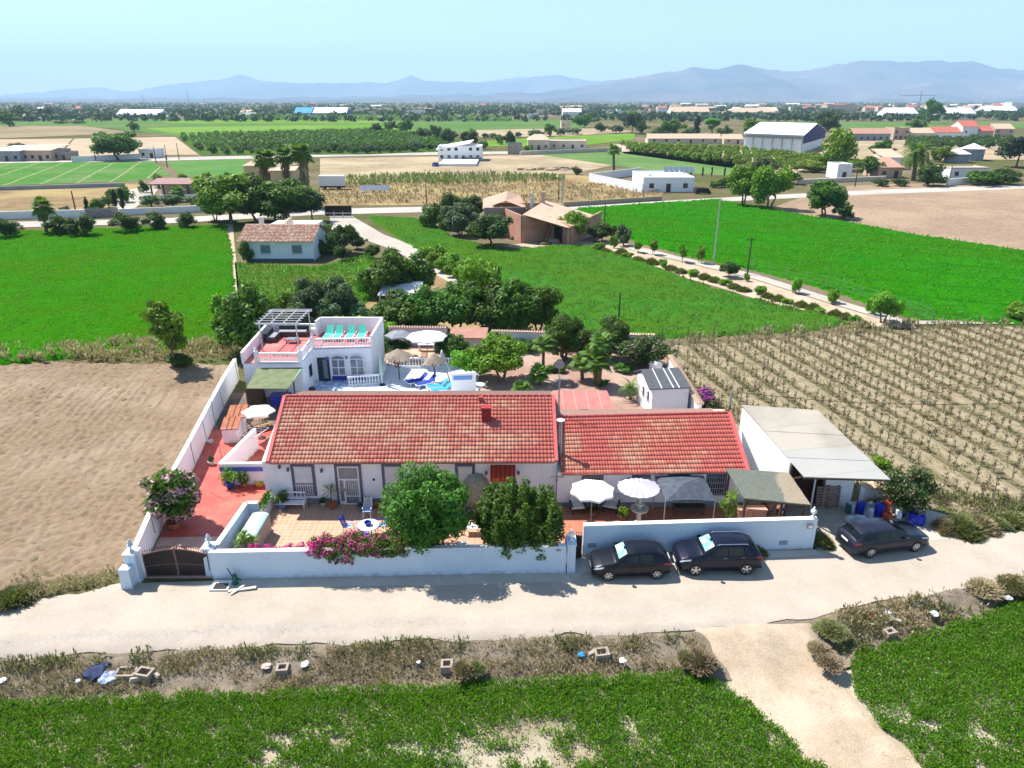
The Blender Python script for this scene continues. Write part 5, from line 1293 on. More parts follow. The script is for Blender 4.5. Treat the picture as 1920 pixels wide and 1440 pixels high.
mb.build('wall', m_white, bs)
MB().wall((18.3, 36.65), (20.0, 36.5), 0, 3.1, t=.2).build('front_wall_panel', m_white, bs)
mb = MB(); mb.wall((15.95, 37.0), (18.2, 36.75), 0, 3.3, t=.1); mb.build('interior_shade_panel', mat('barn_interior_shade', (.045,.014,.012), (.03,.01,.01), 6), bs)  # near-black panel stands in for the shade inside the open barn front
mb = MB(); mb.beam((15.8, 35.6, 2.3), (16.15, 34.5, 3.15), .1); mb.beam((15.82, 35.6, 0), (15.82, 35.6, 3.3), .12); mb.beam((18.25, 36.5, .0), (18.25, 36.5, 3.3), .14); build_each(mb, 'timber', m_darkw, bs)
MB().beam(Vector(Q[3])+Vector((0, .05, -.1)), Vector(Q[2])+Vector((0, .05, -.1)), .08, .1).build('eave_beam', m_darkw, bs)
one('rubble_wall', MB().wall((20.9, 37.0), (22.6, 37.6), 0, .95, t=.3), m_white, 'low white wall stub with clay tiles behind the blue drums', 'wall')
T = thing('tile_stack', 'row of clay tiles laid on the low wall stub by the vineyard', 'roof tiles', (21.7, 37.3, .96)); tilecap(T, (20.9, 37.0), (22.6, 37.6), .98, .55)

# timber shelter with mossy corrugated roof
sh = thing('timber_shelter', 'timber shelter with a grey-green corrugated roof and a brown end panel', 'shelter', (14, 34.5, 0))
a, b, c, d_ = at3(1361, 878, 2.85), at3(1479, 886, 2.85), at3(1520, 946, 2.3), at3(1395, 934, 2.3)
t = NT('mossy_sheet'); P = t.pos('obj'); sx = t.n('SeparateXYZ'); t.t.links.new(P, sx.inputs[0])
f = t.math('ADD', sx.outputs[0], t.math('MULTIPLY', t.noise(P, .9, 3), 1.3)); col = t.mix(t.ramp(t.math('MULTIPLY_ADD', f, .25, .1), [(.46, 0.), (.50, 1.)]), (.15,.16,.13), (.33,.27,.19))
col = t.mix(1., col, t.ramp(t.noise(P, 5, 4), [(.3, .8), (.7, 1.12)]), 'MULTIPLY')
wv = t.n('TexWave'); t.set(wv, 'Vector', P); t.set(wv, 'Scale', 3.); t.bump(wv.outputs[1], .6, .04)
MB().slab(d_, c, b, a, .06).build('roof_sheet', t.done(col, .85), sh)
mb = MB()
for p in (c, d_, a, b): mb.beam((p[0]+(.15 if p in (a, d_) else -.2), p[1]+(.15 if p in (c, d_) else -.2), 0), (p[0]+(.15 if p in (a, d_) else -.2), p[1]+(.15 if p in (c, d_) else -.2), p[2]-.09), .13)
m_ = ((c[0]+d_[0])/2, (c[1]+d_[1])/2+.15); mb.beam(m_+(0,), m_+(2.2,), .13)
mb.beam((d_[0]+.1, d_[1]+.15, 2.16), (c[0]-.1, c[1]+.15, 2.16), .12)
for k in (.03, .5, .97):
    x = d_[0]+(c[0]-d_[0])*k; mb.beam((x, d_[1]+.15, 1.6), (x+.4*(1 if k < .9 else -1), d_[1]+.15, 2.1), .08)
build_each(mb, 'post', m_darkw, sh)
# ============================================================ VEHICLES
m_tyre = mat('tyre_rubber', (.012,.012,.013), (.02,.02,.02), 9, .85)
m_rim = mat('alloy', (.62,.63,.66), (.5,.51,.54), 9, .25, metal=.8)
m_plastic = mat('black_plastic', (.02,.02,.022), (.03,.03,.03), 9, .6)
m_carglass = mat('tinted_glass', (.004,.005,.007), (.006,.007,.01), 3, .06, spec=.35)
m_shade = mat('silver_sunshade', (.55,.68,.66), (.15,.38,.37), 2.2, .35, lo=.42, hi=.58)
m_head = mat('headlamp_glass', (.55,.60,.66), (.4,.44,.5), 12, .08, spec=.8)
m_tail = mat('tail_lamp_red', (.42,.01,.012), (.33,.008,.01), 12, .15, spec=.6)
m_plate = mat('number_plate_white', (.78,.78,.74), (.72,.72,.7), 9, .5)
def paint(name, c, flake=.15):
    t = NT(name); t.set(t.p, 'Base Color', c); t.set(t.p, 'Roughness', .35); t.set(t.p, 'Metallic', flake); t.set(t.p, 'Specular IOR Level', .25); t.set(t.p, 'Coat Weight', .3); t.set(t.p, 'Coat Roughness', .04)
    P = t.pos('obj'); t.set(t.p, 'Base Color', t.mix(t.ramp(t.noise(P, 6, 4), [(.3, 0.), (.7, 1.)]), c, tuple(x*1.25+.002 for x in c))); return t.mat
def car(name, label, loc, rz, L, W, H, pcol, prof, wheels, wr, glass, shade=False, rails=False, rim_n=5, five=True, rear_shade=False):
    """prof: rows (x, zbottom, zbelt, ztop, halfwidth, topwidth); x runs from the nose (0) to the tail (L)"""
    T = thing(name, label, 'car', loc, rz); A = np.array(prof, float)
    def sec(x):
        zb, zt_b, zt, hw, tw = (float(np.interp(x, A[:, 0], A[:, k])) for k in range(1, 6))
        g = max(0, zt-zt_b)
        return [(0, zb), (hw*.86, zb), (hw*.97, zb+.10), (hw, zb+(zt_b-zb)*.45), (hw*.985, zt_b-.07), (hw*.94, zt_b), (tw+.02, zt-min(.05, g*.3)), (tw*.86, zt), (0, zt+.03)]
    def surf(x, j, side=1, off=0.):
        S = sec(x); i = min(7, int(j)); f = j-i; y = S[i][0]*(1-f)+S[i+1][0]*f; z = S[i][1]*(1-f)+S[i+1][1]*f
        return Vector((x-L/2, side*y, z))
    def patch(xa0, xb0, xa1, xb1, j0, j1, side, off, nx=8, nj=3):
        mb = MB(); G_ = []
        for q in range(nj+1):
            u = q/nj; row = []
            for p in range(nx+1):
                v = p/nx; x = (xa0+(xa1-xa0)*u)*(1-v)+(xb0+(xb1-xb0)*u)*v; j = j0+(j1-j0)*u
                a = surf(x, j, side); bx = surf(x+.02, j, side)-a; bj = surf(x, min(7.99, j+.02), side)-surf(x, max(0, j-.02), side); n = bx.cross(bj)*side
                n = n.normalized() if n.length > 1e-9 else Vector((0, 0, 1))
                if n.dot(Vector((0, side*.6, .8))) < 0 and abs(n.x) < .8: n = -n
                row.append(a+n*off)
            G_.append(row)
        for q in range(nj):
            for p in range(nx):
                f = (G_[q][p], G_[q][p+1], G_[q+1][p+1], G_[q+1][p]); mb.quad(*(f if side > 0 else f[::-1]))
        return mb
    mb = MB(); xs = sorted(set(list(np.linspace(0, L, 34))+[r[0] for r in prof])); rows = []
    for x in xs:
        S = sec(x); rows.append([(x-L/2, y, z) for y, z in S]+[(x-L/2, -y, z) for y, z in S[-2:0:-1]])
    n = len(rows[0]); b0 = []
    for r in rows: mb.v += r
    for i in range(len(rows)-1):
        for k in range(n): k2 = (k+1) % n; mb.f.append((i*n+k, (i+1)*n+k, (i+1)*n+k2, i*n+k2)); mb.m.append(0)
    mb.f.append(tuple(range(n))); mb.m.append(0); mb.f.append(tuple((len(rows)-1)*n+k for k in reversed(range(n)))); mb.m.append(0)
    body = mb.build('body', pcol, T, smooth=True, world=False)
    g = glass
    for s_ in (1, -1):
        for (a, b, c, d_) in g['side']: patch(a, b, c, d_, 5.12, 5.9, s_, .012).build('side_window', m_carglass, T, smooth=True, world=False)
    def across(xa, xb, off, m, nm, jt=7.02, wa=1., z=0):
        mb = MB(); R_ = []
        for q in range(7):
            x = xa+(xb-xa)*q/6; row = []
            for s_ in (-1, 1):
                js = (np.linspace(6.1, 8, 6) if s_ < 0 else np.linspace(8, 6.1, 6)[1:])
                for j in js:
                    a = surf(x, min(7.999, j), s_); d = (surf(x+.03, min(7.999, j), s_)-a); nv = Vector((-d.z, 0, abs(d.x))).normalized(); row.append(a+nv*off)
            R_.append(row)
        for q in range(6):
            for p in range(len(R_[0])-1): mb.quad(R_[q][p], R_[q][p+1], R_[q+1][p+1], R_[q+1][p])
        return mb.build(nm, m, T, smooth=True, world=False)
    wsn = across(g['ws'][0], g['ws'][1], .012, m_carglass, 'windscreen')
    if shade:
        mb = MB(); x0, x1 = g['ws'][0]+.16, g['ws'][1]-.08
        R_ = []
        for q in range(7):
            x = x0+(x1-x0)*q/6; row = []
            for y in np.linspace(-.86, .86, 9):
                S = sec(x); zz = np.interp(abs(y)*S[6][0], [0, S[7][0], S[6][0]], [S[8][1], S[7][1], S[6][1]]); dd = sec(x+.03)[8][1]-S[8][1]; nv = Vector((-dd, 0, .03)).normalized(); row.append(Vector((x-L/2, y*S[6][0]*.96, zz))+nv*.02)
            R_.append(row)
        for q in range(6):
            for p in range(8):
                if q == 5 and p in (3, 4): continue
                mb.quad(R_[q][p], R_[q][p+1], R_[q+1][p+1], R_[q+1][p])
        mb.build('sunshade', m_shade, T, world=False)
    across(g['rw'][0], g['rw'][1], .012, m_carglass, 'rear_window')
    for wx in wheels:
        for s_ in (1, -1):
            S = sec(wx); hw = S[3][0]; cx = wx-L/2
            ar = MB(); 
            for k in range(14):
                t0, t1 = math.pi*k/14-.12, math.pi*(k+1)/14-.12+(.24/14)
                p = lambda t, r: (cx+r*math.cos(t), s_*(hw+.004), wr+r*math.sin(t))
                q_ = (p(t0, 0.05), p(t0, wr*1.14), p(t1, wr*1.14), p(t1, 0.05)); ar.quad(*(q_ if s_ < 0 else q_[::-1]))
            ar.build('wheel_arch', m_plastic, T, world=False)
            wh = bpy.data.objects.new('wheel', None); COL.objects.link(wh); wh.parent = T; KIDS.setdefault(T.name, []).append(wh); wh.location = (cx, s_*(hw-.075), wr)
            MB().lathe(0, 0, [(wr*.66, -.10), (wr*.94, -.09), (wr, -.05), (wr, .05), (wr*.94, .09), (wr*.66, .10)], 22, ax='y').build('tyre', m_tyre, wh, smooth=True, world=False)
            rb = MB(); rb.lathe(0, 0, [(wr*.69, s_*.085), (wr*.69, s_*.10), (wr*.60, s_*.10), (wr*.60, s_*.085)][::1], 20, ax='y'); rb.lathe(0, 0, [(wr*.16, s_*.09), (wr*.14, s_*.11), (.01, s_*.11)], 10, ax='y')
            for k in range(rim_n):
                t = 2*math.pi*k/rim_n+.3; wdt = .16 if five else .10
                c0, c1 = (math.cos(t), math.sin(t)), (math.cos(t+math.pi/2), math.sin(t+math.pi/2)); q = []
                for r, w_ in ((wr*.1, wdt*.5), (wr*.66, wdt)):
                    for sg in (-1, 1): q.append((c0[0]*r+c1[0]*sg*w_*wr, s_*.104, c0[1]*r+c1[1]*sg*w_*wr))
                rb.quad(q[0], q[1], q[3], q[2])
            rb.lathe(0, 0, [(wr*.66, s_*.07), (.01, s_*.07)], 16, m=1, ax='y')
            rb.build('rim', [m_rim, m_plastic], wh, world=False)
    hl = g.get('hl', (.02, .42)); 
    for s_ in (1, -1):
        mb = patch(hl[0], hl[1], hl[0]+.04, hl[1]+.05, 4.25, 5.25, s_, .012, 6, 2); mb.build('headlight', m_head, T, world=False)
        mb = patch(L-.42, L-.015, L-.34, L-.03, 3.95, 5.0, s_, .013, 6, 2); mb.build('tail_light', m_tail, T, world=False)
        mx = g['ws'][0]+.28; S = sec(mx); mb = MB(); mb.lathe(mx-L/2, s_*(S[5][0]+.13), [(.03, -.07), (.10, -.05), (.11, 0), (.09, .06), (.02, .08)], 8, z=S[5][1]+.08); mb.beam((mx-L/2, s_*S[5][0]*.96, S[5][1]+.02), (mx-L/2, s_*(S[5][0]+.1), S[5][1]+.06), .04)
        mb.build('wing_mirror', pcol, T, smooth=False, world=False)
        for hx in g['hd']: 
            a = surf(hx, 4.3, s_); MB().box(a.x-.08, a.y-.015+s_*.01, a.z-.015, a.x+.08, a.y+.015+s_*.01, a.z+.015).build('door_handle', m_greym if rails else pcol, T, world=False)
        ln = MB()
        for hx in g['dl']:
            for q in range(7):
                j0, j1 = 2.3+q*.38, 2.3+(q+1)*.38; a = surf(hx, j0, s_)+Vector((0, s_*.004, 0)); b = surf(hx, j1, s_)+Vector((0, s_*.004, 0)); w_ = Vector((.008, 0, 0)); ln.quad(*((a-w_, a+w_, b+w_, b-w_) if s_ < 0 else (b-w_, b+w_, a+w_, a-w_)))
        ln.build('door_gap', m_plastic, T, world=False)
        if rails:
            r0, r1 = g['rail']; S0 = sec(r0); S1 = sec(r1)
            MB().tube([(r0-L/2, s_*(S0[7][0]+.02), S0[7][1]), (r0+.1-L/2, s_*(S0[7][0]+.03), S0[7][1]+.05), (r1-.1-L/2, s_*(S1[7][0]+.03), S1[7][1]+.05), (r1-L/2, s_*(S1[7][0]+.02), S1[7][1])], .02, 6).build('roof_rail', m_rim, T, world=False)
    for nm, x, z, dx in (('number_plate', 0, .42, -1), ('number_plate', L, g.get('rp', .80), 1)):
        MB().box(x-L/2+(dx*.02 if dx > 0 else -.035), -.26, z-.055, x-L/2+(.035 if dx > 0 else -.02), .26, z+.055).build(nm, m_plate, T, world=False)
    MB().box(-L/2-.015, -.45, .52, -L/2+.06, .45, .62).build('grille', m_plastic, T, world=False)
    mb = MB(); mb.box(-L/2-.012, -W*.40, .22, -L/2+.1, W*.40, .34); mb.box(L/2-.1, -W*.40, .26, L/2+.012, W*.40, .40); mb.build('bumper_trim', m_plastic, T, world=False)
    return T
m_navy = paint('navy_black_paint', (.004,.0045,.009)); m_navy2 = paint('deep_navy_paint', (.004,.0045,.017)); m_grp = paint('dark_blue_grey_paint', (.014,.017,.032))
hatch = [(0,.30,.55,.58,.60,.50), (.06,.22,.62,.66,.70,.58), (.22,.19,.68,.74,.79,.66), (.45,.18,.74,.83,.83,.70), (.80,.17,.80,.91,.845,.72), (1.08,.17,.86,.97,.85,.73), (1.20,.17,.88,1.03,.85,.70), (1.75,.17,.90,1.38,.85,.60), (2.05,.17,.91,1.43,.85,.60), (2.7,.17,.92,1.44,.85,.60), (3.3,.18,.93,1.39,.84,.58), (3.62,.20,.93,1.24,.82,.58), (3.82,.24,.90,1.02,.79,.60), (3.92,.30,.80,.86,.74,.58), (3.95,.38,.72,.76,.68,.52)]
car('parked_hatchback', 'small dark navy hatchback with a silver sunshade, parked left of the larger car', (5.98, 30.30, .014), R(2.5), 3.95, 1.70, 1.44, m_navy, hatch, (.78, 3.22), .30,
    dict(side=((1.42,2.30,1.80,2.28),(2.36,3.10,2.34,2.95)), ws=(1.16,1.80), rw=(3.30,3.76), hd=(2.2,), dl=(1.30,2.33), hl=(.05,.50)), shade=True, rim_n=7, five=False)
suv = [(0,.34,.66,.70,.62,.52), (.06,.27,.76,.82,.74,.62), (.2,.24,.86,.93,.82,.70), (.5,.22,.92,1.03,.87,.76), (.95,.21,.98,1.10,.885,.77), (1.12,.21,1.01,1.14,.89,.76), (1.22,.21,1.03,1.19,.89,.74), (1.85,.21,1.06,1.57,.89,.64), (2.2,.21,1.07,1.63,.89,.64), (2.9,.21,1.08,1.64,.89,.64), (3.55,.22,1.09,1.58,.88,.62), (3.92,.24,1.08,1.42,.86,.60), (4.12,.28,1.04,1.18,.83,.62), (4.24,.34,.92,1.0,.79,.62), (4.28,.42,.80,.84,.72,.56)]
car('parked_suv', 'larger dark navy car with silver roof rails and sunshade, parked beside the hatchback', (10.52, 30.72, .014), R(1.6), 4.28, 1.78, 1.65, m_navy2, suv, (.86, 3.44), .35,
    dict(side=((1.48,2.42,1.92,2.40),(2.48,3.30,2.46,3.20),(3.36,3.62,3.28,3.44)), ws=(1.18,1.88), rw=(3.62,4.06), hd=(2.3,3.2), dl=(1.38,2.45,3.36), hl=(.04,.58), rail=(1.95,3.5)), shade=True, rails=True, rim_n=5)
wag = [(0,.28,.58,.62,.62,.5), (.07,.22,.68,.73,.74,.62), (.25,.19,.76,.82,.83,.70), (.6,.17,.82,.91,.87,.76), (1.1,.16,.88,.99,.885,.77), (1.35,.16,.91,1.04,.89,.76), (2.05,.16,.93,1.38,.89,.64), (2.45,.16,.94,1.45,.89,.63), (3.2,.16,.96,1.46,.89,.62), (3.9,.17,.98,1.42,.88,.60), (4.15,.19,.98,1.34,.86,.60), (4.45,.24,.95,1.06,.83,.62), (4.58,.30,.86,.92,.78,.60), (4.62,.40,.72,.76,.70,.54)]
car('parked_estate', 'dark grey-blue estate car seen from its rear corner, parked beside the drums', (19.92, 32.42, .02), R(180+11.5), 4.62, 1.79, 1.46, m_grp, wag, (.92, 3.62), .325,
    dict(side=((1.62,2.55,2.12,2.53),(2.62,3.42,2.60,3.40),(3.48,4.12,3.47,3.92)), ws=(1.38,2.10), rw=(4.14,4.44), hd=(2.4,3.3), dl=(1.5,2.58,3.45), hl=(.05,.6)), rim_n=9, five=False)

# ============================================================ YARD OBJECTS
def pot(name, label, x, y, r, h, col, plant=None, seed=0, group=None, z=.034, leaf='green', ph=.6, flat=False):
    rng = random.Random(seed); T = thing(name, label, 'plant pot', (x, y, z), 0, group)
    MB().lathe(0, 0, [(r*.62, 0), (r*.8, h*.4), (r, h*.95), (r*1.06, h), (r*.92, h), (r*.88, h*.86)], 14).build('pot', col, T, smooth=True, world=False)
    if plant:
        mb = MB()
        if plant == 'spiky': spiky(mb, 0, 0, h*.85, 60, ph, rng, .045)
        elif plant == 'yucca':
            mb2 = MB().tube([(0, 0, h*.8), (.02, 0, h+ph*.55)], .035, 6); mb2.build('stem', m_bark, T, world=False); spiky(mb, .02, 0, h+ph*.5, 55, ph*.5, rng, .04, 0, -.5, 1.4)
        else:
            g = np.random.default_rng(seed); C = g.normal(size=(9, 3))*np.array([.16, .16, .12])*ph+np.array([0, 0, h+ph*.4]); V = leaf_quads(g, C, np.full(9, .26*ph), 420, .10)
            link('plant', np_mesh('plant', V, np.arange(len(V)).reshape(-1, 4), LM[leaf]), None, T); return T
        mb.build('plant', LM[leaf], T, world=False)
    return T
m_potb = mat('blue_glaze', (.03,.07,.40), (.02,.05,.3), 4, .25); m_pott = mat('terracotta', (.42,.15,.08), (.36,.12,.06), 5, .8); m_potw = mat('white_pot', (.7,.7,.68), (.6,.6,.58), 5, .5); m_poty = mat('yellow_glaze', (.6,.38,.06), (.5,.3,.05), 5, .4); m_potlb = mat('pale_blue_glaze', (.12,.24,.5), (.1,.2,.44), 5, .35)
for i, (px_, py_, r, h, c, pl, lf, phh, lab) in enumerate((
    (432, 916, .30, .42, m_potb, 'leafy', 'bright', 1.2, 'cobalt pot with a yellow-green shrub below the blue-banded wall'),
    (459, 914, .20, .30, m_pott, 'leafy', 'dark', 1.0, 'dark leafy potted plant between the cobalt and the yellow pot'),
    (487, 913, .26, .26, m_poty, None, '', 0, 'empty yellow bowl at the foot of the blue-banded wall'),
    (530, 955, .28, .38, m_potlb, 'leafy', 'green', .9, 'blue pot with a green plant left of the white bench'),
    (607, 949, .20, .26, m_potw, 'leafy', 'green', .4, 'small white pot right of the white bench'),
    (623, 953, .28, .36, m_pott, 'yucca', 'palm', 1.6, 'terracotta pot with a tall yucca beside the white door'),
    (685, 955, .42, .30, m_potlb, 'spiky', 'dark', .8, 'wide pale blue bowl with a spiky plant right of the door'),
    (706, 951, .24, .24, m_pott, None, '', 0, 'small terracotta bowl behind the wide blue bowl'),
    (1052, 936, .22, .28, m_pott, 'leafy', 'dark', .8, 'potted plant at the corner below the painted letters'),
    (1109, 968, .26, .30, m_pott, 'spiky', 'dark', .6, 'terracotta pot with a plant under the white parasol'),
    (1165, 975, .24, .28, m_pott, 'leafy', 'bright', .7, 'low leafy pot left of the stone fountain'),
    (327, 992, .38, .46, m_pott, None, '', 0, 'large terracotta pot at the foot of the pink oleander'),
    (395, 832, .22, .22, m_potw, None, '', 0, 'white stone pot on the far part of the driveway'),
    (397, 872, .22, .26, m_potw, 'leafy', 'dark', .4, 'white pot with a dark plant against the side wall'),
    (1280, 960, .24, .28, m_pott, 'leafy', 'dark', .5, 'pot under the dark gazebo canopy'))):
    x, y = at(px_, py_); pot('plant_pot', lab, x, y, r, h, c, pl, i+3, None, leaf=lf or 'green', ph=phh)
# planter box of cacti
T = thing('planter', 'long white planter with spiky cacti beside the storage locker', 'planter', (-14.25, 35.6, 0)); MB().box(-14.48, 34.6, 0, -14.1, 36.5, .75).build('box', m_white, T)
mb = MB(); rng = random.Random(3)
for i in range(7): spiky(mb, -14.3, 34.75+i*.27, .75, 22, .55, rng, .08)
mb.build('cacti', LM['green'], T)
# storage locker with curved lid
T = thing('storage_locker', 'pale wooden locker with a curved aqua lid beside the divider wall', 'locker', (-13.9, 32.6, 0))
c_, s_ = math.cos(R(-4)), math.sin(R(-4)); mb = MB().obox(-13.9, 32.6, .03, .92, 2.4, 1.05, R(-2)); mb.build('box', mat('pale_planks', (.45,.40,.34), (.38,.33,.28), 9, .8), T)
mb = MB(); n = 8
for i in range(n):
    t0, t1 = math.pi*i/n, math.pi*(i+1)/n; f = lambda t, y: (-13.9+.50*math.cos(t), y, 1.09+.17*math.sin(t)); mb.quad(f(t0, 31.35), f(t0, 33.85), f(t1, 33.85), f(t1, 31.35))
mb.poly([(-13.9+.50*math.cos(math.pi*i/n), 31.35, 1.09+.17*math.sin(math.pi*i/n)) for i in range(n+1)]); mb.build('lid', mat('aqua_lid', (.46,.58,.53), (.40,.52,.48), 3, .4), T)
T = thing('yucca', 'bushy yellow-green yucca at the front corner of the patio wall', 'plant', (-13.75, 30.9, .5)); mb = MB(); rng = random.Random(8)
MB().tube([(0,0,-.5),(.05,0,.8)], .07, 6).tube([(.1,0,-.4),(.35,.1,.7)], .05, 6).build('stem', m_bark, T, world=False)
for q in ((0,0,.95),(.38,.1,.8),(-.25,.05,.7),(.1,-.1,1.25)): spiky(mb, *q, 50, .5, rng, .06, 0, -.4, 1.4)
mb.build('leaves', LM['bright'], T, world=False)
# ornate white bench
T = thing('garden_bench', 'ornate white bench with an openwork back under the first grilled window', 'bench', (-12.85, 36.25, .03))
mb = MB(); mb.box(-.72, -.32, .40, .72, .16, .45); mb.build('seat', m_white2, T, world=False)
mb = MB()
for z in (.50, .92): mb.box(-.72, .16, z, .72, .22, z+.06)
for i in range(13): x = -.70+i*.1167; mb.beam((x, .19, .54), (x+.08*(1 if i % 2 else -1), .19, .92), .04)
mb.build('backrest', m_white2, T, world=False)
for x in (-.68, .68):
    for y in (-.29, .16): MB().box(x-.04, y-.03, 0, x+.04, y+.03, .40).build('leg', mat('pale_stone', (.62,.56,.46), (.55,.5,.42), 5), T, world=False)
for x in (-.70, .70): MB().box(x-.03, -.3, .46, x+.03, .16, .66).build('armrest', m_white2, T, world=False)
# patio set
def chair(label, x, y, rz, m, m2, group=None, h=.45, z=.034):
    T = thing('garden_chair', label, 'chair', (x, y, z), rz, group)
    MB().box(-.23, -.23, h, .23, .22, h+.04).build('seat', m2, T, world=False)
    mb = MB(); mb.beam((-.22, .22, h), (-.22, .42, h+.62), .04); mb.beam((.22, .22, h), (.22, .42, h+.62), .04)
    for i in range(7): f = .12+i*.13; mb.beam((-.22, .22+.2*f, h+.62*f), (.22, .22+.2*f, h+.62*f), .05, .025)
    mb.build('backrest', m, T, world=False)
    for sx in (-1, 1):
        for sy in (-1, 1): MB().beam((sx*.2, sy*.2, h), (sx*.22, sy*.28, 0), .035).build('leg', m_white2, T, world=False)
        MB().beam((sx*.24, -.22, h+.2), (sx*.24, .28, h+.22), .035).build('armrest', m, T, world=False)
    return T
T = thing('patio_table', 'round white patio table with a blue rim and a dark bowl on it', 'table', (-7.75, 34.55, .034))
tx, ty = at(690, 985, .74); T.location = (tx, ty, .034)
MB().lathe(0, 0, [(.58, 0), (.60, .02), (.60, .04)], 24, z=.70).build('tabletop', m_white2, T, world=False); MB().lathe(0, 0, [(.605, 0), (.625, 0), (.625, .03), (.605, .03)], 24, z=.705).build('rim', m_blue, T, world=False)
for a in range(4): MB().beam((.3*math.cos(a*1.57+.7), .3*math.sin(a*1.57+.7), .70), (.45*math.cos(a*1.57+.7), .45*math.sin(a*1.57+.7), 0), .035).build('leg', m_blue, T, world=False)
one('bowl', MB().lathe(tx, ty, [(.10, 0), (.19, .1), (.2, .2), (.17, .19), (.1, .08)], 14, z=.776), m_blue, 'dark blue bowl standing on the round patio table', 'bowl')
for px_, py_, rz, l in ((655, 1000, 1.45, 'blue slatted chair left of the round patio table'), (717, 998, -1.45, 'blue slatted chair right of the round patio table'), (690, 970, .0, 'white-backed chair behind the round patio table'), (690, 1022, 3.1, 'blue striped chair in front of the round patio table')):
    x, y = at(px_, py_); chair(l, x, y, rz, m_blue if 'white' not in l else m_white2, mat('pale_blue_seat', (.45,.55,.75), (.2,.3,.6), 9), 'chairs round the patio table')
# other patio things
x, y = at(893, 940); mb = MB().lathe(x, y, [(.95, 0), (1.0, .6), (.85, 1.6), (.55, 2.05), (.1, 2.2)], 14)
o = one('covered_swing', mb, mat('beige_cover', (.42,.39,.30), (.3,.27,.2), 5, .9, .8, 7), 'garden swing under a creased beige cover between the two patio trees', 'covered furniture', smooth=True)
x, y = at(884, 1000); T = thing('side_table', 'small white table between the two patio trees', 'table', (x, y, .03)); MB().box(-.4, -.28, .42, .4, .28, .47).build('tabletop', m_white2, T, world=False)
for sx in (-1, 1):
    for sy in (-1, 1): MB().box(sx*.36-.02, sy*.24-.02, 0, sx*.36+.02, sy*.24+.02, .42).build('leg', m_white2, T, world=False)
x, y = at(869, 1026); one('white_cushion', MB().lathe(x, y, [(.12, 0), (.3, .05), (.28, .18), (.05, .24)], 10, z=.04), m_white2, 'small white cushion on the tiles behind the front wall', 'cushion')
# magenta hedge tumbling over the front wall
def hedge():
    rng = np.random.default_rng(12); xs = np.linspace(-13.2, -5.3, 46); C = []; RR = []
    for x in xs:
        thin = x < -10.2
        for q in range(1 if thin else 3):
            C.append((x+rng.normal()*.1, 30.15+rng.normal()*(.12 if thin else .28), 1.50+rng.random()*(.12 if thin else .45)-.05)); RR.append(.17 if thin else .34)
            if rng.random() < (.12 if thin else .45) and x > -10.5: C.append((x, 29.62+rng.random()*.12, 1.35+rng.random()*.3)); RR.append(.2)
    for k in range(14): C.append((-9.2+k*.09+rng.normal()*.05, 29.55, .95+rng.random()*.35)); RR.append(.11)
    V = leaf_quads(rng, np.array(C), np.array(RR), 15000, .085); n = len(V)//4; f = np.arange(len(V)).reshape(-1, 4)
    T = thing('flowering_hedge', 'bougainvillea with magenta flowers spilling over the front wall', 'climbing plant', (-9, 30, 0)); me = np_mesh('foliage', V-np.array([-9, 30, 0]), f, LM['green'])
    me.materials.append(m_magenta); z = V.reshape(-1, 4, 3)[:, 0]; x = z[:, 0]; p = np.clip(np.interp(x, [-13, -10.3, -9.6, -7.4, -5.3], [.85, .8, .35, .25, .03])*1.2, 0, 1)
    sel = rng.random(n) < p*(vnoise(x*2.3, z[:, 2]*4+z[:, 1]*2, 4) > .42)*1.4; sel |= (x < -10.4) & (rng.random(n) < .7); sel |= (z[:, 2] < 1.2) & (rng.random(n) < .4)
    me.polygons.foreach_set('material_index', sel.astype(np.int32)); link('foliage', me, None, T)
    MB().tube([(-12.9, 30.1, 0), (-12.7, 30.0, 1.5)], .05, 6).build('stem', m_bark, T)
hedge()

# parasols
def parasol(name, label, x, y, z, r, n, m, droop=.45, ribs=True, pz=0., val=.12, thick=False, vents=False, cat='parasol'):
    T = thing(name, label, cat, (x, y, pz)); mb = MB(); P = []
    for k in range(n):
        t = 2*math.pi*k/n+.2; P.append((math.cos(t)*r, math.sin(t)*r, z-droop))
    for k in range(n):
        a, b = P[k], P[(k+1) % n]; am = tuple(c*.55 for c in a[:2])+(z-droop*.38,); bm = tuple(c*.55 for c in b[:2])+(z-droop*.38,); m_ = tuple((a[i]+b[i])/2*.95 for i in (0, 1))+(z-droop*.93,)
        mb.add([(0, 0, z), am, bm], [(0, 1, 2)]); mb.add([am, a, m_, b, bm], [(0, 1, 2, 3, 4)])
        if val: mb.add([a, m_, (m_[0], m_[1], m_[2]-val), (a[0], a[1], a[2]-val)], [(0, 3, 2, 1)]); mb.add([m_, b, (b[0], b[1], b[2]-val), (m_[0], m_[1], m_[2]-val)], [(0, 3, 2, 1)])
    mb.build('canopy', m, T, world=False); MB().tube([(0, 0, 0), (0, 0, z+.08)], .03, 7).build('pole', m_greym, T, world=False)
    MB().lathe(0, 0, [(.28, 0), (.27, .06), (.06, .09)], 12).build('base', m_plastic, T, world=False)
    rb = MB()
    for p in P: rb.tube([(0, 0, z-.03), (p[0]*.98, p[1]*.98, p[2]-.02)], .012, 4)
    rb.build('ribs', m_greym, T, world=False); return T
m_canw = mat('white_canvas', (.82,.82,.82), (.78,.78,.78), 2, .8); m_canl = mat('lilac_canvas', (.50,.46,.58), (.58,.55,.64), 2, .8)
x, y = at(1111, 912, 2.45); parasol('patio_parasol', 'large plain white parasol in the right-hand patio', x, y, 2.6, 1.28, 8, m_canw, .42, pz=.03)
x, y = at(1198, 906, 2.4)
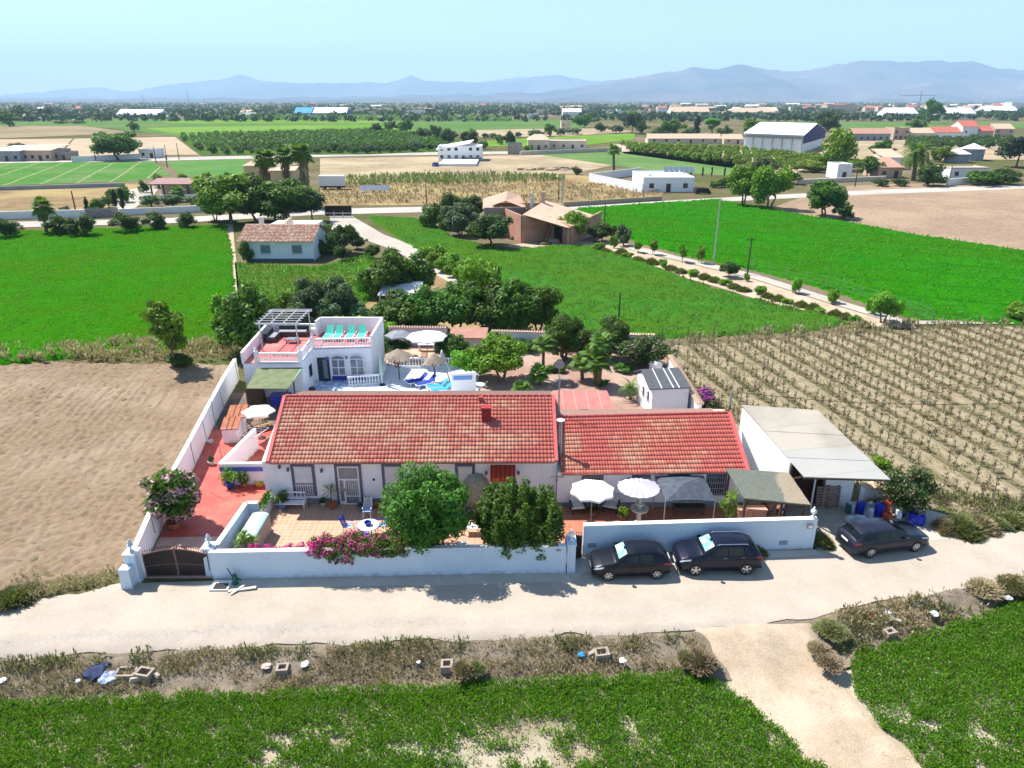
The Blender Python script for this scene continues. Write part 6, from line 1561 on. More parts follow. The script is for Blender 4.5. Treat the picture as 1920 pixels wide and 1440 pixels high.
def pleat(name, label, x, y, z, r, m):
    T = thing(name, label, 'parasol', (x, y, .03)); mb = MB(); n = 36; top = (0, 0, z)
    P = [(math.cos(2*math.pi*k/n)*r*(1 if k % 2 else .96), math.sin(2*math.pi*k/n)*r*(1 if k % 2 else .96), z-.36-(0 if k % 2 else .06)) for k in range(n)]
    for k in range(n): mb.add([top, P[k], P[(k+1) % n]], [(0, 1, 2)])
    mb.build('canopy', m, T, world=False); MB().tube([(0, 0, 0), (0, 0, z+.05)], .03, 7).build('pole', m_greym, T, world=False); return T
pleat('patio_parasol', 'pleated lilac parasol between the white parasol and the dark gazebo', x, y, 2.5, 1.2, m_canl)
# gazebo
T = thing('gazebo', 'square dark slate net gazebo on four poles in the right-hand patio', 'gazebo', (9.9, 34.8, .03))
zc = 2.15; c4 = [at3(1248, 939, zc), at3(1341, 939, zc), at3(1319, 893, zc+.05), at3(1229, 893, zc+.05)]; pk = at3(1286, 904, 2.75)
mb = MB()
for i in range(4):
    a, b = c4[i], c4[(i+1) % 4]; m_ = ((a[0]+b[0])/2, (a[1]+b[1])/2, (a[2]+b[2])/2+.06); mb.add([a, m_, pk], [(0, 1, 2)]); mb.add([m_, b, pk], [(0, 1, 2)]); mb.quad(a, b, (b[0], b[1], b[2]-.14), (a[0], a[1], a[2]-.14))
t = NT('dark_net'); P = t.pos('obj'); t.set(t.p, 'Base Color', t.mix(t.ramp(t.noise(P, 3, 5), [(.35, 0.), (.65, 1.)]), (.035,.045,.065), (.075,.09,.115))); t.set(t.p, 'Roughness', .85)
mb.build('canopy', t.mat, T)
for a in c4: MB().tube([(a[0], a[1], .03), a], .03, 6).build('pole', mat('tan_pole', (.42,.33,.26), (.36,.28,.22), 5), T)
# stone fountain
x, y = at(1197, 984); T = thing('fountain', 'pale stone two-tier fountain behind the right front wall', 'fountain', (x, y, .03))
m_stone = mat('pale_cast_stone', (.62,.58,.48), (.52,.48,.40), 6, .8, .3, 14)
MB().lathe(0, 0, [(.30, 0), (.30, .1), (.14, .16), (.12, .8)], 14).build('pedestal', m_stone, T, world=False, smooth=False)
MB().lathe(0, 0, [(.12, .8), (.48, .98), (.52, 1.08), (.46, 1.08), (.40, 1.0), (.1, .98)], 18).build('basin', m_stone, T, world=False)
MB().lathe(0, 0, [(.10, 1.0), (.08, 1.25), (.25, 1.33), (.26, 1.4), (.1, 1.42), (.07, 1.55), (.13, 1.62), (.08, 1.72), (.02, 1.85)], 14).build('upper_tier', m_stone, T, world=False)
# cushioned bench seats and chairs in the shade
def bseat(label, px_, py_, rz, w_, m1, m2, name='garden_sofa'):
    x, y = at(px_, py_); T = thing(name, label, 'seat', (x, y, .034), rz)
    MB().box(-w_/2, -.3, .34, w_/2, .3, .46).build('seat_cushion', m1, T, world=False); MB().box(-w_/2, .3, .36, w_/2, .42, .95).build('backrest', m1, T, world=False)
    mb = MB(); n = int(w_/.12)
    mb.box(-w_/2, -.32, .26, w_/2, -.28, .34)
    mb.build('frame', m2, T, world=False)
    for sx in (-1, 1):
        for yy in (-.28, .34): MB().box(sx*(w_/2-.03)-.03, yy-.03, 0, sx*(w_/2-.03)+.03, yy+.03, .34).build('leg', m2, T, world=False)
        MB().box(sx*w_/2-.03, -.3, .46, sx*w_/2+.03, .4, .62).build('armrest', m2, T, world=False)
    return T
m_cush = mat('white_cushion_cloth', (.72,.72,.7), (.62,.62,.6), 5, .9)
bseat('white cushioned seat at the left edge of the white parasol', 1082, 960, R(8), .75, m_cush, m_black)
bseat('white cushioned seat under the right edge of the white parasol', 1145, 958, R(-20), .85, m_cush, m_black)
bseat('brown bench under the dark gazebo', 1290, 962, R(0), 1.7, m_darkw, m_darkw)
bseat('wicker seat below the timber shelter', 1450, 962, R(10), 1.1, mat('red_brown_cushion', (.3,.12,.09), (.22,.09,.07), 4), m_darkw)
x, y = at(1118, 958); T = thing('shaded_table', 'round dark table in the shade of the white parasol', 'table', (x, y, .034)); MB().lathe(0, 0, [(.55, .7), (.57, .74)], 18).build('tabletop', m_darkw, T, world=False); MB().tube([(0, 0, 0), (0, 0, .7)], .05, 7).build('pedestal', m_black, T, world=False)
x, y = at(1400, 972); T = thing('tiled_counter', 'low salmon-tiled counter under the timber shelter', 'counter', (x+.3, y, .034)); MB().box(-.9, -.25, 0, .7, .25, .62).build('counter_body', m_patio, T, world=False); MB().box(-.95, -.28, .622, .75, .28, .68).build('counter_top', mat('salmon_top', (.62,.33,.26), (.56,.28,.2), 6), T, world=False)
for i, (px_, py_, c) in enumerate(((1425, 960, (.5,.1,.08)), (1448, 955, (.62,.62,.6)), (1470, 958, (.25,.12,.1)))):
    x, y = at(px_, py_, .03); o = one('garden_ornament', MB().lathe(x, y, [(.14, 0), (.18, .3), (.08, .55), (.14, .8), (.05, 1.0)], 9, z=.034), mat('ornament_%s' % 'abc'[i], c, None, 5), '%s ornament standing under the timber shelter' % ('red', 'white', 'brown')[i], 'ornament')
# yucca beside gazebo
x, y = at(1363, 984); T = thing('yucca', 'tall pale yellow-green yucca between the gazebo and the timber shelter', 'plant', (x, y, .03)); mb = MB(); rng = random.Random(18)
MB().tube([(0,0,0),(.05,0,1.4)], .08, 6).tube([(.0,0,.2),(-.3,.1,1.0)], .06, 6).build('stem', m_bark, T, world=False)
for q in ((.05,0,1.5),(-.3,.1,1.1),(.3,.05,1.0),(.0,-.15,.8),(.1,.0,1.9)): spiky(mb, *q, 46, .55, rng, .06, 0, -.5, 1.4)
mb.build('leaves', LM['yellow'], T, world=False)
# plant basket hanging etc on annex wall skipped; weeds at wall foot
tree('weedbush', 'wall_weed', 'green weed at the foot of the right front wall', 'weed', 12.75, 31.75, 1.3, .55)
tree('weedbush', 'wall_weed', 'dry tangle of weeds past the right end of the front wall', 'weed', 16.7, 32.6, 1.2, .8)

# ---- side yard: ovens, parasol, picnic table, dryer
def oven(label, px_, py_, lx, ly, h):
    x, y = at(px_, py_, h); T = thing('brick_barbecue', label, 'barbecue', (x, y, .03), R(8)); MB().box(-lx/2, -ly/2, 0, lx/2, ly/2, h-.1).build('body', m_white, T, world=False)
    MB().slab((-lx/2-.06, -ly/2-.08, h-.12), (lx/2+.06, -ly/2-.08, h-.12), (lx/2+.06, ly/2+.05, h+.18), (-lx/2-.06, ly/2+.05, h+.18), .07).build('tiled_top', mat('terracotta_slabs', (.42,.15,.07), (.33,.10,.05), 3), T, world=False)
    mb = MB()
    for u in (-.17, .17): mb.beam((u*lx, -ly/2-.08, h-.10), (u*lx, ly/2+.05, h+.20), .03)
    mb.build('joints', m_darkw, T, world=False)
oven('white barbecue block with a terracotta slab top, nearer of the pair', 433, 794, 1.05, 1.3, 1.25)
oven('white barbecue block with a terracotta slab top, further of the pair', 445, 772, 1.15, 1.5, 1.45)
x, y = at(484, 769, 2.2); parasol('yard_parasol', 'white hexagonal parasol over the red side yard', x, y, 2.45, 1.15, 6, m_canw, .35, pz=.03)
x, y = at(484, 802); T = thing('picnic_table', 'wooden picnic table with attached benches in the side yard', 'picnic table', (x, y, .03), R(35)); m_wood = mat('honey_wood', (.36,.22,.09), (.28,.16,.06), 7, .7)
mb = MB()
for i in range(5): mb.box(-.8, -.36+i*.15, .72, .8, -.36+i*.15+.13, .76)
mb.build('tabletop', m_wood, T, world=False)
for s_ in (-1, 1):
    MB().box(-.8, s_*.72-.13, .42, .8, s_*.72+.13, .46).build('bench_seat', m_wood, T, world=False)
    mb = MB(); mb.beam((s_*.55, -.75, .0), (s_*.55, -.25, .72), .07); mb.beam((s_*.55, .75, 0), (s_*.55, .25, .72), .07); mb.beam((s_*.55, -.8, .40), (s_*.55, .8, .40), .06); mb.build('leg', m_wood, T, world=False)
def dryer(name, label, x, y, h, rz, z=.03, sc_=1.):
    T = thing(name, label, 'clothes dryer', (x, y, z), rz); MB().tube([(0, 0, 0), (0, 0, h)], .025, 6).build('pole', m_greym, T, world=False); mb = MB(); ln = MB()
    for k in range(4):
        a = k*math.pi/2; mb.beam((0, 0, h-.5), (math.cos(a)*1.1*sc_, math.sin(a)*1.1*sc_, h), .03)
        b = a+math.pi/2
        for r in (.4, .6, .8, 1.0): ln.beam((math.cos(a)*r*1.1*sc_, math.sin(a)*r*1.1*sc_, h-.5+.5*r), (math.cos(b)*r*1.1*sc_, math.sin(b)*r*1.1*sc_, h-.5+.5*r), .010)
    mb.build('arms', m_greym, T, world=False); ln.build('lines', m_white2, T, world=False)
x, y = at(484, 846); dryer('rotary_dryer', 'rotary clothes dryer in the red side yard behind the roof edge', x-.2, y, 1.5, .5)
x, y = at(1258, 762); dryer('rotary_dryer', 'rotary clothes dryer in front of the white garden shed', x, y, 1.7, .3)
one('white_basin', MB().lathe(-15.9, 40.0, [(.35, 0), (.5, .35), (.52, .4), (.42, .38), (.3, .1)], 14, z=.03), m_white2, 'round white basin behind the blue-banded wall', 'basin')
x, y = at(515, 742); T = thing('blue_box', 'blue crate in the dark yard under the green canopy', 'crate', (-18.2, 51.6, .03)); MB().box(-.7, -.4, 0, .7, .4, .8).build('box', m_blue, T, world=False); MB().box(-.74, -.44, .802, .74, .44, .88).build('lid', m_blue, T, world=False)
one('cupboard', MB().box(-20.9, 51.6, 0, -19.7, 52.4, 1.6).box(-20.8, 51.58, .1, -20.35, 51.602, 1.5).box(-20.28, 51.58, .1, -19.8, 51.602, 1.5), m_darkw, 'dark cupboard in the shade of the green canopy', 'cupboard')
one('barrel', MB().lathe(-16.1, 53.0, [(.26, 0), (.3, .4), (.26, .85)], 14, z=.03), m_black, 'black barrel at the corner of the pool house', 'barrel')

# ---- roof terrace furniture
def lounger(label, x, y, z, rz, m, mf, name='sun_lounger', group=None, back=.75):
    T = thing(name, label, 'sun lounger', (x, y, z), rz, group)
    mb = MB(); mb.slab((-.30, -.95, .36), (.30, -.95, .36), (.30, .25, .36), (-.30, .25, .36), .05); mb.build('seat_pad', m, T, world=False)
    MB().slab((-.30, .26, .36), (.30, .26, .36), (.30, .26+.75*math.cos(back), .36+.75*math.sin(back)), (-.30, .26+.75*math.cos(back), .36+.75*math.sin(back)), .05).build('backrest', m, T, world=False)
    mb = MB(); mb.beam((-.34, -1, .30), (-.34, .95, .30), .05); mb.beam((.34, -1, .30), (.34, .95, .30), .05); mb.beam((-.34, -1, .30), (.34, -1, .30), .05); mb.build('frame', mf, T, world=False)
    for sx in (-1, 1):
        for yy, dy in ((-.75, -.15), (.6, .18)): MB().beam((sx*.34, yy, .3), (sx*.36, yy+dy, 0), .05).build('leg', mf, T, world=False)
    return T
m_teal = mat('teal_green_cloth', (.03,.46,.33), (.10,.58,.45), 3, .7); m_skyb = mat('bright_blue_cloth', (.02,.27,.62), (.04,.38,.72), 3, .7); m_deepb = mat('deep_blue_cloth', (.01,.035,.33), (.012,.05,.4), 3, .7)
for i, (px_, l) in enumerate(((614, 'leftmost'), (632, 'second'), (655, 'third'), (676, 'rightmost'))):
    x, y = at(px_, 632, 3.2); lounger('%s of the four teal loungers on the red roof terrace' % l, x, 59.6, 2.95, R(-4+i*2), m_teal, m_white2, group='teal loungers on the roof terrace', back=.9)
T = thing('lounge_sofa', 'dark wicker corner sofa under the white pergola frame', 'sofa', (-19.6, 60.2, 2.95)); MB().box(-1.1, -.4, 0, 1.5, .35, .4).box(-1.5, -2.0, 0, -.8, -.42, .4).build('seat', m_darkw, T, world=False); MB().box(-1.1, .352, 0, 1.5, .55, .8).box(-1.75, -2.0, 0, -1.502, .35, .8).build('backrest', m_plastic, T, world=False)
MB().box(-1.0, -.35, .402, 1.4, .3, .48).box(-1.48, -1.9, .402, -.85, -.45, .48).build('cushion', mat('grey_cushion', (.3,.31,.33), (.24,.25,.27), 4), T, world=False)
T = thing('low_table', 'low dark glass table on the terrace beside the corner sofa', 'table', (-18.9, 58.3, 2.95)); MB().box(-.5, -.35, .3, .5, .35, .36).build('tabletop', mat('grey_glass', (.25,.27,.3), (.2,.22,.25), 4, .1), T, world=False)
for sx in (-1, 1):
    for sy in (-1, 1): MB().box(sx*.45-.03, sy*.3-.03, 0, sx*.45+.03, sy*.3+.03, .3).build('leg', m_plastic, T, world=False)
T = thing('storage_bench', 'pale storage bench with an aqua lid against the terrace parapet', 'bench', (-17.9, 60.6, 2.95)); MB().box(-.05, -.3, 0, .75, .3, .5).build('box', m_cap, T, world=False); MB().box(-.08, -.33, .502, .78, .33, .56).build('lid', mat('aqua_lid', ()), T, world=False)
T = thing('terrace_bench', 'white slatted bench on the right part of the roof terrace', 'bench', (-12.9, 58.2, 2.95)); MB().box(-.7, -.2, .38, .7, .2, .43).build('seat', m_white2, T, world=False)
for sx in (-.6, .6): MB().box(sx-.04, -.18, 0, sx+.04, .18, .38).build('leg', m_white2, T, world=False)

# ---- pool terrace
def straw(label, x, y, h, r):
    T = thing('straw_parasol', label, 'parasol', (x, y, .03)); mb = MB(); rng = random.Random(int(x*7)); n = 60
    mb.lathe(0, 0, [(r*.86, h-.62), (r*.45, h-.25), (.06, h+.02)], 20)
    for k in range(n*3):
        t = rng.uniform(0, 6.28); r0 = rng.uniform(.05, .7)*r; r1 = min(r*1.05, r0+r*.5); z = lambda q: h-.70*(q/r)**1.15+.04; w_ = .04
        d = Vector((math.cos(t), math.sin(t), 0)); s_ = Vector((-d.y, d.x, 0))*w_; a = d*r0+Vector((0, 0, z(r0))); b = d*r1+Vector((0, 0, z(r1)-.02)); mb.add((a-s_*.5, b-s_, b+s_, a+s_*.5), ((0, 1, 2, 3),))
    mb.build('thatch', mat('straw', (.40,.33,.25), (.27,.21,.155), 9, .95, .8, 20), T, world=False); MB().tube([(0, 0, 0), (0, 0, h)], .05, 7).build('pole', m_darkw, T, world=False)
x, y = at(749, 712); straw('brown straw parasol beside the pool balustrade', x, y, 2.75, 1.3)
x, y = at(815, 716); straw('paler straw parasol behind the blue loungers', x, y, 2.5, .95)
x, y = at(799, 690); parasol('pool_parasol', 'large white parasol behind the straw parasols', x, y+1.5, 2.9, 1.9, 8, m_canw, .45, pz=.03)
x, y = at(742, 690); parasol('pool_parasol', 'grey parasol in the shade behind the brown straw parasol', x, y+2.5, 2.7, 1.3, 6, mat('grey_canvas', (.2,.21,.24), (.24,.25,.28), 3), .4, pz=.03)
T = thing('closed_parasol', 'closed pale green parasol at the corner of the balustrade', 'parasol', (-10.95, 55.7, .03)); MB().lathe(0, 0, [(.05, .9), (.16, 1.1), (.13, 2.0), (.08, 2.7), (.02, 2.85)], 9).build('canopy', mat('pale_green_canvas', (.35,.55,.42), (.3,.48,.38), 6), T, world=False); MB().tube([(0,0,0),(0,0,2.9)], .025, 6).build('pole', m_white2, T, world=False); MB().lathe(0, 0, [(.25, 0), (.22, .1), (.05, .12)], 12).build('base', m_plastic, T, world=False)
for px_, py_, rz, m, l in ((784, 712, -60, m_deepb, 'deep blue lounger beside the pool, further of the pair'), (800, 716, -60, m_deepb, 'deep blue lounger beside the pool, nearer of the pair'), (822, 722, -75, m_skyb, 'bright blue lounger at the pool end, further of the pair'), (830, 728, -75, m_skyb, 'bright blue lounger at the pool end, nearer of the pair')):
    x, y = at(px_, py_, .4); lounger(l, x, y, .04, R(rz), m, m_white2)
mb = MB()
for sx in (-1, 1): mb.beam((-6.0+sx*.75, 56.3, 0), (-6.0, 56.9, 2.5), .09); mb.beam((-6.0+sx*.75, 58.0, 0), (-6.0, 57.4, 2.5), .09)
mb.beam((-6.0, 56.8, 2.5), (-6.0, 57.5, 2.5), .09)
tag(mb.build('swing_frame', mat('pale_blue_frame', (.45,.52,.62), (.4,.47,.57), 4)), 'pale A-shaped swing frame beside the blue loungers', 'swing frame')
chair('dark chair with a pale cushion beside the pool balustrade', -9.9, 58.6, 1.2, m_black, m_cush); chair('dark armchair under the brown straw parasol', -9.6, 60.7, 0, m_black, m_cush); chair('dark armchair between the two straw parasols', -8.0, 60.8, 0, m_black, m_cush)
T = thing('white_bench', 'white bench table behind the white pool parasol', 'table', (-8.2, 64.6, .03)); MB().box(-.8, -.3, .6, .8, .3, .68).build('tabletop', m_white2, T, world=False)
for sx in (-.7, .7): MB().box(sx-.04, -.25, 0, sx+.04, .25, .6).build('leg', m_white2, T, world=False)
T = thing('street_lamp', 'curved dark lamp post in the garden behind the pool', 'lamp post', (-5.3, 60.6, 0)); MB().tube([(0,0,0),(0,0,2.6),(-.15,0,3.0),(-.5,0,3.1),(-.7,0,2.95)], .04, 6).build('pole', m_black, T, world=False); MB().lathe(-.72, 0, [(.04, .1), (.14, 0), (.1, -.08)], 9, z=2.93).build('lamp_head', m_white2, T, world=False)
MB()
x, y = at(899, 735); one('round_table', MB().lathe(x, y, [(.08, 0), (.06, .6), (.5, .64), (.5, .68)], 18), mat('pale_blue_top', (.5,.6,.68), (.42,.52,.6), 2, .3), 'round pale table in the garden right of the blue-panelled wall', 'table')
T = thing('satellite_dish', 'grey satellite dish on a mast above the annex roof', 'satellite dish', (3.15, 44.3, 0)); MB().tube([(0, 0, 2.3), (0, 0, 6.0)], .03, 6).build('mast', m_greym, T, world=False); MB().lathe(0, 0, [(.02, .12), (.2, .06), (.32, -.02)], 14, ax='y', z=6.1).build('dish', m_greym, T, world=False)
for px_, py_, l, rz in ((1258, 764, 'bright blue lounger in front of the white shed, left of the pair', 85), (1272, 760, 'bright blue lounger in front of the white shed, right of the pair', 70)):
    x, y = at(px_, py_, .4); lounger(l, x, y, .04, R(rz), m_skyb, m_white2)
x, y = at(1228, 700); T = thing('water_tank', 'white water tank with a dark top behind the garden shed', 'tank', (x, y, 0)); MB().lathe(0, 0, [(.55, 0), (.6, .9), (.45, 1.15), (.1, 1.25)], 16).build('tank_body', m_white2, T, world=False, smooth=True); MB().lathe(0, 0, [(.22, 1.2), (.2, 1.32)], 12).build('lid', m_black, T, world=False)
T = thing('kennel', 'small white hut with a pale tiled roof behind the annex ridge', 'hut', (14.3, 46.8, 0)); MB().box(-.9, -.8, 0, .9, .8, 1.3).build('wall', m_white, T, world=False); MB().slab((-1, -1, 1.3), (1, -1, 1.3), (1, 0, 1.7), (-1, 0, 1.7), .06).slab((-1, 0, 1.7), (1, 0, 1.7), (1, 1, 1.3), (-1, 1, 1.3), .06).build('roof', mat('pale_clay', (.6,.42,.3), (.66,.5,.38), 5), T, world=False)
MB().box(.902, -.15, .7, .93, .15, 1.0).build('opening', m_black, T, world=False)

# ---- drums, jerrycans, pallet
def drum(label, px_, py_, r, h, m, kind='drum', lying=False):
    x, y = at(px_, py_, h*.3); T = thing('jerrycan' if kind == 'can' else 'drum', label, 'container', (x, y, .02), random.Random(px_).uniform(-.5, .5))
    if kind == 'can':
        L_, W_, H_ = (h, r*1.5, r*1.5) if lying else (r*1.7, r*1.3, h); mb = MB().obox(0, 0, .02, L_, W_, H_-.02, 0, tap=.92); o = mb.build('body', m, T, world=False, bevel=.05)
        if lying: MB().lathe(L_/2+.0, 0, [(.05, 0), (.05, .05)], 8, z=H_*.6, ax='x').build('cap', m_white2, T, world=False)
        else: MB().lathe(.05, 0, [(.05, 0), (.05, .06)], 8, z=H_).build('cap', m_white2, T, world=False)
    else:
        MB().lathe(0, 0, [(r*.9, 0), (r, .05), (r, h*.33), (r*1.03, h*.35), (r, h*.37), (r, h*.66), (r*1.03, h*.68), (r, h*.7), (r, h-.05), (r*.9, h)], 16).build('body', m, T, world=False, smooth=True); MB().lathe(r*.4, 0, [(.05, 0), (.05, .03)], 8, z=h).build('cap', m_black, T, world=False)
m_cw = mat('milky_plastic', (.62,.68,.74), (.5,.56,.62), 5, .4); m_cb = mat('blue_plastic', (.012,.03,.45), (.01,.022,.33), 4, .35); m_co = mat('orange_red_plastic', (.62,.09,.02), (.5,.06,.015), 4, .4); m_cg = mat('green_plastic', (.02,.14,.10), (.02,.1,.08), 4, .4)
for a in ((1594, 972, .2, .6, m_cw, 'can', True, 'milky jerrycan lying first from the left in the front row'), (1614, 971, .2, .6, m_cw, 'can', True, 'milky jerrycan lying second in the front row'),
          (1596, 958, .18, .5, m_cw, 'can', False, 'milky jerrycan standing under the wooden pallet'), (1590, 957, .2, .6, m_cg, 'can', False, 'dark green can behind the first milky jerrycan'),
          (1612, 957, .25, .75, m_cb, 'drum', False, 'dark blue drum below the wooden pallet'), (1631, 967, .19, .62, m_cw, 'can', False, 'milky jerrycan standing between two blue drums'),
          (1631, 952, .2, .5, m_cw, 'can', False, 'pale can in the back row behind the standing jerrycan'), (1648, 962, .27, .85, m_cb, 'drum', False, 'blue drum left of the orange container'),
          (1661, 958, .22, .85, m_co, 'drum', False, 'tall orange-red drum in the back row'), (1662, 972, .26, .5, m_co, 'drum', False, 'short orange tub in front of the orange-red drum'),
          (1684, 968, .19, .6, m_cw, 'can', False, 'milky jerrycan standing right of the orange containers'), (1693, 964, .2, .5, m_cb, 'can', False, 'blue can right of the last milky jerrycan'), (1676, 955, .2, .5, m_cw, 'can', False, 'pale can in the back row right of the orange drum'),
          (1712, 975, .27, .6, m_cb, 'drum', False, 'glossy blue drum, left of the end pair'), (1724, 978, .27, .6, m_cb, 'drum', False, 'glossy blue drum, last on the right')):
    drum(a[7], a[0], a[1], a[2], a[3], a[4], a[5], a[6])
T = thing('pallet', 'wooden pallet leaning upright against the barn front wall', 'pallet', (18.55, 36.2, .03)); mb = MB()
for i in range(8): mb.beam((-.7, .0+.16*i/8, .12+i*.17), (.7, .0+.16*i/8, .12+i*.17), .03, .11)
mb.build('boards', mat('pallet_wood', (.34,.24,.19), (.25,.17,.13), 5), T, world=False)
for x in (-.62, 0, .62): MB().beam((x, .07, 0), (x, .22, 1.4), .09).build('bearer', m_darkw, T, world=False)
one('leaning_plank', MB().beam((17.6, 36.2, .03), (17.75, 36.55, 1.9), .08), m_white2, 'pale plank leaning left of the wooden pallet', 'plank')

# ---- litter on the bank and inspection boxes
def cbox(label, px_, py_, lx, ly, h, rz, group='concrete irrigation boxes'):
    x, y = at(px_, py_, -.2); T = thing('irrigation_box', label, 'concrete box', (x, y, -.36), rz); lx *= .85; ly *= .85; h *= .85; m = mat('old_concrete', (.36,.30,.24), (.27,.22,.18), 6, .9, .6, 12); a = MB()
    a.box(-lx/2, -ly/2, 0, lx/2, -ly/2+.1, h); a.box(-lx/2, ly/2-.1, 0, lx/2, ly/2, h); a.box(-lx/2, -ly/2+.101, 0, -lx/2+.1, ly/2-.101, h); a.box(lx/2-.1, -ly/2+.101, 0, lx/2, ly/2-.101, h); a.build('box_walls', m, T, world=False)
    MB().box(-lx/2+.1, -ly/2+.1, .0, lx/2-.1, ly/2-.1, .05).build('dark_bottom', m_black, T, world=False); return T
cbox('long concrete box with a dark opening next to the heap of dark cloth', 237, 1262, 1.0, .7, .32, .05)
cbox('broken pale concrete box right of the long one', 272, 1266, .8, .6, .45, -.2)
cbox('concrete box under dry brush at the bank', 530, 1256, .6, .55, .4, .1)
cbox('small square brown concrete box in the middle of the bank', 838, 1250, .6, .6, .42, .05)
cbox('concrete box with tilted slabs near the blue bag', 1128, 1230, .75, .6, .5, .15)
cbox('concrete box among rubble right of the dirt track', 1660, 1165, .75, .6, .45, .5)
cbox('second concrete box below the rubble right of the dirt track', 1668, 1188, .6, .45, .4, .3)
def clump(name, label, cat, px_, py_, s, m, seed=0, h=.5, z=-.25, n=60, flat=.5):
    x, y = at(px_, py_, z); rng = np.random.default_rng(seed); import bmesh
    bm = bmesh.new(); bmesh.ops.create_icosphere(bm, subdivisions=3, radius=s); 
    for v in bm.verts:
        k = .55+.9*fbm(np.array([v.co.x*3/s*.5+seed]), np.array([v.co.y*3/s*.5+v.co.z*2/s]), 4, seed)[0]; v.co *= k; v.co.z = max(v.co.z*h, -.08)
    me = bpy.data.meshes.new(name); bm.to_mesh(me); bm.free(); o = link(name, me, m); o.location = (x, y, z+.05); return tag(o, label, cat)
m_cloth = mat('dark_blue_cloth', (.03,.04,.10), (.01,.012,.03), 6, .9, .8, 12, c3=(.04,.055,.13), s3=3.)
clump('cloth_heap', 'heap of dark blue cloth dumped on the roadside bank', 'cloth', 184, 1262, .52, m_cloth, 3, .6); clump('cloth_heap', 'smaller heap of blue and white cloth beside the long concrete box', 'cloth', 205, 1272, .38, mat('blue_white_cloth', (.12,.18,.42), (.5,.52,.55), 5, .9, .8, 12), 5, .5)
for px_, py_, s, c, l in ((6, 1277, .22, (.75,.76,.78), 'white plastic scrap at the left end of the bank'), (147, 1278, .12, (.8,.8,.8), 'tiny white scrap left of the dark cloth'), (500, 1250, .26, (.72,.50,.42), 'pinkish bag on the bank'), (573, 1246, .26, (.8,.82,.84), 'white bag beside the brush-covered box'),
    (1090, 1228, .2, (.03,.25,.55), 'bright blue bag beside the tilted slabs'), (1168, 1240, .22, (.75,.75,.72), 'white rag right of the tilted slabs'), (1112, 1194, .09, (.8,.7,.6), 'small pale scrap at the road edge'),
    (1636, 1158, .26, (.42,.16,.12), 'reddish rag among the rubble'), (1668, 1150, .30, (.72,.74,.78), 'white plastic bag on top of the rubble'), (1720, 1135, .2, (.5,.5,.5), 'grey scrap on the bank right of the rubble'), (1752, 1152, .28, (.62,.66,.66), 'crumpled pale sheet on the right bank'), (1890, 1122, .26, (.45,.43,.42), 'grey broken slab at the right end of the bank'), (785, 1243, .12, (.75,.76,.78), 'tiny white scrap left of the small square box')):
    clump('plastic_scrap', l, 'litter', px_, py_, s*.75, mat('litter_%d' % px_, c, None, 5, .7), px_ % 9+1, .4, z=-.12 if py_ > 1200 else -.1)
rng = random.Random(5)
for i, (px_, py_, l) in enumerate(((1110, 1222, 'tilted'), (1146, 1222, 'right-hand upright'), (1135, 1218, 'dark inner'), (290, 1262, 'right-hand'), (255, 1272, 'flat'), (1650, 1160, 'tipped'), (1676, 1162, 'pale'), (1688, 1148, 'small'), (1640, 1172, 'long'))):
    x, y = at(px_, py_, -.1); mb = MB(); mb.obox(0, 0, 0, rng.uniform(.35, .6), .16, rng.uniform(.12, .3), rng.uniform(-1, 1), tap=.9)
    w_ = ('concrete block beside the blue bag', 'concrete block beside the blue bag', 'concrete block beside the blue bag', 'block beside the broken pale box', 'slab between the long box and the cloth', 'block in the rubble right of the track', 'block in the rubble right of the track', 'block in the rubble right of the track', 'slab in the rubble right of the track')[i]
    o = mb.build('concrete_block', mat('block_concrete', (.48,.41,.32), (.38,.32,.25), 6, .9)); o.location = (x, y, -.22); o.rotation_euler = (rng.uniform(-.4, .4), rng.uniform(-.3, .3), 0); tag(o, l+' '+w_, 'block')
# drain hatch and green pump at the wall corner
mb = MB().box(-14.85, 28.6, .02, -13.95, 29.35, .10); T = thing('drain_box', 'open pale drain box with a dark grate at the wall corner', 'drain', (-14.4, 29, 0)); mb.build('drain_rim', m_cap, T); MB().box(-14.7, 28.65, .101, -14.05, 29.1, .115).build('grate', m_black, T)
T = thing('hand_pump', 'green iron valve pump standing at the foot of the front wall', 'pump', (-13.75, 29.15, .02)); m_pg = mat('green_iron', (.02,.12,.09), (.015,.08,.06), 6, .5); MB().lathe(0, 0, [(.14, 0), (.12, .25), (.16, .3), (.12, .5), (.05, .62)], 10).build('pump_body', m_pg, T, world=False); MB().tube([(-.1, 0, .45), (-.28, 0, .95)], .025, 5).build('handle', m_black, T, world=False); MB().tube([(.1, 0, .3), (.32, -.05, .3)], .05, 6).build('spout', m_pg, T, world=False)
mb = MB(); mb.beam((-13.9, 28.55, .05), (-12.6, 28.8, .1), .16, .06); mb.beam((-13.7, 28.3, .05), (-13.2, 28.95, .14), .12, .05); one('broken_slabs', mb, m_stone, 'broken pale slabs lying in front of the green pump', 'rubble')
# ============================================================ BACKGROUND
def tl(key, px, pb, pt, w, label, name='tree', cat='tree', group=None, **k): return ptree(key, name, label, cat, px, pb, pt, w, group, **k)
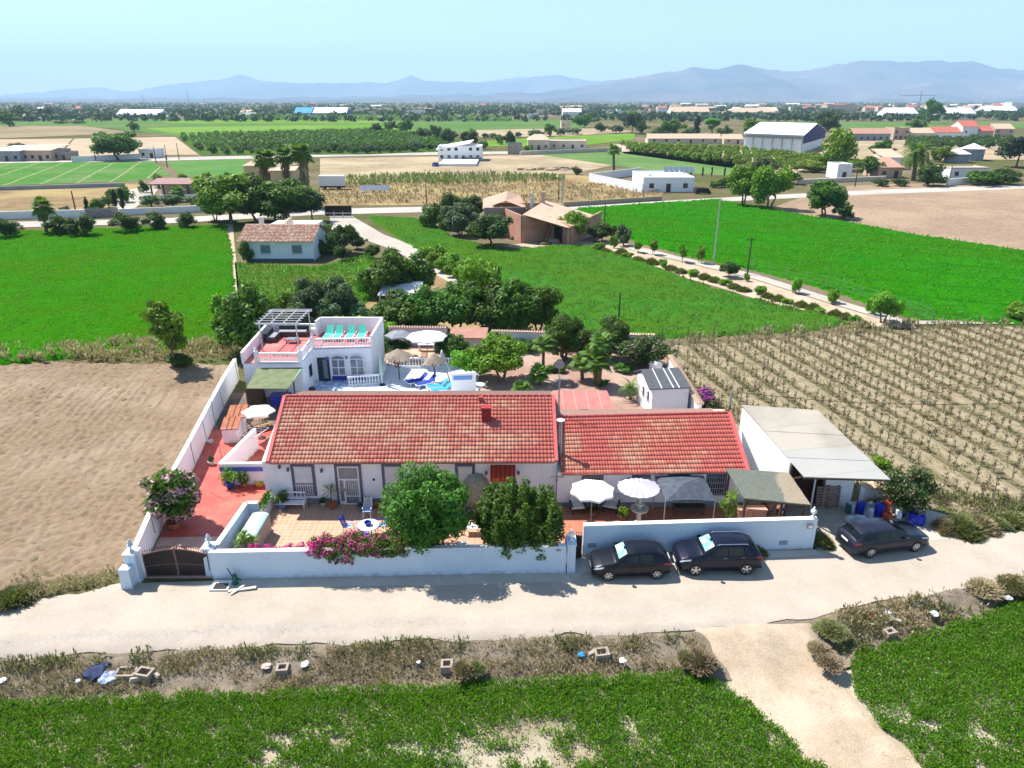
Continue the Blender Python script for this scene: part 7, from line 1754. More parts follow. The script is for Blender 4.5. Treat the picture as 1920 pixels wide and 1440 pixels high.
# --- garden behind the house
tl('bright', 938, 714, 628, 112, 'bright yellow-green citrus tree in the middle of the gravel garden', 'citrus_tree', v=0)
tl('bright', 884, 708, 650, 76, 'smaller green citrus tree just right of the blue-panelled wall', 'citrus_tree', v=1)
tl('dark', 742, 676, 628, 64, 'dark round tree between the pool house and the grey parasol')
tl('round', 850, 676, 622, 76, 'dark spreading tree behind the white pool parasol')
tl('round', 1060, 676, 590, 100, 'green umbrella-shaped tree at the back of the palm garden, left of the pair', v=0)
tl('round', 1142, 670, 594, 96, 'green umbrella-shaped tree at the back of the palm garden, right of the pair', v=0)
tl('mastic', 1203, 698, 622, 118, 'wide brownish green shrub-like tree behind the garden shed')
tl('dark', 985, 662, 630, 60, 'dark hedge-like tree behind the single palm'); tl('dark', 940, 656, 634, 50, 'low dark shrub under the back garden wall', 'shrub', 'shrub')
x, y = at(1018, 712); palm('palm_tree', 'single fan palm with a bushy lower palm at its foot', x, y, 3.1, 22, 1.15, 'fan', .11, 0, 1, 3)
x, y = at(1012, 722); palm('fan_palm', 'low bushy fan palm at the foot of the single palm', x, y, 1.0, 26, 1.1, 'fan', .12, 0, 1, 4)
x, y = at(1122, 722); palm('palm_tree', 'clump of three leaning fan palm trunks in a ring of stones', x, y, 3.7, 22, 1.25, 'fan', .16, 0, 3, 7)
x, y = at(978, 745); palm('fan_palm', 'low fan palm just behind the farmhouse ridge', x, y, .5, 20, 1.1, 'fan', .1, 0, 1, 9)
x, y = at(1092, 712); palm('fan_palm', 'low spreading fan palm left of the palm clump', x, y, 1.6, 24, 1.2, 'fan', .12, 0, 1, 11)
x, y = at(1182, 750); palm('fan_palm', 'yellow-green feathery palm left of the garden shed', x, y, 1.1, 26, 1.2, 'date', .09, 0, 1, 10)
tl('magenta', 1316, 768, 726, 62, 'purple bougainvillea on the garden wall by the vineyard', 'bougainvillea', 'shrub')
tl('fshrub', 1126, 724, 710, 40, 'dark tuft at the foot of the palm clump', 'shrub', 'shrub')
tl('mastic', 1690, 972, 868, 118, 'dense dark green tree beside the barn roof and the drums', 'fig_tree', v=0)
tl('shrubb', 1648, 880, 855, 36, 'yellowish bush behind the barn roof edge', 'shrub', 'shrub')
tl('dark', 1095, 664, 632, 50, 'dark shrub between the two umbrella-shaped trees', 'shrub', 'shrub'); tl('shrub', 1040, 700, 680, 44, 'low green shrub left of the palm clump', 'shrub', 'shrub'); tl('shrub', 1168, 700, 678, 44, 'low green shrub right of the palm clump', 'shrub', 'shrub'); tl('dark', 905, 690, 650, 50, 'dark shrub behind the two citrus trees', 'shrub', 'shrub')
# --- fig grove and trees beyond the wall
for a in ((800,618,560,80,'dark tree at the back of the grove left of the tall bright tree'),(752,624,542,104,'dark broad tree at the left end of the grove behind the back wall'),(802,626,534,104,'second dark tree of the grove, in front of the white roof'),(858,626,528,108,'broad tree in the middle of the grove behind the back wall'),
          (915,626,520,104,'dark tree right of the tall bright one in the grove'),(965,628,520,112,'large dark tree in the right part of the grove'),(1008,626,526,92,'last dark tree at the right end of the grove')): tl('broad', *a)
tl('bright', 908, 608, 482, 92, 'tall bright-tipped tree rising above the grove', v=1)
tl('broad', 478, 668, 528, 118, 'large tree with bright left edge behind the side wall', v=1)
tl('upright', 424, 660, 545, 50, 'bright leafy tree at the left of the large tree by the side wall')
tl('upright', 325, 690, 544, 76, 'lone bright loose tree in the dry grass belt')
tl('shrub', 335, 692, 660, 60, 'low dark bush at the foot of the lone tree', 'shrub', 'shrub')
for a in ((585,622,525,84,'grey-green olive tree behind the terrace pergola'),(640,618,518,84,'tallest grey-green olive tree behind the pool house'),(680,624,565,56,'small grey olive tree beside the dry clearing'),(560,640,570,60,'low olive tree at the left of the olive group'),(615,628,560,70,'front olive tree of the group behind the terrace')): tl('olive', *a[:4], a[4], 'olive_tree')
tl('shrubb', 655, 650, 588, 100, 'bright green shrub mass just behind the pool house parapet', 'shrub', 'shrub'); tl('shrubb', 730, 646, 600, 50, 'yellow-green shrub right of the pool house parapet', 'shrub', 'shrub')
tl('shrubb', 545, 610, 540, 60, 'bright shrub between the large tree and the olives', 'shrub', 'shrub')
tl('broad', 730, 570, 464, 104, 'feathery willow-like green tree beside the gravel drive', v=0); tl('broad', 782, 560, 474, 76, 'second feathery tree right of the willow-like one', v=1)
tl('shrubb', 700, 560, 490, 60, 'loose shrub at the left foot of the feathery tree', 'shrub', 'shrub')
for i, (px_, py_) in enumerate(((800,482),(818,490),(835,500),(850,508),(866,515),(880,524),(895,532),(820,478),(846,492),(872,506))): tl('shrubb', px_, py_+12, py_-20, 42, 'yellow-green climber bush on the fence along the gravel drive', 'fence_bush', 'shrub', 'bushes on the fence beside the gravel drive')
for a in (('dark',645,478,416,64,'round dark tree in the cottage garden'),('dark',610,462,420,46,'dark tree close to the cottage corner'),('bright',590,460,418,40,'bright tree behind the cottage corner'),('dark',642,490,458,36,'small dark round bush on the lawn'),('dark',700,486,455,36,'small dark citrus at the right of the lawn'),
          ('olive',672,468,438,34,'grey bush beside the gravel drive'),('shrubb',620,474,452,40,'bright bush at the lawn edge'),('shrub',603,480,445,24,'slim shrub at the cottage wall'),('shrub',463,492,452,32,'dark climber at the left end of the cottage'),('upright',610,445,412,30,'pale loose tree at the top of the drive')): tl(*a)
# beside the brick farm
for a in (('dark',842,414,356,48,'neat dark round tree, left of the two beside the brick farm'),('dark',884,418,360,54,'neat dark round tree, right of the two beside the brick farm'),('shrub',810,428,380,54,'low dark green bush at the left of the tree group'),('olive',862,444,382,74,'pale grey olive in front of the neat round trees'),
          ('dark',920,466,392,96,'large dark orange tree beside the brick farm wall'),('shrub',835,432,400,36,'bush between the low bush and the olive'),('yellow_',0,0,0,0,'')):
    if a[1]: tl(*a)
tl('bright', 1074, 452, 396, 64, 'yellow-green tree in front of the brick farm'); tl('dark', 1128, 455, 412, 56, 'dark vine arbour at the right end of the brick farm', 'arbour', 'arbour')
tl('olive', 1168, 462, 422, 34, 'grey-green olive at the head of the earth bank', 'olive_tree')
for px_, pb, pt, w_, l in ((1196,474,448,18,'first'),(1225,478,446,19,'second'),(1278,492,452,21,'third'),(1312,494,457,22,'fourth')): tl('upright', px_, pb, pt, w_, '%s small round tree on the earth bank from the olive' % l, 'sapling')
for px_, pb, pt, w_, l in ((1150,466,440,18,'tiny sapling next to the olive'),(1492,552,520,22,'young yellow-green tree halfway down the bank'),(1558,570,540,30,'low loose young tree beside the concrete channel'),(1399,528,512,14,'tiny bush at the foot of the short pole')): tl('shrubb', px_, pb, pt, w_, l, 'sapling')
tl('dark', 1367, 522, 488, 42, 'dark round bush beside the tall pole on the bank', 'shrub', 'shrub'); tl('bright', 1655, 606, 546, 62, 'yellowish tree at the lower end of the bank'); tl('shrubb', 1632, 592, 556, 26, 'small bush beside the yellowish tree', 'shrub', 'shrub')
tl('shrubb', 1906, 604, 566, 56, 'pale leafy tree at the edge of the bright green field')
# weeds strip along mid field
for i in range(26):
    t = i/25; px_ = 1120+500*t+random.Random(i).uniform(-6, 6); py_ = 470+142*t**1.05; tl('weedbush' if i % 3 else 'shrubb', px_, py_, py_-11-random.Random(i).uniform(0, 7), 26, 'low weed clump along the foot of the earth bank', 'weed_clump', 'weed', 'weed clumps along the earth bank')
# --- lane-side shrubs on the left
for a in ((12,446,405,56,'dark hedge bush at the left end of the lane'),(112,442,402,46,'dark bush in front of the lane-side palm'),(155,444,398,56,'pointed dark bush right of the lane-side palm'),(238,436,396,60,'broad dark bush right of the wooden fence'),(293,432,395,46,'second dark bush right of the wooden fence'),(352,428,394,42,'third dark bush right of the wooden fence'),(128,404,386,28,'dark bush behind the lane wall')): tl('fdark', *a[:4], a[4], 'bush', 'shrub')
x, y = at(88, 438); palm('palm_tree', 'fan palm with drooping fronds beside the lane on the left', x, y, 4.6, 30, 2.3, 'fan', .22, 1.5, 1, 21)
for px_, pb, h_, l in ((503,392,11.5,'left'),(543,385,12.5,'middle'),(577,388,12.6,'right')):
    x, y = at(px_, pb); h_ = vz(px_, {503:300,543:292,577:290}[px_], y)[1]; palm('palm_tree', 'tall skirted fan palm, %s of the three before the yellow house' % l, x, y, h_, 40, 3.2, 'fan', .5, h_*.7, 1, px_)
for px_, pb, pt, l in ((433,372,328,'short fan palm left of the three tall ones'),(466,368,326,'short fan palm nearest to the three tall ones'),(298,352,330,'small palm behind the pergola roof, first of three'),(345,350,328,'small palm behind the pergola roof, second of three'),(392,352,326,'small palm behind the pergola roof, third of three'),(335,378,352,'small palm in front of the pergola roof')):
    x, y = at(px_, pb); palm('palm_tree', l, x, y, max(1.2, vz(px_, pt, y)[1]-1.2), 24, 2.2, 'fan', .25, 0, 1, px_)
for a in (('bright',432,420,326,130,'broad bright tree left of the three tall palms'),('broad',484,416,328,104,'green tree below the left tall palm'),('broad',545,418,334,112,'dark pine below the tall palms'),('fpine',586,416,346,70,'second dark pine at the head of the drive'),('broad',405,414,350,52,'green tree at the left of the bright one'),('fbroad',516,414,350,84,'tree between the bright tree and the pine')): tl(*a)
for a in (('fcypress',232,396,350,16,'slim dark cypress by the pale driveway'),('fcypress',218,392,352,14,'second slim cypress by the pale driveway'),('fcypress',165,398,368,12,'small cypress behind the wooden fence'),('fshrub',185,400,372,30,'bright bush behind the wooden fence'),('fshrub',205,390,366,26,'reddish green bush beside the driveway'),('fshrub',238,380,344,36,'tree at the top of the driveway'),('fshrubd',270,362,338,22,'bush at the corner of the row crop'),
    ('folive',285,388,364,44,'pale oleander left of the driveway garden'),('folive',325,388,362,44,'pale oleander in the middle of the driveway garden'),('folive',368,386,364,40,'pale oleander right in the driveway garden'),('fbroad',215,378,352,30,'small tree left of the driveway')): tl(*a)
# --- left far
tl('broad', 224, 300, 245, 92, 'huge round dark fig tree above the white wall', 'fig_tree'); tl('fbroad', 252, 247, 227, 24, 'lone tree between the far green fields')
tl('fdark', 34, 282, 266, 46, 'dark low tree behind the left farm sheds')
for a in (('fbroad',18,238,208,46,'green tree at the left edge of the far fields'),('fdark',38,226,197,40,'dark tree behind the green one at the left edge'),('fdark',88,224,197,26,'dark tree right of the left-edge pair'),('fshrubd',115,232,226,30,'low dark shrub in the far field, left'),('fshrubd',145,232,226,34,'low dark shrub in the far field, right')): tl(*a)
# --- middle far tree group beside the orchard
for i, (px_, pb, pt, w_, k) in enumerate(((706,250,229,30,'fdark'),(735,248,227,34,'fdark'),(762,250,223,30,'fbroad'),(790,262,238,32,'fbroad'),(815,262,234,34,'fdark'),(842,270,240,36,'fdark'),(880,272,240,38,'fdark'),(780,285,260,30,'folive'),(662,285,264,24,'folive'),(626,286,266,22,'folive'),(690,288,268,26,'folive'),(910,260,248,18,'folive'),(925,260,249,18,'folive'),(938,272,252,18,'fbroad'),(955,274,245,26,'fdark'),(972,258,247,14,'folive'),
    (905,280,262,22,'fshrub'),(990,284,273,24,'fshrub'),(1005,258,243,34,'folive'),(1030,256,232,24,'fbroad'),(1050,255,238,26,'folive'),(1095,240,213,44,'fbroad'),(1127,248,230,30,'fdark'),(1185,250,206,44,'fpine'),(1155,250,234,30,'folive'),(1205,252,225,26,'fdark'),(1075,252,238,40,'folive'),(1260,256,222,48,'fbroad'),(1305,255,215,18,'fcypress'),(1235,262,238,36,'fdark'),(1335,250,215,30,'fpoplar'),(1405,256,220,34,'fpoplar'),(1355,262,235,30,'fbroad'),(1290,262,240,26,'folive'),(1180,232,205,16,'fpoplar'))):
    tl(k, px_, pb, pt, w_, 'tree of the loose groups between the far orchards and fields', 'far_tree', 'tree', 'trees between the far orchards')
# --- right
for a in (('bright',1392,386,308,68,'bright tree, left one of the pair at the corner of the green field'),('bright',1440,392,308,74,'bright tree, right one of the pair at the corner of the green field'),('broad',1545,406,336,74,'round dark tree standing alone at the tilled field'),('fdark',1580,412,377,44,'low round bush beside the lone tree at the tilled field'),
    ('folive',1432,330,294,60,'grey-green tree behind the bright pair'),('fyellow',1568,320,240,62,'tall brownish eucalyptus beside the warehouse'),('fyellow',1540,318,290,70,'yellow-green trees in front of the eucalyptus'),('fbroad',1625,332,290,52,'round green tree above the white garden walls'),('fbroad',1655,294,262,50,'spreading green tree in the bare field'),
    ('fyellow',1762,304,272,52,'yellow-green tree right of the date palm'),('fdark',1740,348,302,66,'dark round tree in front of the date palm'),('fpine',1905,314,246,80,'pine at the right edge above the orchard'),('fdark',1552,246,207,52,'dark dense tree behind the white warehouse'),('fbroad',1716,246,222,36,'round tree beside the village row'),('fbroad',1742,232,186,40,'tall open tree in front of the white sheds'),
    ('fdark',1868,345,315,80,'dark shrubs at the right edge of the lane'),('fbroad',1840,348,318,70,'green shrubs beside the right-hand tanks'),('fshrubd',1650,350,334,38,'clipped hedge by the white gate'),('fshrubd',1685,350,334,34,'clipped hedge right of the white gate'),('fyellow',1520,322,300,60,'bright shrub mass behind the hedge'),('fshrub',1340,352,338,30,'low shrub by the villa'),('fshrubd',1358,352,332,28,'reddish dark shrub beside the villa'),
    ('fbroad',1480,345,322,50,'low trees by the corner of the lane'),('fshrub',1300,250,238,22,'small bush beside the brown shed'),('fshrubd',1080,328,312,22,'dark bush on the bare plot')): tl(*a)
x, y = at(1712, 338); palm('date_palm', 'big grey-green date palm above the white garden walls', x, y, 7.5, 90, 6.0, 'date', .5, 0, 1, 33)
x, y = at(1151, 326); palm('palm_tree', 'solitary fan palm with a bare trunk on the bare plot', x, y, vz(1151, 282, y)[1], 30, 2.6, 'fan', .35, 0, 1, 34)
for px_ in (1295, 1317, 1334, 1358): tl('fcypress', px_, 332, 312, 5, 'thin young cypress in the row behind the villa', 'young_cypress', 'tree', 'young cypresses behind the villa')

# --- orchards: rows of trees
def orchard():
    rng = random.Random(9); P = []
    A = [at(*p) for p in ((335,256),(700,246),(850,262),(835,283),(690,289),(385,291))]; B = [at(*p) for p in ((1165,272),(1390,283),(1560,300),(1640,318),(1560,322),(1480,326),(1180,287))]; Cc = [at(*p) for p in ((1700,264),(1895,262),(1900,280),(1700,282))]
    for poly, dx, dy, ang, k, s_ in ((A, 5.2, 8.5, .42, 'fbroad', 3.6), (B, 4.4, 7.5, .25, 'fyellow', 3.2), (Cc, 7, 9, 0, 'fdark', 4.)):
        cx = sum(p[0] for p in poly)/len(poly); cy = sum(p[1] for p in poly)/len(poly); ca, sa = math.cos(ang), math.sin(ang)
        for i in range(-60, 60):
            for j in range(-40, 40):
                u, v = i*dx+rng.uniform(-.5, .5), j*dy+rng.uniform(-.4, .4); x, y = cx+u*ca-v*sa, cy+u*sa+v*ca
                if inpoly(np.array([x]), np.array([y]), poly)[0]: P.append((x, y, k, s_*rng.uniform(.85, 1.15)))
    P.sort(key=lambda p: p[1]); lab = {'fbroad': ('deep green tree in the rows of the left orchard', 'trees of the left orchard'), 'fyellow': ('yellow-green tree in the rows of the right orchard', 'trees of the right orchard'), 'fdark': ('dark tree in the orchard before the village row', 'trees of the orchard by the village')}
    for x, y, k, s_ in P[:300]: t = tree(k, 'orchard_tree', lab[k][0], 'tree', x, y, s_*1.15, s_*.85, lab[k][1])
    V = []; mi = []
    for x, y, k, s_ in P[300:]:
        C = np.array([[x, y, s_*.45]]); V.append(leaf_quads(rg, C, np.array([s_*.48]), 70, .85, flat=.85)); mi += [0 if k == 'fbroad' else 1 if k == 'fyellow' else 2]*70
    if V:
        V = np.concatenate(V); V[:, 2] = np.maximum(V[:, 2], .05); me = np_mesh('orchard_rows', V, np.arange(len(V)).reshape(-1, 4), [LM['green'], LM['yellow'], LM['dark']]); me.polygons.foreach_set('material_index', np.array(mi, np.int32))
        tag(link('orchard_rows', me, None), 'farther rows of orchard trees', kind='stuff')
rg = np.random.default_rng(77)
orchard()
# --- trees scattered over the plain
def plain():
    rng = random.Random(31); n = 0
    while n < 235:
        px_ = rng.uniform(-30, 1950); py_ = 199+abs(rng.gauss(0, 1))*8 + (4 if px_ < 1300 else 6); 
        if py_ > 226: continue
        x, y = at(px_, py_); k = rng.choice(('fbroad', 'fdark', 'fpine', 'fpoplar', 'folive', 'fcypress', 'fdark')); h = rng.uniform(5, 11); w_ = h*rng.uniform(.8, 1.3) if k != 'fcypress' else h*.28
        tree(k, 'plain_tree', 'distant dark tree on the hazy plain', 'tree', x, y, w_, h, 'trees scattered over the distant plain'); n += 1
    N = 9500; px_ = rg.random(N)*2300-190; d = 820*np.exp(rg.random(N)*2.1); x = (px_-960)/FOC*d*1.02; 
    keep = vnoise(x/260, d/330, 5) > .28; x = x[keep]; d = d[keep]; K = 13
    s_ = (3.5+rg.random(len(x))*5.5); V = leaf_quads(rg, np.stack([x, d, s_*.5], -1), s_*.62, len(x)*K, 4.2, flat=.7, shell=.5); V[:, 2] = np.maximum(V[:, 2], .1)
    tag(link('far_woodland', np_mesh('far_woodland', V, np.arange(len(V)).reshape(-1, 4), leafmat('far_leaves', (.016,.04,.015), (.045,.085,.03), (.09,.15,.045), .1)), None), 'hazy woodland and hedges far across the plain', kind='stuff')
plain()

# --- buildings
m_far_w = mat('far_white_wall', (.74,.74,.73), (.66,.66,.66), .4, .8); m_far_c = mat('far_cream_wall', (.60,.50,.38), (.52,.43,.33), .4, .8); m_far_p = mat('far_pink_wall', (.55,.38,.30), (.48,.33,.27), .4, .8)
m_far_t = mat('far_clay_roof', (.46,.27,.19), (.38,.21,.15), 1.5, .85, .3, 8); m_far_tp = mat('far_pale_clay_roof', (.56,.42,.30), (.48,.35,.25), 1.5, .85, .3, 8); m_far_r = mat('far_red_roof', (.50,.14,.10), (.42,.12,.09), 1.2, .8); m_far_g = mat('far_grey_wall', (.30,.31,.33), (.24,.25,.27), .4, .8)
m_bluem = mat('blue_metal_cladding', (.02,.10,.40), (.03,.14,.5), .6, .5); m_stone_w = mat('rough_stone_wall', (.34,.27,.21), (.25,.2,.15), 2.5, .9, .6, 9)
def bld(label, pxl, pxr, py, h, dep, roof='gable', wm=None, rm=None, nwin=4, name='farmhouse', rh=None, cat='house', door=True, group=None, win=True, rz=0., pitch=.28):
    x0, y0 = at(pxl, py); x1, _ = at(pxr, py); wd = x1-x0; cx, cy = (x0+x1)/2, y0+dep/2; T = thing(name, label, cat, (cx, cy, 0), rz, group)
    wm = wm or m_far_w; rm = rm or m_far_t; W2, D2 = wd/2, dep/2; rh = rh or dep*.5*pitch*1.6; mb = MB(); mb.prism([(-W2, -D2), (W2, -D2), (W2, D2), (-W2, D2)], 0, h)
    ov = .35
    if roof == 'gable':
        for sx in (-1, 1): a, b = sx*W2, sx*(W2-.2); mb.add([(a, -D2, h), (a, D2, h), (a, 0, h+rh), (b, -D2, h), (b, D2, h), (b, 0, h+rh)], [(0,1,2), (5,4,3), (0,2,5,3), (1,4,5,2)])
        rb = MB().slab((-W2-ov, -D2-ov, h-.02), (W2+ov, -D2-ov, h-.02), (W2+ov, 0, h+rh+.1), (-W2-ov, 0, h+rh+.1), .15).slab((-W2-ov, .01, h+rh+.1), (W2+ov, .01, h+rh+.1), (W2+ov, D2+ov, h-.02), (-W2-ov, D2+ov, h-.02), .15)
    elif roof == 'hip':
        q = min(W2*.6, D2); A = [(-W2-ov, -D2-ov, h), (W2+ov, -D2-ov, h), (W2+ov, D2+ov, h), (-W2-ov, D2+ov, h)]; r0, r1 = (-W2+q, 0, h+rh), (W2-q, 0, h+rh)
        rb = MB().add(A+[r0, r1], [(0,1,5,4), (1,2,5), (2,3,4,5), (3,0,4), (3,2,1,0)])
    elif roof == 'shed': rb = MB().slab((-W2-ov, -D2-ov, h), (W2+ov, -D2-ov, h), (W2+ov, D2+ov, h+rh), (-W2-ov, D2+ov, h+rh), .15)
    else:
        rb = MB().box(-W2-.05, -D2-.05, h+.002, W2+.05, -D2+.15, h+.45).box(-W2-.05, D2-.15, h+.002, W2+.05, D2+.05, h+.45).box(-W2-.05, -D2+.151, h+.002, -W2+.15, D2-.151, h+.45).box(W2-.15, -D2+.151, h+.002, W2+.05, D2-.151, h+.45).box(-W2+.15, -D2+.15, h+.002, W2-.15, D2-.15, h+.06)
    mb.build('wall', wm, T, world=False); rb.build('roof', rm, T, world=False)
    if win:
        for i in range(nwin):
            u = -W2+wd*(i+.5)/nwin; dr_ = door and i == nwin//2; z0, z1 = (0.02, 2.1) if dr_ else (1.0, 2.2); w_ = min(.6, wd/nwin*.3)
            MB().box(u-w_, -D2-.06, z0, u+w_, -D2+.02, z1).build('door' if dr_ else 'window', m_darkw if dr_ else m_glass, T, world=False)
            if h > 5 and not dr_: MB().box(u-w_, -D2-.06, 3.9, u+w_, -D2+.02, 5.0).build('window', m_glass, T, world=False)
    return T
# white cottage
ct = thing('white_cottage', 'small white cottage with an old clay tiled roof and two grilled windows', 'house', (-35, 107, 0))
cy = 105.6; x0, x1 = vz(463, 492, cy)[0], vz(589, 490, cy)[0]
MB().prism([(x0, cy), (x1, cy), (x1, cy+8), (x0, cy+8)], 0, 3.0).build('wall', mat('cottage_white', (.72,.76,.82), (.66,.71,.78), 1, .8), ct)
MB().add([(x1-.2, cy, 3.0), (x1-.2, cy+8, 3.0), (x1-.2, cy+4.4, 4.6), (x1, cy, 3.0), (x1, cy+8, 3.0), (x1, cy+4.4, 4.6), (x0+.2, cy, 3.0), (x0+.2, cy+8, 3.0), (x0+.2, cy+4.4, 4.6), (x0, cy, 3.0), (x0, cy+8, 3.0), (x0, cy+4.4, 4.6)], [(0,1,2),(3,5,4),(0,2,5,3),(6,8,7),(9,10,11),(6,9,11,8)]).build('gable', m_far_w, ct)
tile_sheet(ct, (x0-1.0, cy-.5, 2.95), (x1+.4, cy-.5, 2.95), (x0-1.0, cy+4.4, 4.75), (x1+.3, cy+4.4, 4.75), .42, .26, m_tile3, lambda u, v, r: np.clip((r-.2)*1.3, 0, 1), 5)
MB().slab((x0-1.0, cy+4.42, 4.75), (x1+.3, cy+4.42, 4.75), (x1+.3, cy+8.6, 2.95), (x0-1., cy+8.6, 2.95), .1).build('back_roof', m_far_t, ct)
mb = MB().box(x0+1.2, cy+9, 0, x0+8.6, cy+13, 4.0); mb.build('back_wing', m_far_w, ct)
mb = MB(); mb.add([(x0+1.9, cy+7, 3.6), (x0+5.8, cy+7, 3.6), (x0+4.6, cy+9.2, 5.2), (x0+4.2, cy+5.5, 4.3)], [(0,3,2), (3,1,2)]); mb.build('back_roof_slope', m_far_tp, ct)
MB().box(x0+.6, cy+5.6, 3.5, x0+1.2, cy+6.2, 5.6).build('chimney', m_far_w, ct)
for px_ in (498, 557):
    cx = vz(px_, 468, cy)[0]; g = MB().box(cx-.7, cy-.05, 1.15, cx+.7, cy+.02, 2.3).build('window', m_glassb, ct); grille(g, cx-.85, cx+.85, 1.0, 2.45, cy-.12, 8, mat('blue_grey_grille', (.2,.26,.33), (.25,.3,.36)), (.5,))
MB().box(vz(508,455,cy)[0], cy-.35, 2.4, vz(515,455,cy)[0]+.2, cy-.0, 2.9).build('air_conditioner', m_far_w, ct)
MB().box(x0, cy-.03, 0, x1, cy+.01, .35).build('plinth', mat('dark_teal_base', (.05,.16,.16), (.04,.12,.12)), ct)
# brick farm
bf = thing('brick_farm', 'old brick farm building with pale clay roofs and an open doorway', 'farm building', (5, 120, 0))
t = NT('warm_brick'); P = t.pos('world'); br = t.n('TexBrick'); sw_ = t.n('SeparateXYZ'); t.t.links.new(P, sw_.inputs[0]); cb = t.n('CombineXYZ'); t.t.links.new(t.math('ADD', sw_.outputs[0], sw_.outputs[1]), cb.inputs[0]); t.t.links.new(sw_.outputs[2], cb.inputs[1])
t.set(br, 'Vector', cb.outputs[0]); t.set(br, 'Color1', (.46,.19,.12)); t.set(br, 'Color2', (.38,.15,.095)); t.set(br, 'Mortar', (.46,.33,.26)); t.set(br, 'Scale', 1.); t.set(br, 'Brick Width', .5); t.set(br, 'Row Height', .22); t.set(br, 'Mortar Size', .02)
m_brickw = t.done(t.mix(t.ramp(t.noise(P, .5, 4), [(.4, 0.), (.65, .7)]), br.outputs[0], (.5,.3,.22)), .9)
a, b, c = at(978, 456), at(1020, 458), at(1090, 462); d_ = at(927, 430)
wl = MB(); wl.wall(d_, a, 0, 4.4, 4.4, .3); wl.wall(a, (a[0]+1.2, a[1]-2.2), 0, 4.4, 4.2, .3); p2 = (a[0]+1.2, a[1]-2.2); p3 = (p2[0]+8.2, p2[1]+3.8); p4 = (p3[0]+3.6, p3[1]-3.2)
H_ = lambda q: q
xb = a[0]; yb = a[1]; 
R0, R1, R2, R3 = v3(980, 402, yb+.5), v3(1068, 428, yb-2.5), v3(1130, 408, yb+12), v3(1022, 376, yb+14)
wl = MB(); wl.wall(d_, (xb, yb), 0, 4.6, 4.6, .3); wl.wall((xb, yb), (xb+5.0, yb+3.2), 0, 4.5, 3.9, .3); wl.wall((xb+5.0, yb+3.2), (xb+8.2, yb-2.0), 0, 3.6, 3.2, .3); wl.wall((R1[0]-.2, R1[1]+.1), (R2[0]-.4, R2[1]-.4), 0, 3.0, 3.6, .3); wl.wall(d_, (R3[0]-.3, R3[1]), 0, 4.8, 4.8, .3)
wl.build('wall', m_brickw, bf)
MB().poly([R0, R1, R2, R3]).poly([(p[0], p[1], p[2]-.15) for p in (R3, R2, R1, R0)]).build('roof', mat('pale_old_clay', (.60,.42,.30), (.52,.34,.24), .8, .9, .4, 9, space='world'), bf)
RB0, RB1, RB2 = v3(918, 404, yb+8), v3(985, 398, yb+12), v3(928, 362, yb+24); RB3 = v3(1000, 372, yb+22); 
MB().poly([v3(905, 392, yb+6), v3(948, 376, yb+12), v3(952, 358, yb+20), v3(906, 372, yb+16)]).poly([v3(948, 376, yb+12), v3(988, 392, yb+10), v3(975, 366, yb+22), v3(952, 358, yb+20)]).build('rear_roof', mat('rose_clay', (.52,.33,.24), (.46,.28,.2), 1, .9), bf)
MB().wall((v3(905, 392, yb+6)[0]+.2, yb+6.2), (v3(988, 392, yb+10)[0]-.2, yb+10.), 0, 5.0, 4.6, .3).build('rear_wall', m_stone_w, bf)
MB().obox(xb+4.0, yb+12, 4, .7, .7, 3.0).build('chimney', m_far_p, bf); MB().obox(xb+2.0, yb+12.5, 4, .6, .6, 2.9, tap=.6).build('chimney', m_far_w, bf)
m1 = (xb+5.7, yb+2.0); m2 = (xb+6.9, yb+.0); MB().wall(m1, m2, .05, 2.6, t=.34).build('door', m_black, bf)  # black slab stands for the dark inside the open doorway
MB().wall((xb-3.4, yb+6.9-1.5), (xb-2.8, yb+5.4-1.2), 1.9, 2.8, t=.34).build('window', m_black, bf)
mb = MB(); mb.beam((xb+3.4, yb-1.0, 0), (xb+5.0, yb+2.6, 3.4), .12); mb.beam((xb+4.0, yb-1.2, 0), (xb+5.5, yb+2.3, 3.4), .12); one('ladder', mb, m_darkw, 'old wooden ladder leaning on the brick farm wall', 'ladder')
tag(clump('earth_pile', 'pile of pale earth in front of the brick farm', 'earth pile', 1040, 452, 1.6, gm_dirt, 3, .35, z=0)); tag(clump('brush_pile', 'brown brush pile in front of the brick farm', 'brush pile', 1022, 458, 1.2, mat('brush_brown', (.14,.09,.05), (.1,.06,.035), 6, .9, .8, 9), 4, .35, z=0))
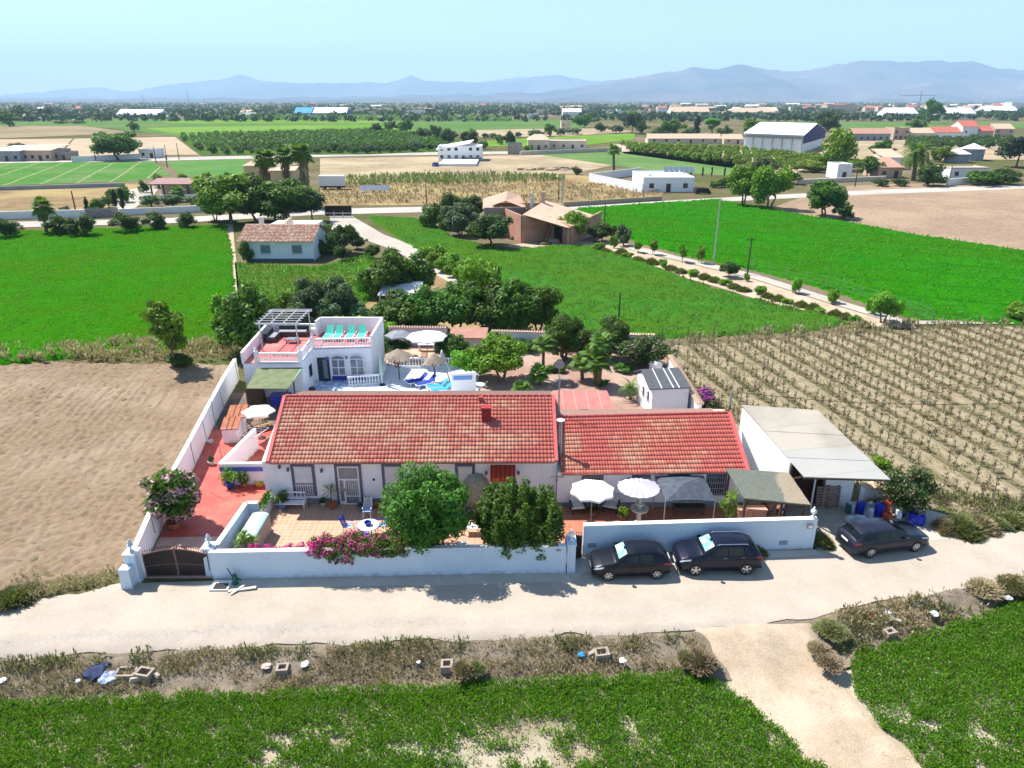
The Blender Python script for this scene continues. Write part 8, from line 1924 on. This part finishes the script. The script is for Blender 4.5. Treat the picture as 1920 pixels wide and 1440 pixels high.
# modern white house, sheds, farm
mh = bld('modern white house with a slanting roof and tall arched openings', 822, 903, 302, 5.2, 12, 'flat', mat('pure_white_wall', (.85,.85,.86), (.8,.8,.82)), mat('pure_white_roof', (.85,.85,.85), (.8,.8,.8)), 6, 'modern_house')
MB().slab((-9.2, -7, 4.4), (4, -7, 6.8), (5, 7, 7.4), (-9.2, 7, 5.0), .4).build('slanted_roof', mat('pure_white_roof', ()), mh, world=False); MB().box(1.5, -6.15, 0.02, 8.5, -6.02, 1.4).build('grey_base', m_far_g, mh, world=False)
one('terrace_slab', MB().box(*at(822, 312), 0, at(893, 312)[0], at(893, 302)[1]-3, .9), m_far_w, 'white terrace in front of the modern white house', 'terrace')
x, y = at(818, 312); T = thing('far_car', 'small blue car parked in front of the modern white house', 'car', (x, y, 0), R(70)); MB().hexa([(-2,-.85,.25),(2,-.85,.25),(2,.85,.25),(-2,.85,.25),(-1.95,-.8,.9),(1.95,-.8,.85),(1.95,.8,.85),(-1.95,.8,.9)]).build('body', m_bluem, T, world=False, bevel=.1); MB().hexa([(-1.7,-.75,.9),(1.0,-.75,.88),(1.0,.75,.88),(-1.7,.75,.9),(-1.4,-.65,1.45),(.4,-.65,1.45),(.4,.65,1.45),(-1.4,.65,1.45)]).build('cabin', m_carglass, T, world=False, bevel=.08)
for sx in (-1.25, 1.25):
    for sy in (-.8, .8): MB().lathe(sx, sy, [(.32, -.1), (.32, .1)], 12, ax='y', z=.32).build('wheel', m_tyre, T, world=False)
bld('plain grey concrete shed beside the far lane', 952, 979, 289, 4.2, 7, 'flat', mat('weathered_concrete', (.38,.34,.30), (.3,.27,.24), .5), m_far_g, 0, 'shed', cat='shed')
bld('sandy farmhouse with a hipped roof beside the grey shed', 990, 1030, 281, 4.5, 14, 'hip', m_far_c, m_far_tp, 3, rh=2.4); bld('long roofless sandy farm wing beside the hipped farmhouse', 1030, 1100, 280, 3.6, 16, 'flat', m_far_c, m_far_c, 4, 'farm_wing', cat='farm building')
bld('ruined sandy tower house beyond the far field', 1052, 1070, 246, 7, 12, 'flat', m_far_c, m_far_c, 2, 'ruin', cat='ruin')
# yellow villa behind the palms
yv = bld('ochre two-storey house with clay roofs behind the three tall palms', 460, 548, 338, 4.2, 12, 'hip', mat('ochre_wall', (.62,.46,.26), (.55,.4,.22), .4), m_far_tp, 3, 'ochre_house', rh=2.6); MB().box(2, -10, 0, 9, -6.01, 3.2).build('porch', mat('ochre_wall', ()), yv, world=False); MB().slab((1.5, -10.5, 3.2), (9.5, -10.5, 3.2), (9.5, -6, 4.1), (1.5, -6, 4.1), .15).build('porch_roof', m_far_tp, yv, world=False)
# pergola roof building
T = thing('long_pergola', 'long low pergola with a brown tiled roof beside a pool garden', 'pergola', (at(350, 366)[0], at(350, 366)[1], 0)); w_ = (at(412, 366)[0]-at(292, 366)[0])/2
MB().slab((-w_, -2.5, 3.0), (w_, -2.5, 3.0), (w_, 3, 3.9), (-w_, 3, 3.9), .2).build('roof', mat('brown_rose_roof', (.32,.19,.16), (.26,.15,.13), 1), T, world=False)
for i in range(6): x = -w_+.5+(2*w_-1)*i/5; MB().box(x-.15, -2.3, 0, x+.15, -2.0, 2.8).build('post', m_darkw, T, world=False)
MB().box(-w_+1, 2.0, 0, w_-1, 2.3, 3.2).build('back_wall', m_far_c, T, world=False); one('pool_garden_wall', MB().box(-.0, 0, 0, 12, .3, 1.1), m_far_w, 'low white wall in front of the long pergola', 'wall').location = (at(345, 374)[0], at(345, 374)[1], 0)
# trailer and panels
T = thing('box_trailer', 'white box trailer parked by the lane', 'trailer', (at(622, 356)[0], at(622, 356)[1]+1.2, 0)); MB().box(-3.3, -1.2, 1.0, 3.3, 1.2, 3.6).build('box', m_far_w, T, world=False); 
for x in (-1.8, 1.9): MB().lathe(x, -1.05, [(.5, -.15), (.5, .15)], 12, ax='y', z=.5).build('wheel', m_tyre, T, world=False)
MB().box(-3.2, -1.0, .6, 3.2, 1.0, .98).build('chassis', m_black, T, world=False)
T = thing('solar_panels', 'row of ground solar panels in the dry plot', 'solar panels', (at(703, 360)[0], at(703, 360)[1], 0)); m_pv = mat('solar_cells', (.10,.13,.19), (.14,.17,.23), 3, .3)
for i in range(6): MB().slab((-3.9+i*1.3, -1, .5), (-2.7+i*1.3, -1, .5), (-2.7+i*1.3, 1, 1.6), (-3.9+i*1.3, 1, 1.6), .05).build('panel', m_pv, T, world=False)
# warehouse
x0, y0 = at(1393, 281); x1, y1 = at(1503, 287); T = thing('white_warehouse', 'large white metal warehouse with a dark blue gable end', 'warehouse', (x0, y0, 0)); ux, uy = x1-x0, y1-y0; vx, vy = at(1543, 273)[0]-x1, at(1543, 273)[1]-y1
pt_ = lambda u, v, z: (ux*u+vx*v, uy*u+vy*v, z); h = 7.6; rz_ = 11.6
MB().hexa([pt_(0,0,0), pt_(.998,0,0), pt_(.998,1,0), pt_(0,1,0), pt_(0,0,h), pt_(.998,0,h), pt_(.998,1,h), pt_(0,1,h)]).build('wall', mat('white_cladding', (.86,.86,.84), (.8,.8,.78), .1), T, world=False)
mb = MB(); mb.add([pt_(.999,0,4), pt_(.999,1,4), pt_(.999,1,h), pt_(.999,.5,rz_), pt_(.999,0,h)], [(0,1,2,3,4)]); mb.add([(p[0]+.4, p[1], p[2]) for p in (pt_(1,0,4), pt_(1,1,4), pt_(1,1,h), pt_(1,.5,rz_), pt_(1,0,h))], [(0,1,2,3,4)]); mb.build('gable_end', mat('dark_navy_cladding', (.03,.03,.10), (.04,.04,.13), .2), T, world=False)
MB().slab(pt_(-.01,-.02,h+.1), pt_(1.01,-.02,h+.1), pt_(1.01,.5,rz_+.2), pt_(-.01,.5,rz_+.2), .2).slab(pt_(-.01,.501,rz_+.2), pt_(1.01,.501,rz_+.2), pt_(1.01,1.02,h+.1), pt_(-.01,1.02,h+.1), .2).build('roof', mat('white_roof_cladding', (.8,.8,.82), (.72,.73,.76), .1), T, world=False)
mb = MB()
for i in range(7): mb.beam(pt_(i/6*.99, -.006, 0), pt_(i/6*.99, -.006, h-1), .25)
mb.beam(pt_(0, -.006, h-1.2), pt_(1, -.006, h-1.2), .8); mb.build('panel_joints', m_far_g, T, world=False)
# villa
vl = bld('long white single-storey villa with solar panels on its flat roof', 1205, 1300, 360, 3.3, 18, 'flat', mat('pure_white_wall', ()), mat('pure_white_roof', ()), 3, 'white_villa')
for i in range(6): MB().slab((1+i*1.4, 2, 4.0), (2.2+i*1.4, 2, 4.0), (2.2+i*1.4, 4.4, 5.2), (1+i*1.4, 4.4, 5.2), .06).build('solar_panel', m_pv, vl, world=False)
MB().lathe(-4, -3, [(.6, 0), (.7, .8), (.3, 1.1), (.1, 1.2)], 10, z=3.4).build('roof_tank', m_far_w, vl, world=False)
xa, ya = at(1105, 340); xb_, yb_ = at(1205, 362); lwall('compound_wall', 'long white compound wall running from the villa across the plot', [(xa, ya), (xb_, yb_)], 2.2, .3, .05, m=m_far_w); lwall('compound_wall', 'white wall at the back of the villa garden', [(xa, ya), (at(1200, 328)[0], at(1200, 328)[1])], 2.2, .3, .05, m=m_far_w)
one('dark_car', MB().hexa([(-2.2,-.9,.3),(2.2,-.9,.3),(2.2,.9,.3),(-2.2,.9,.3),(-1.5,-.75,1.5),(1.2,-.75,1.5),(1.2,.75,1.5),(-1.5,.75,1.5)]).lathe(-1.4,-.9,[(.33,-.05),(.33,.1)],10,ax='y',z=.33).lathe(1.4,-.9,[(.33,-.05),(.33,.1)],10,ax='y',z=.33), m_black, 'dark car parked right of the white villa', 'car').location = (at(1318, 364)[0], at(1318, 364)[1], 0)
# lane walls
lwall('lane_wall', 'grey retaining wall on the near side of the villa lane', [at(1056, 388), at(1240, 376)], 1.0, .4, .04, m=m_stone_w, cm=m_stone_w); lwall('lane_wall', 'pale wall along the lane on the left', [at(-30, 412), at(210, 406)], 1.5, .3, .04, m=m_far_w); lwall('lane_wall', 'pale wall along the lane behind the dark bushes', [at(225, 404), at(400, 396)], 1.3, .3, .04, m=m_far_w)
lwall('lane_wall', 'low pale wall along the row crop', [at(-30, 358), at(235, 350)], 1.0, .4, .04, m=m_far_g, cm=m_far_g); lwall('lane_wall', 'pale low wall above the bare plot', [at(975, 291), at(1165, 283)], 1.6, .5, .05, m=m_far_c, cm=m_far_w); lwall('lane_wall', 'long white wall under the huge fig tree', [at(135, 304), at(262, 298)], 2.0, .4, .05, m=m_far_w)
lwall('lane_wall', 'white garden wall beside the right-hand lane', [at(1495+0, 345), at(1660, 338)], 1.2, .4, .04, m=m_far_c); lwall('lane_wall', 'white wall on the right of the date palm', [at(1775, 348), at(1860, 342)], 1.8, .4, .04, m=m_far_w)
def fence(label, pts, h, n, m, name='fence'):
    T = thing(name, label, 'fence', (pts[0][0], pts[0][1], 0)); pb = MB(); rb = MB(); L = [0]
    for i in range(n):
        t = i/(n-1)*(len(pts)-1); k = min(int(t), len(pts)-2); f = t-k; x = pts[k][0]*(1-f)+pts[k+1][0]*f; y = pts[k][1]*(1-f)+pts[k+1][1]*f; pb = MB().tube([(x, y, 0), (x, y, h)], .04, 4); pb.build('post', m, T)
    for k in range(len(pts)-1):
        for z in (.35, .65, .95): rb.beam(pts[k][:2]+(h*z,), pts[k+1][:2]+(h*z,), .012)
    rb.build('wires', m, T); return T
fence('thin wire fence along the far side of the concrete channel', [at(1410, 508), at(1560, 545), at(1700, 590), at(1745, 606)], 1.7, 14, m_greym); fence('thin wire fence between the middle field and the vineyard', [at(1240, 640), at(1480, 630), at(1700, 618), at(1920, 608)], 1.5, 16, m_pole)
T = thing('wooden_fence', 'dark wooden paling gate beside the lane on the left', 'fence', (at(190, 408)[0], at(190, 408)[1], 0)); x0, x1 = at(164, 408)[0]-at(190, 408)[0], at(222, 408)[0]-at(190, 408)[0]; mb = MB()
for i in range(16): x = x0+(x1-x0)*i/15; mb.box(x-.18, -.03, .1, x+.18, .03, 1.9)
mb.build('palings', mat('grey_wood', (.24,.22,.22), (.18,.165,.16), 2), T, world=False)
T = thing('white_barrier', 'white rail gate at the top of the gravel drive', 'gate', (at(635, 408)[0], at(635, 408)[1], 0)); w_ = (at(661, 408)[0]-at(611, 408)[0])/2
MB().box(-w_, .2, .3, w_, .25, 2.3).build('dark_mesh', m_black, T, world=False); mb = MB(); mb.beam((-w_, 0, .9), (w_, 0, .9), .14); mb.beam((-w_, 0, .2), (w_, 0, .2), .1)
for i in range(4): x = -w_+2*w_*i/3; mb.beam((x, 0, 0), (x, 0, 1.2), .14)
mb.build('rail', m_far_w, T, world=False)
# poles
def pole(label, px_, pb, pt, m=None, r=.11, arm=True, name='utility_pole'):
    x, y = at(px_, pb); h = vz(px_, pt, y)[1]; T = thing(name, label, 'pole', (x, y, 0)); MB().tube([(0, 0, 0), (0, 0, h)], [r*1.2, r*.8], 7).build('shaft', m or m_pole, T, world=False)
    if arm: MB().beam((-.6, 0, h-.4), (.6, 0, h-.4), .1).build('crossarm', m or m_pole, T, world=False)
    return (x, y, h)
m_dpole = mat('dark_pole', (.07,.055,.045), (.05,.04,.035), 4); m_cpole = mat('pale_pole', (.42,.42,.40), (.36,.36,.34), 4)
P1 = pole('very tall pale slender pole beside the dark round bush on the bank', 1338, 494, 372, m_cpole, .10, False); pole('short dark pole with a crossarm on the bank', 1401, 516, 444, m_dpole, .10)
pole('leaning dark pole standing in the middle green field', 1160, 600, 549, m_dpole, .09, False); pole('dark pole right of the brick farm', 1133, 425, 383, m_dpole, .1, False); pole('dark pole behind the neat round trees', 800, 384, 337, m_dpole); pole('pair pole behind the brick farm, thin one', 1047, 380, 332, m_dpole, .1, False); pole('pale concrete pole behind the brick farm', 1053, 382, 330, m_cpole, .16, False)
for px_, pb, pt, l in ((142,396,358,'dark leaning pole left of the driveway'),(180,302,270,'dark pole left of the huge fig tree'),(293,306,275,'dark pole at the end of the white wall'),(314,314,292,'dark pole beside the second row crop'),(313,300,272,'thin pole of the small frame by the far lane'),(336,300,268,'thin pole by the far lane, right of the frame'),(540,300,262,'pale pole above the ochre house'),(388,374,340,'thin pole beside the long pergola'),(953,222,208,'white mast in the far field'),(1713,300,268,'dark pole near the village row'),(1778,346,312,'pole at the right-hand lane'),(1603,350,318,'pole at the garden hedge'),(1000,262,240,'dark pole by the far farm')): pole(l, px_, pb, pt, m_dpole, .14, False)
P2 = pole('white-topped pole at the corner of the vineyard behind the annex', 1368, 768, 734, m_cpole, .08, False)
def wire(label, a, b, sag, r=.02):
    mb = MB(); pts = []
    for i in range(25): t = i/24; pts.append(tuple(a[k]+(b[k]-a[k])*t-(sag*4*t*(1-t) if k == 2 else 0) for k in range(3)))
    return tag(mb.tube(pts, r, 4).build('overhead_cable', m_black), label, 'cable')
wire('dark overhead cable crossing above the vineyard', (P2[0], P2[1], P2[2]), v3(2100, 742, 50), .9)
# left farm sheds
bld('dark low shed with a pale flat roof at the left edge of the far lane', -12, 40, 303, 4.0, 14, 'shed', m_far_g, mat('pale_sheet', (.62,.62,.6), (.55,.55,.53), .4), 3, 'shed', cat='shed', rh=1.2); bld('low farmhouse with a brownish clay roof beside the dark shed', 42, 98, 302, 4.0, 14, 'shed', m_far_p, m_far_tp, 4, rh=1.6); bld('small stone outbuilding right of the low farmhouse', 99, 128, 301, 2.8, 8, 'flat', m_stone_w, m_far_g, 2, 'outbuilding', cat='outbuilding'); bld('small white house under the right side of the huge fig tree', 262, 293, 297, 3.2, 8, 'flat', m_far_w, m_far_w, 2, 'small_house')
bld('small grey hut beyond the far lane near the tall palms', 520, 531, 286, 3.0, 5, 'flat', m_far_g, m_far_g, 0, 'hut', cat='hut')
# village row on the right
for a in (('low terrace of houses with brown roofs at the left of the village row',1597,1668,264,4,12,'gable',m_far_g,m_far_t,6),('tall pink house at the left of the village row',1674,1702,262,6.5,12,'flat',m_far_p,m_far_tp,3),('long low cream house in the village row',1703,1750,262,3.8,12,'gable',m_far_c,m_far_tp,4),('long house with a bright red roof in the village row',1751,1800,262,4.2,13,'gable',m_far_w,m_far_r,4),('tall white gabled house with a red roof in the village row',1801,1830,262,7.5,14,'gable',m_far_w,m_far_r,2),('low brick-red house right of the tall white one',1831,1860,262,5,12,'gable',m_far_p,m_far_r,3),('house with a pale roof at the right of the village row',1862,1898,261,6,12,'gable',m_far_p,m_far_tp,3),
          ('white garden house with a pale roof beside the date palm',1655,1690,318,4,10,'shed',m_far_w,m_far_tp,2),('small white hut with blank walls near the hedges',1568,1595,336,4,8,'flat',m_far_w,m_far_w,1),('low white house with a salmon roof beside the hedges',1645,1690,334,3.2,10,'shed',m_far_p,m_far_t,2),('low sandy house behind the orchard, left part',1215,1352,269,2.6,10,'gable',m_far_c,m_far_tp,6),('low sandy house behind the orchard, right part',1357,1392,270,2.6,10,'gable',m_far_c,m_far_tp,2),('white wall-like low house right of the date palm',1780,1850,336,3,8,'flat',m_far_w,m_far_c,3)):
    bld(*a, name='village_house')
for px_, pb, l in ((1792,304,'pale conical roof of the left round tank'),(1820,300,'pale conical roof of the higher round tank')):
    x, y = at(px_, pb); T = thing('round_tank', 'round dark tank with a %s' % l, 'tank', (x, y, 0)); MB().lathe(0, 0, [(4.2, 0), (4.2, 3.2 if px_ < 1800 else 4.4)], 20).build('tank_wall', m_far_g, T, world=False); hh = 3.2 if px_ < 1800 else 4.4; MB().lathe(0, 0, [(4.7, hh), (.3, hh+1.9)], 20).build('cone_roof', m_far_w, T, world=False)
# white sheds and blue warehouse
for a in (('long white greenhouse-like shed, left of the two large ones',1664,1720,222,6,30,'gable',m_far_w,m_far_w,0),('long white shed right of the tall open tree',1758,1828,222,6,30,'gable',m_far_w,m_far_w,0),('white long shed at the far right',1846,1908,215,6,30,'gable',m_far_w,m_far_w,0),('bright blue warehouse left part',552,584,221,6,30,'gable',mat('sky_blue_cladding',(.05,.25,.6),(.06,.3,.65),.2),mat('sky_blue_cladding',()),0),('deep blue long warehouse with a pale roof',587,650,221,6,30,'gable',m_bluem,m_far_w,0),
          ('pale long sheds on the far left of the plain',218,300,222,4,30,'gable',m_far_w,m_far_w,0),('grey long roof on stilts beyond the far fields',285,324,209,7,24,'flat',m_far_g,m_far_w,0),('white house beyond the reed belt',762,796,217,7,20,'flat',m_far_w,m_far_w,3),('long white farm block on the right plain',1258,1330,218,6,30,'gable',m_far_w,m_far_tp,4),('long pale farm block behind the orchard plain',1362,1455,219,6,26,'hip',m_far_c,m_far_tp,5),('cream barn beside the far road',1425,1458,217,7,22,'gable',m_far_c,m_far_c,2),
          ('brick-red apartment block at the edge of the town',1550,1608,209,12,30,'flat',m_far_p,m_far_r,6),('white round silo-like building at the right edge',1895,1925,206,16,30,'flat',m_far_w,m_far_w,3),('white roadside kiosk on the plain',990,1010,222,5,14,'flat',m_far_w,m_far_w,2),('white roadside shed on the plain',1055,1090,218,6,20,'gable',m_far_w,m_far_w,2),('small house with a grey roof by the far trees',452,478,222,4,14,'gable',m_far_c,m_far_g,2)):
    bld(*a, name='far_building', cat='building')
rng = random.Random(77)
for i in range(120):
    right = i < 85; px_ = rng.uniform(1200, 1930) if right else rng.uniform(20, 1200); py_ = rng.uniform(196.5, 210) if right else rng.uniform(197, 217); w_ = rng.uniform(8, 26); wm = rng.choice((m_far_w, m_far_c, m_far_c, m_far_p)); rm = rng.choice((m_far_t, m_far_tp, m_far_w, m_far_r))
    bld('pale building of the distant town on the plain' if right else 'distant pale farm building on the plain', px_, px_+w_, py_, rng.uniform(4, 8), 14, rng.choice(('gable', 'flat')), wm, rm, 0, 'town_building', group='buildings of the distant town' if right else 'distant farm buildings', cat='building', win=False)
for px_, pt, l in ((271,177,'left'),(355,168,'middle'),(384,182,'right')):
    x, y = at(px_, 199.5); h = vz(px_, pt, y)[1]; one('radio_mast', MB().tube([(x, y, 0), (x, y, h)], [1.2, .6], 5), m_far_g, 'thin lattice mast far on the hazy plain, %s of three' % l, 'mast')
x, y = at(1722, 203); h = vz(1722, 170, y)[1]; mb = MB(); mb.tube([(x, y, 0), (x, y, h)], [2.2, 1.2], 5); mb.beam((x-60, y, h*.74), (x+42, y, h*.74), 1.4); one('tower_crane', mb, m_far_g, 'tower crane standing over the distant town', 'crane')
for i in range(26):
    px_ = rng.uniform(1040, 1910); py_ = 187.9+rng.random()*1.3; x, y = at(px_, py_); w_ = rng.uniform(90, 300); one('greenhouse', MB().box(x, y, 0, x+w_, y+60, 9), m_far_w, 'white greenhouse roof at the foot of the hazy mountains', 'greenhouse', 'greenhouses under the mountains')
# garden hut, metal roof in the grove
x, y = at(752, 580); T = thing('white_canopy_hut', 'white-roofed garden hut half hidden by the grove trees', 'hut', (x, y, 0)); MB().slab((-2.2, -2, 2.2), (2.4, -2, 2.2), (2.4, 2.4, 2.7), (-2.2, 2.4, 2.7), .1).build('roof', m_far_w, T, world=False)
for sx in (-2, 2.2):
    for sy in (-1.8, 2.2): MB().box(sx-.06, sy-.06, 0, sx+.06, sy+.06, 2.2).build('post', m_far_w, T, world=False)
MB().box(-1.6, -.5, 0, 1.6, 1.8, 2.0).build('wall', m_stone_w, T, world=False)
# dirt mounds
for i, px_ in enumerate((990, 1015, 1035, 1050)): clump('earth_mound', '%s of the earth mounds on the bare plot' % ('first', 'second', 'third', 'fourth')[i], 'earth mound', px_, 318, 4.0, gm_dry, i+3, .3, z=0)
# shrubs of the verge
for i, (px_, py_, w_, pt, k) in enumerate(((28,1140,78,1096,'weedbush'),(62,1116,46,1090,'drybush'),(870,1266,44,1236,'drybush'),(892,1262,40,1240,'weedbush'),(1312,1252,58,1216,'drybush'),(1286,1244,40,1216,'drybush'),(1560,1192,60,1164,'weedbush'),(1538,1228,44,1210,'drybush'),(1552,1250,50,1226,'drybush'),(1845,1112,60,1096,'drybush'),(1900,1106,60,1088,'weedbush'),(1800,1004,66,962,'weedbush'),(1838,996,58,962,'drybush'),(1770,1000,46,966,'drybush'),(1900,985,74,956,'weedbush'),(1866,992,46,966,'weedbush'))):
    ptree(k, 'verge_bush', 'low straggly bush growing on the verge beside the road', 'bush', px_, py_, pt, w_, 'straggly bushes along the road verge')
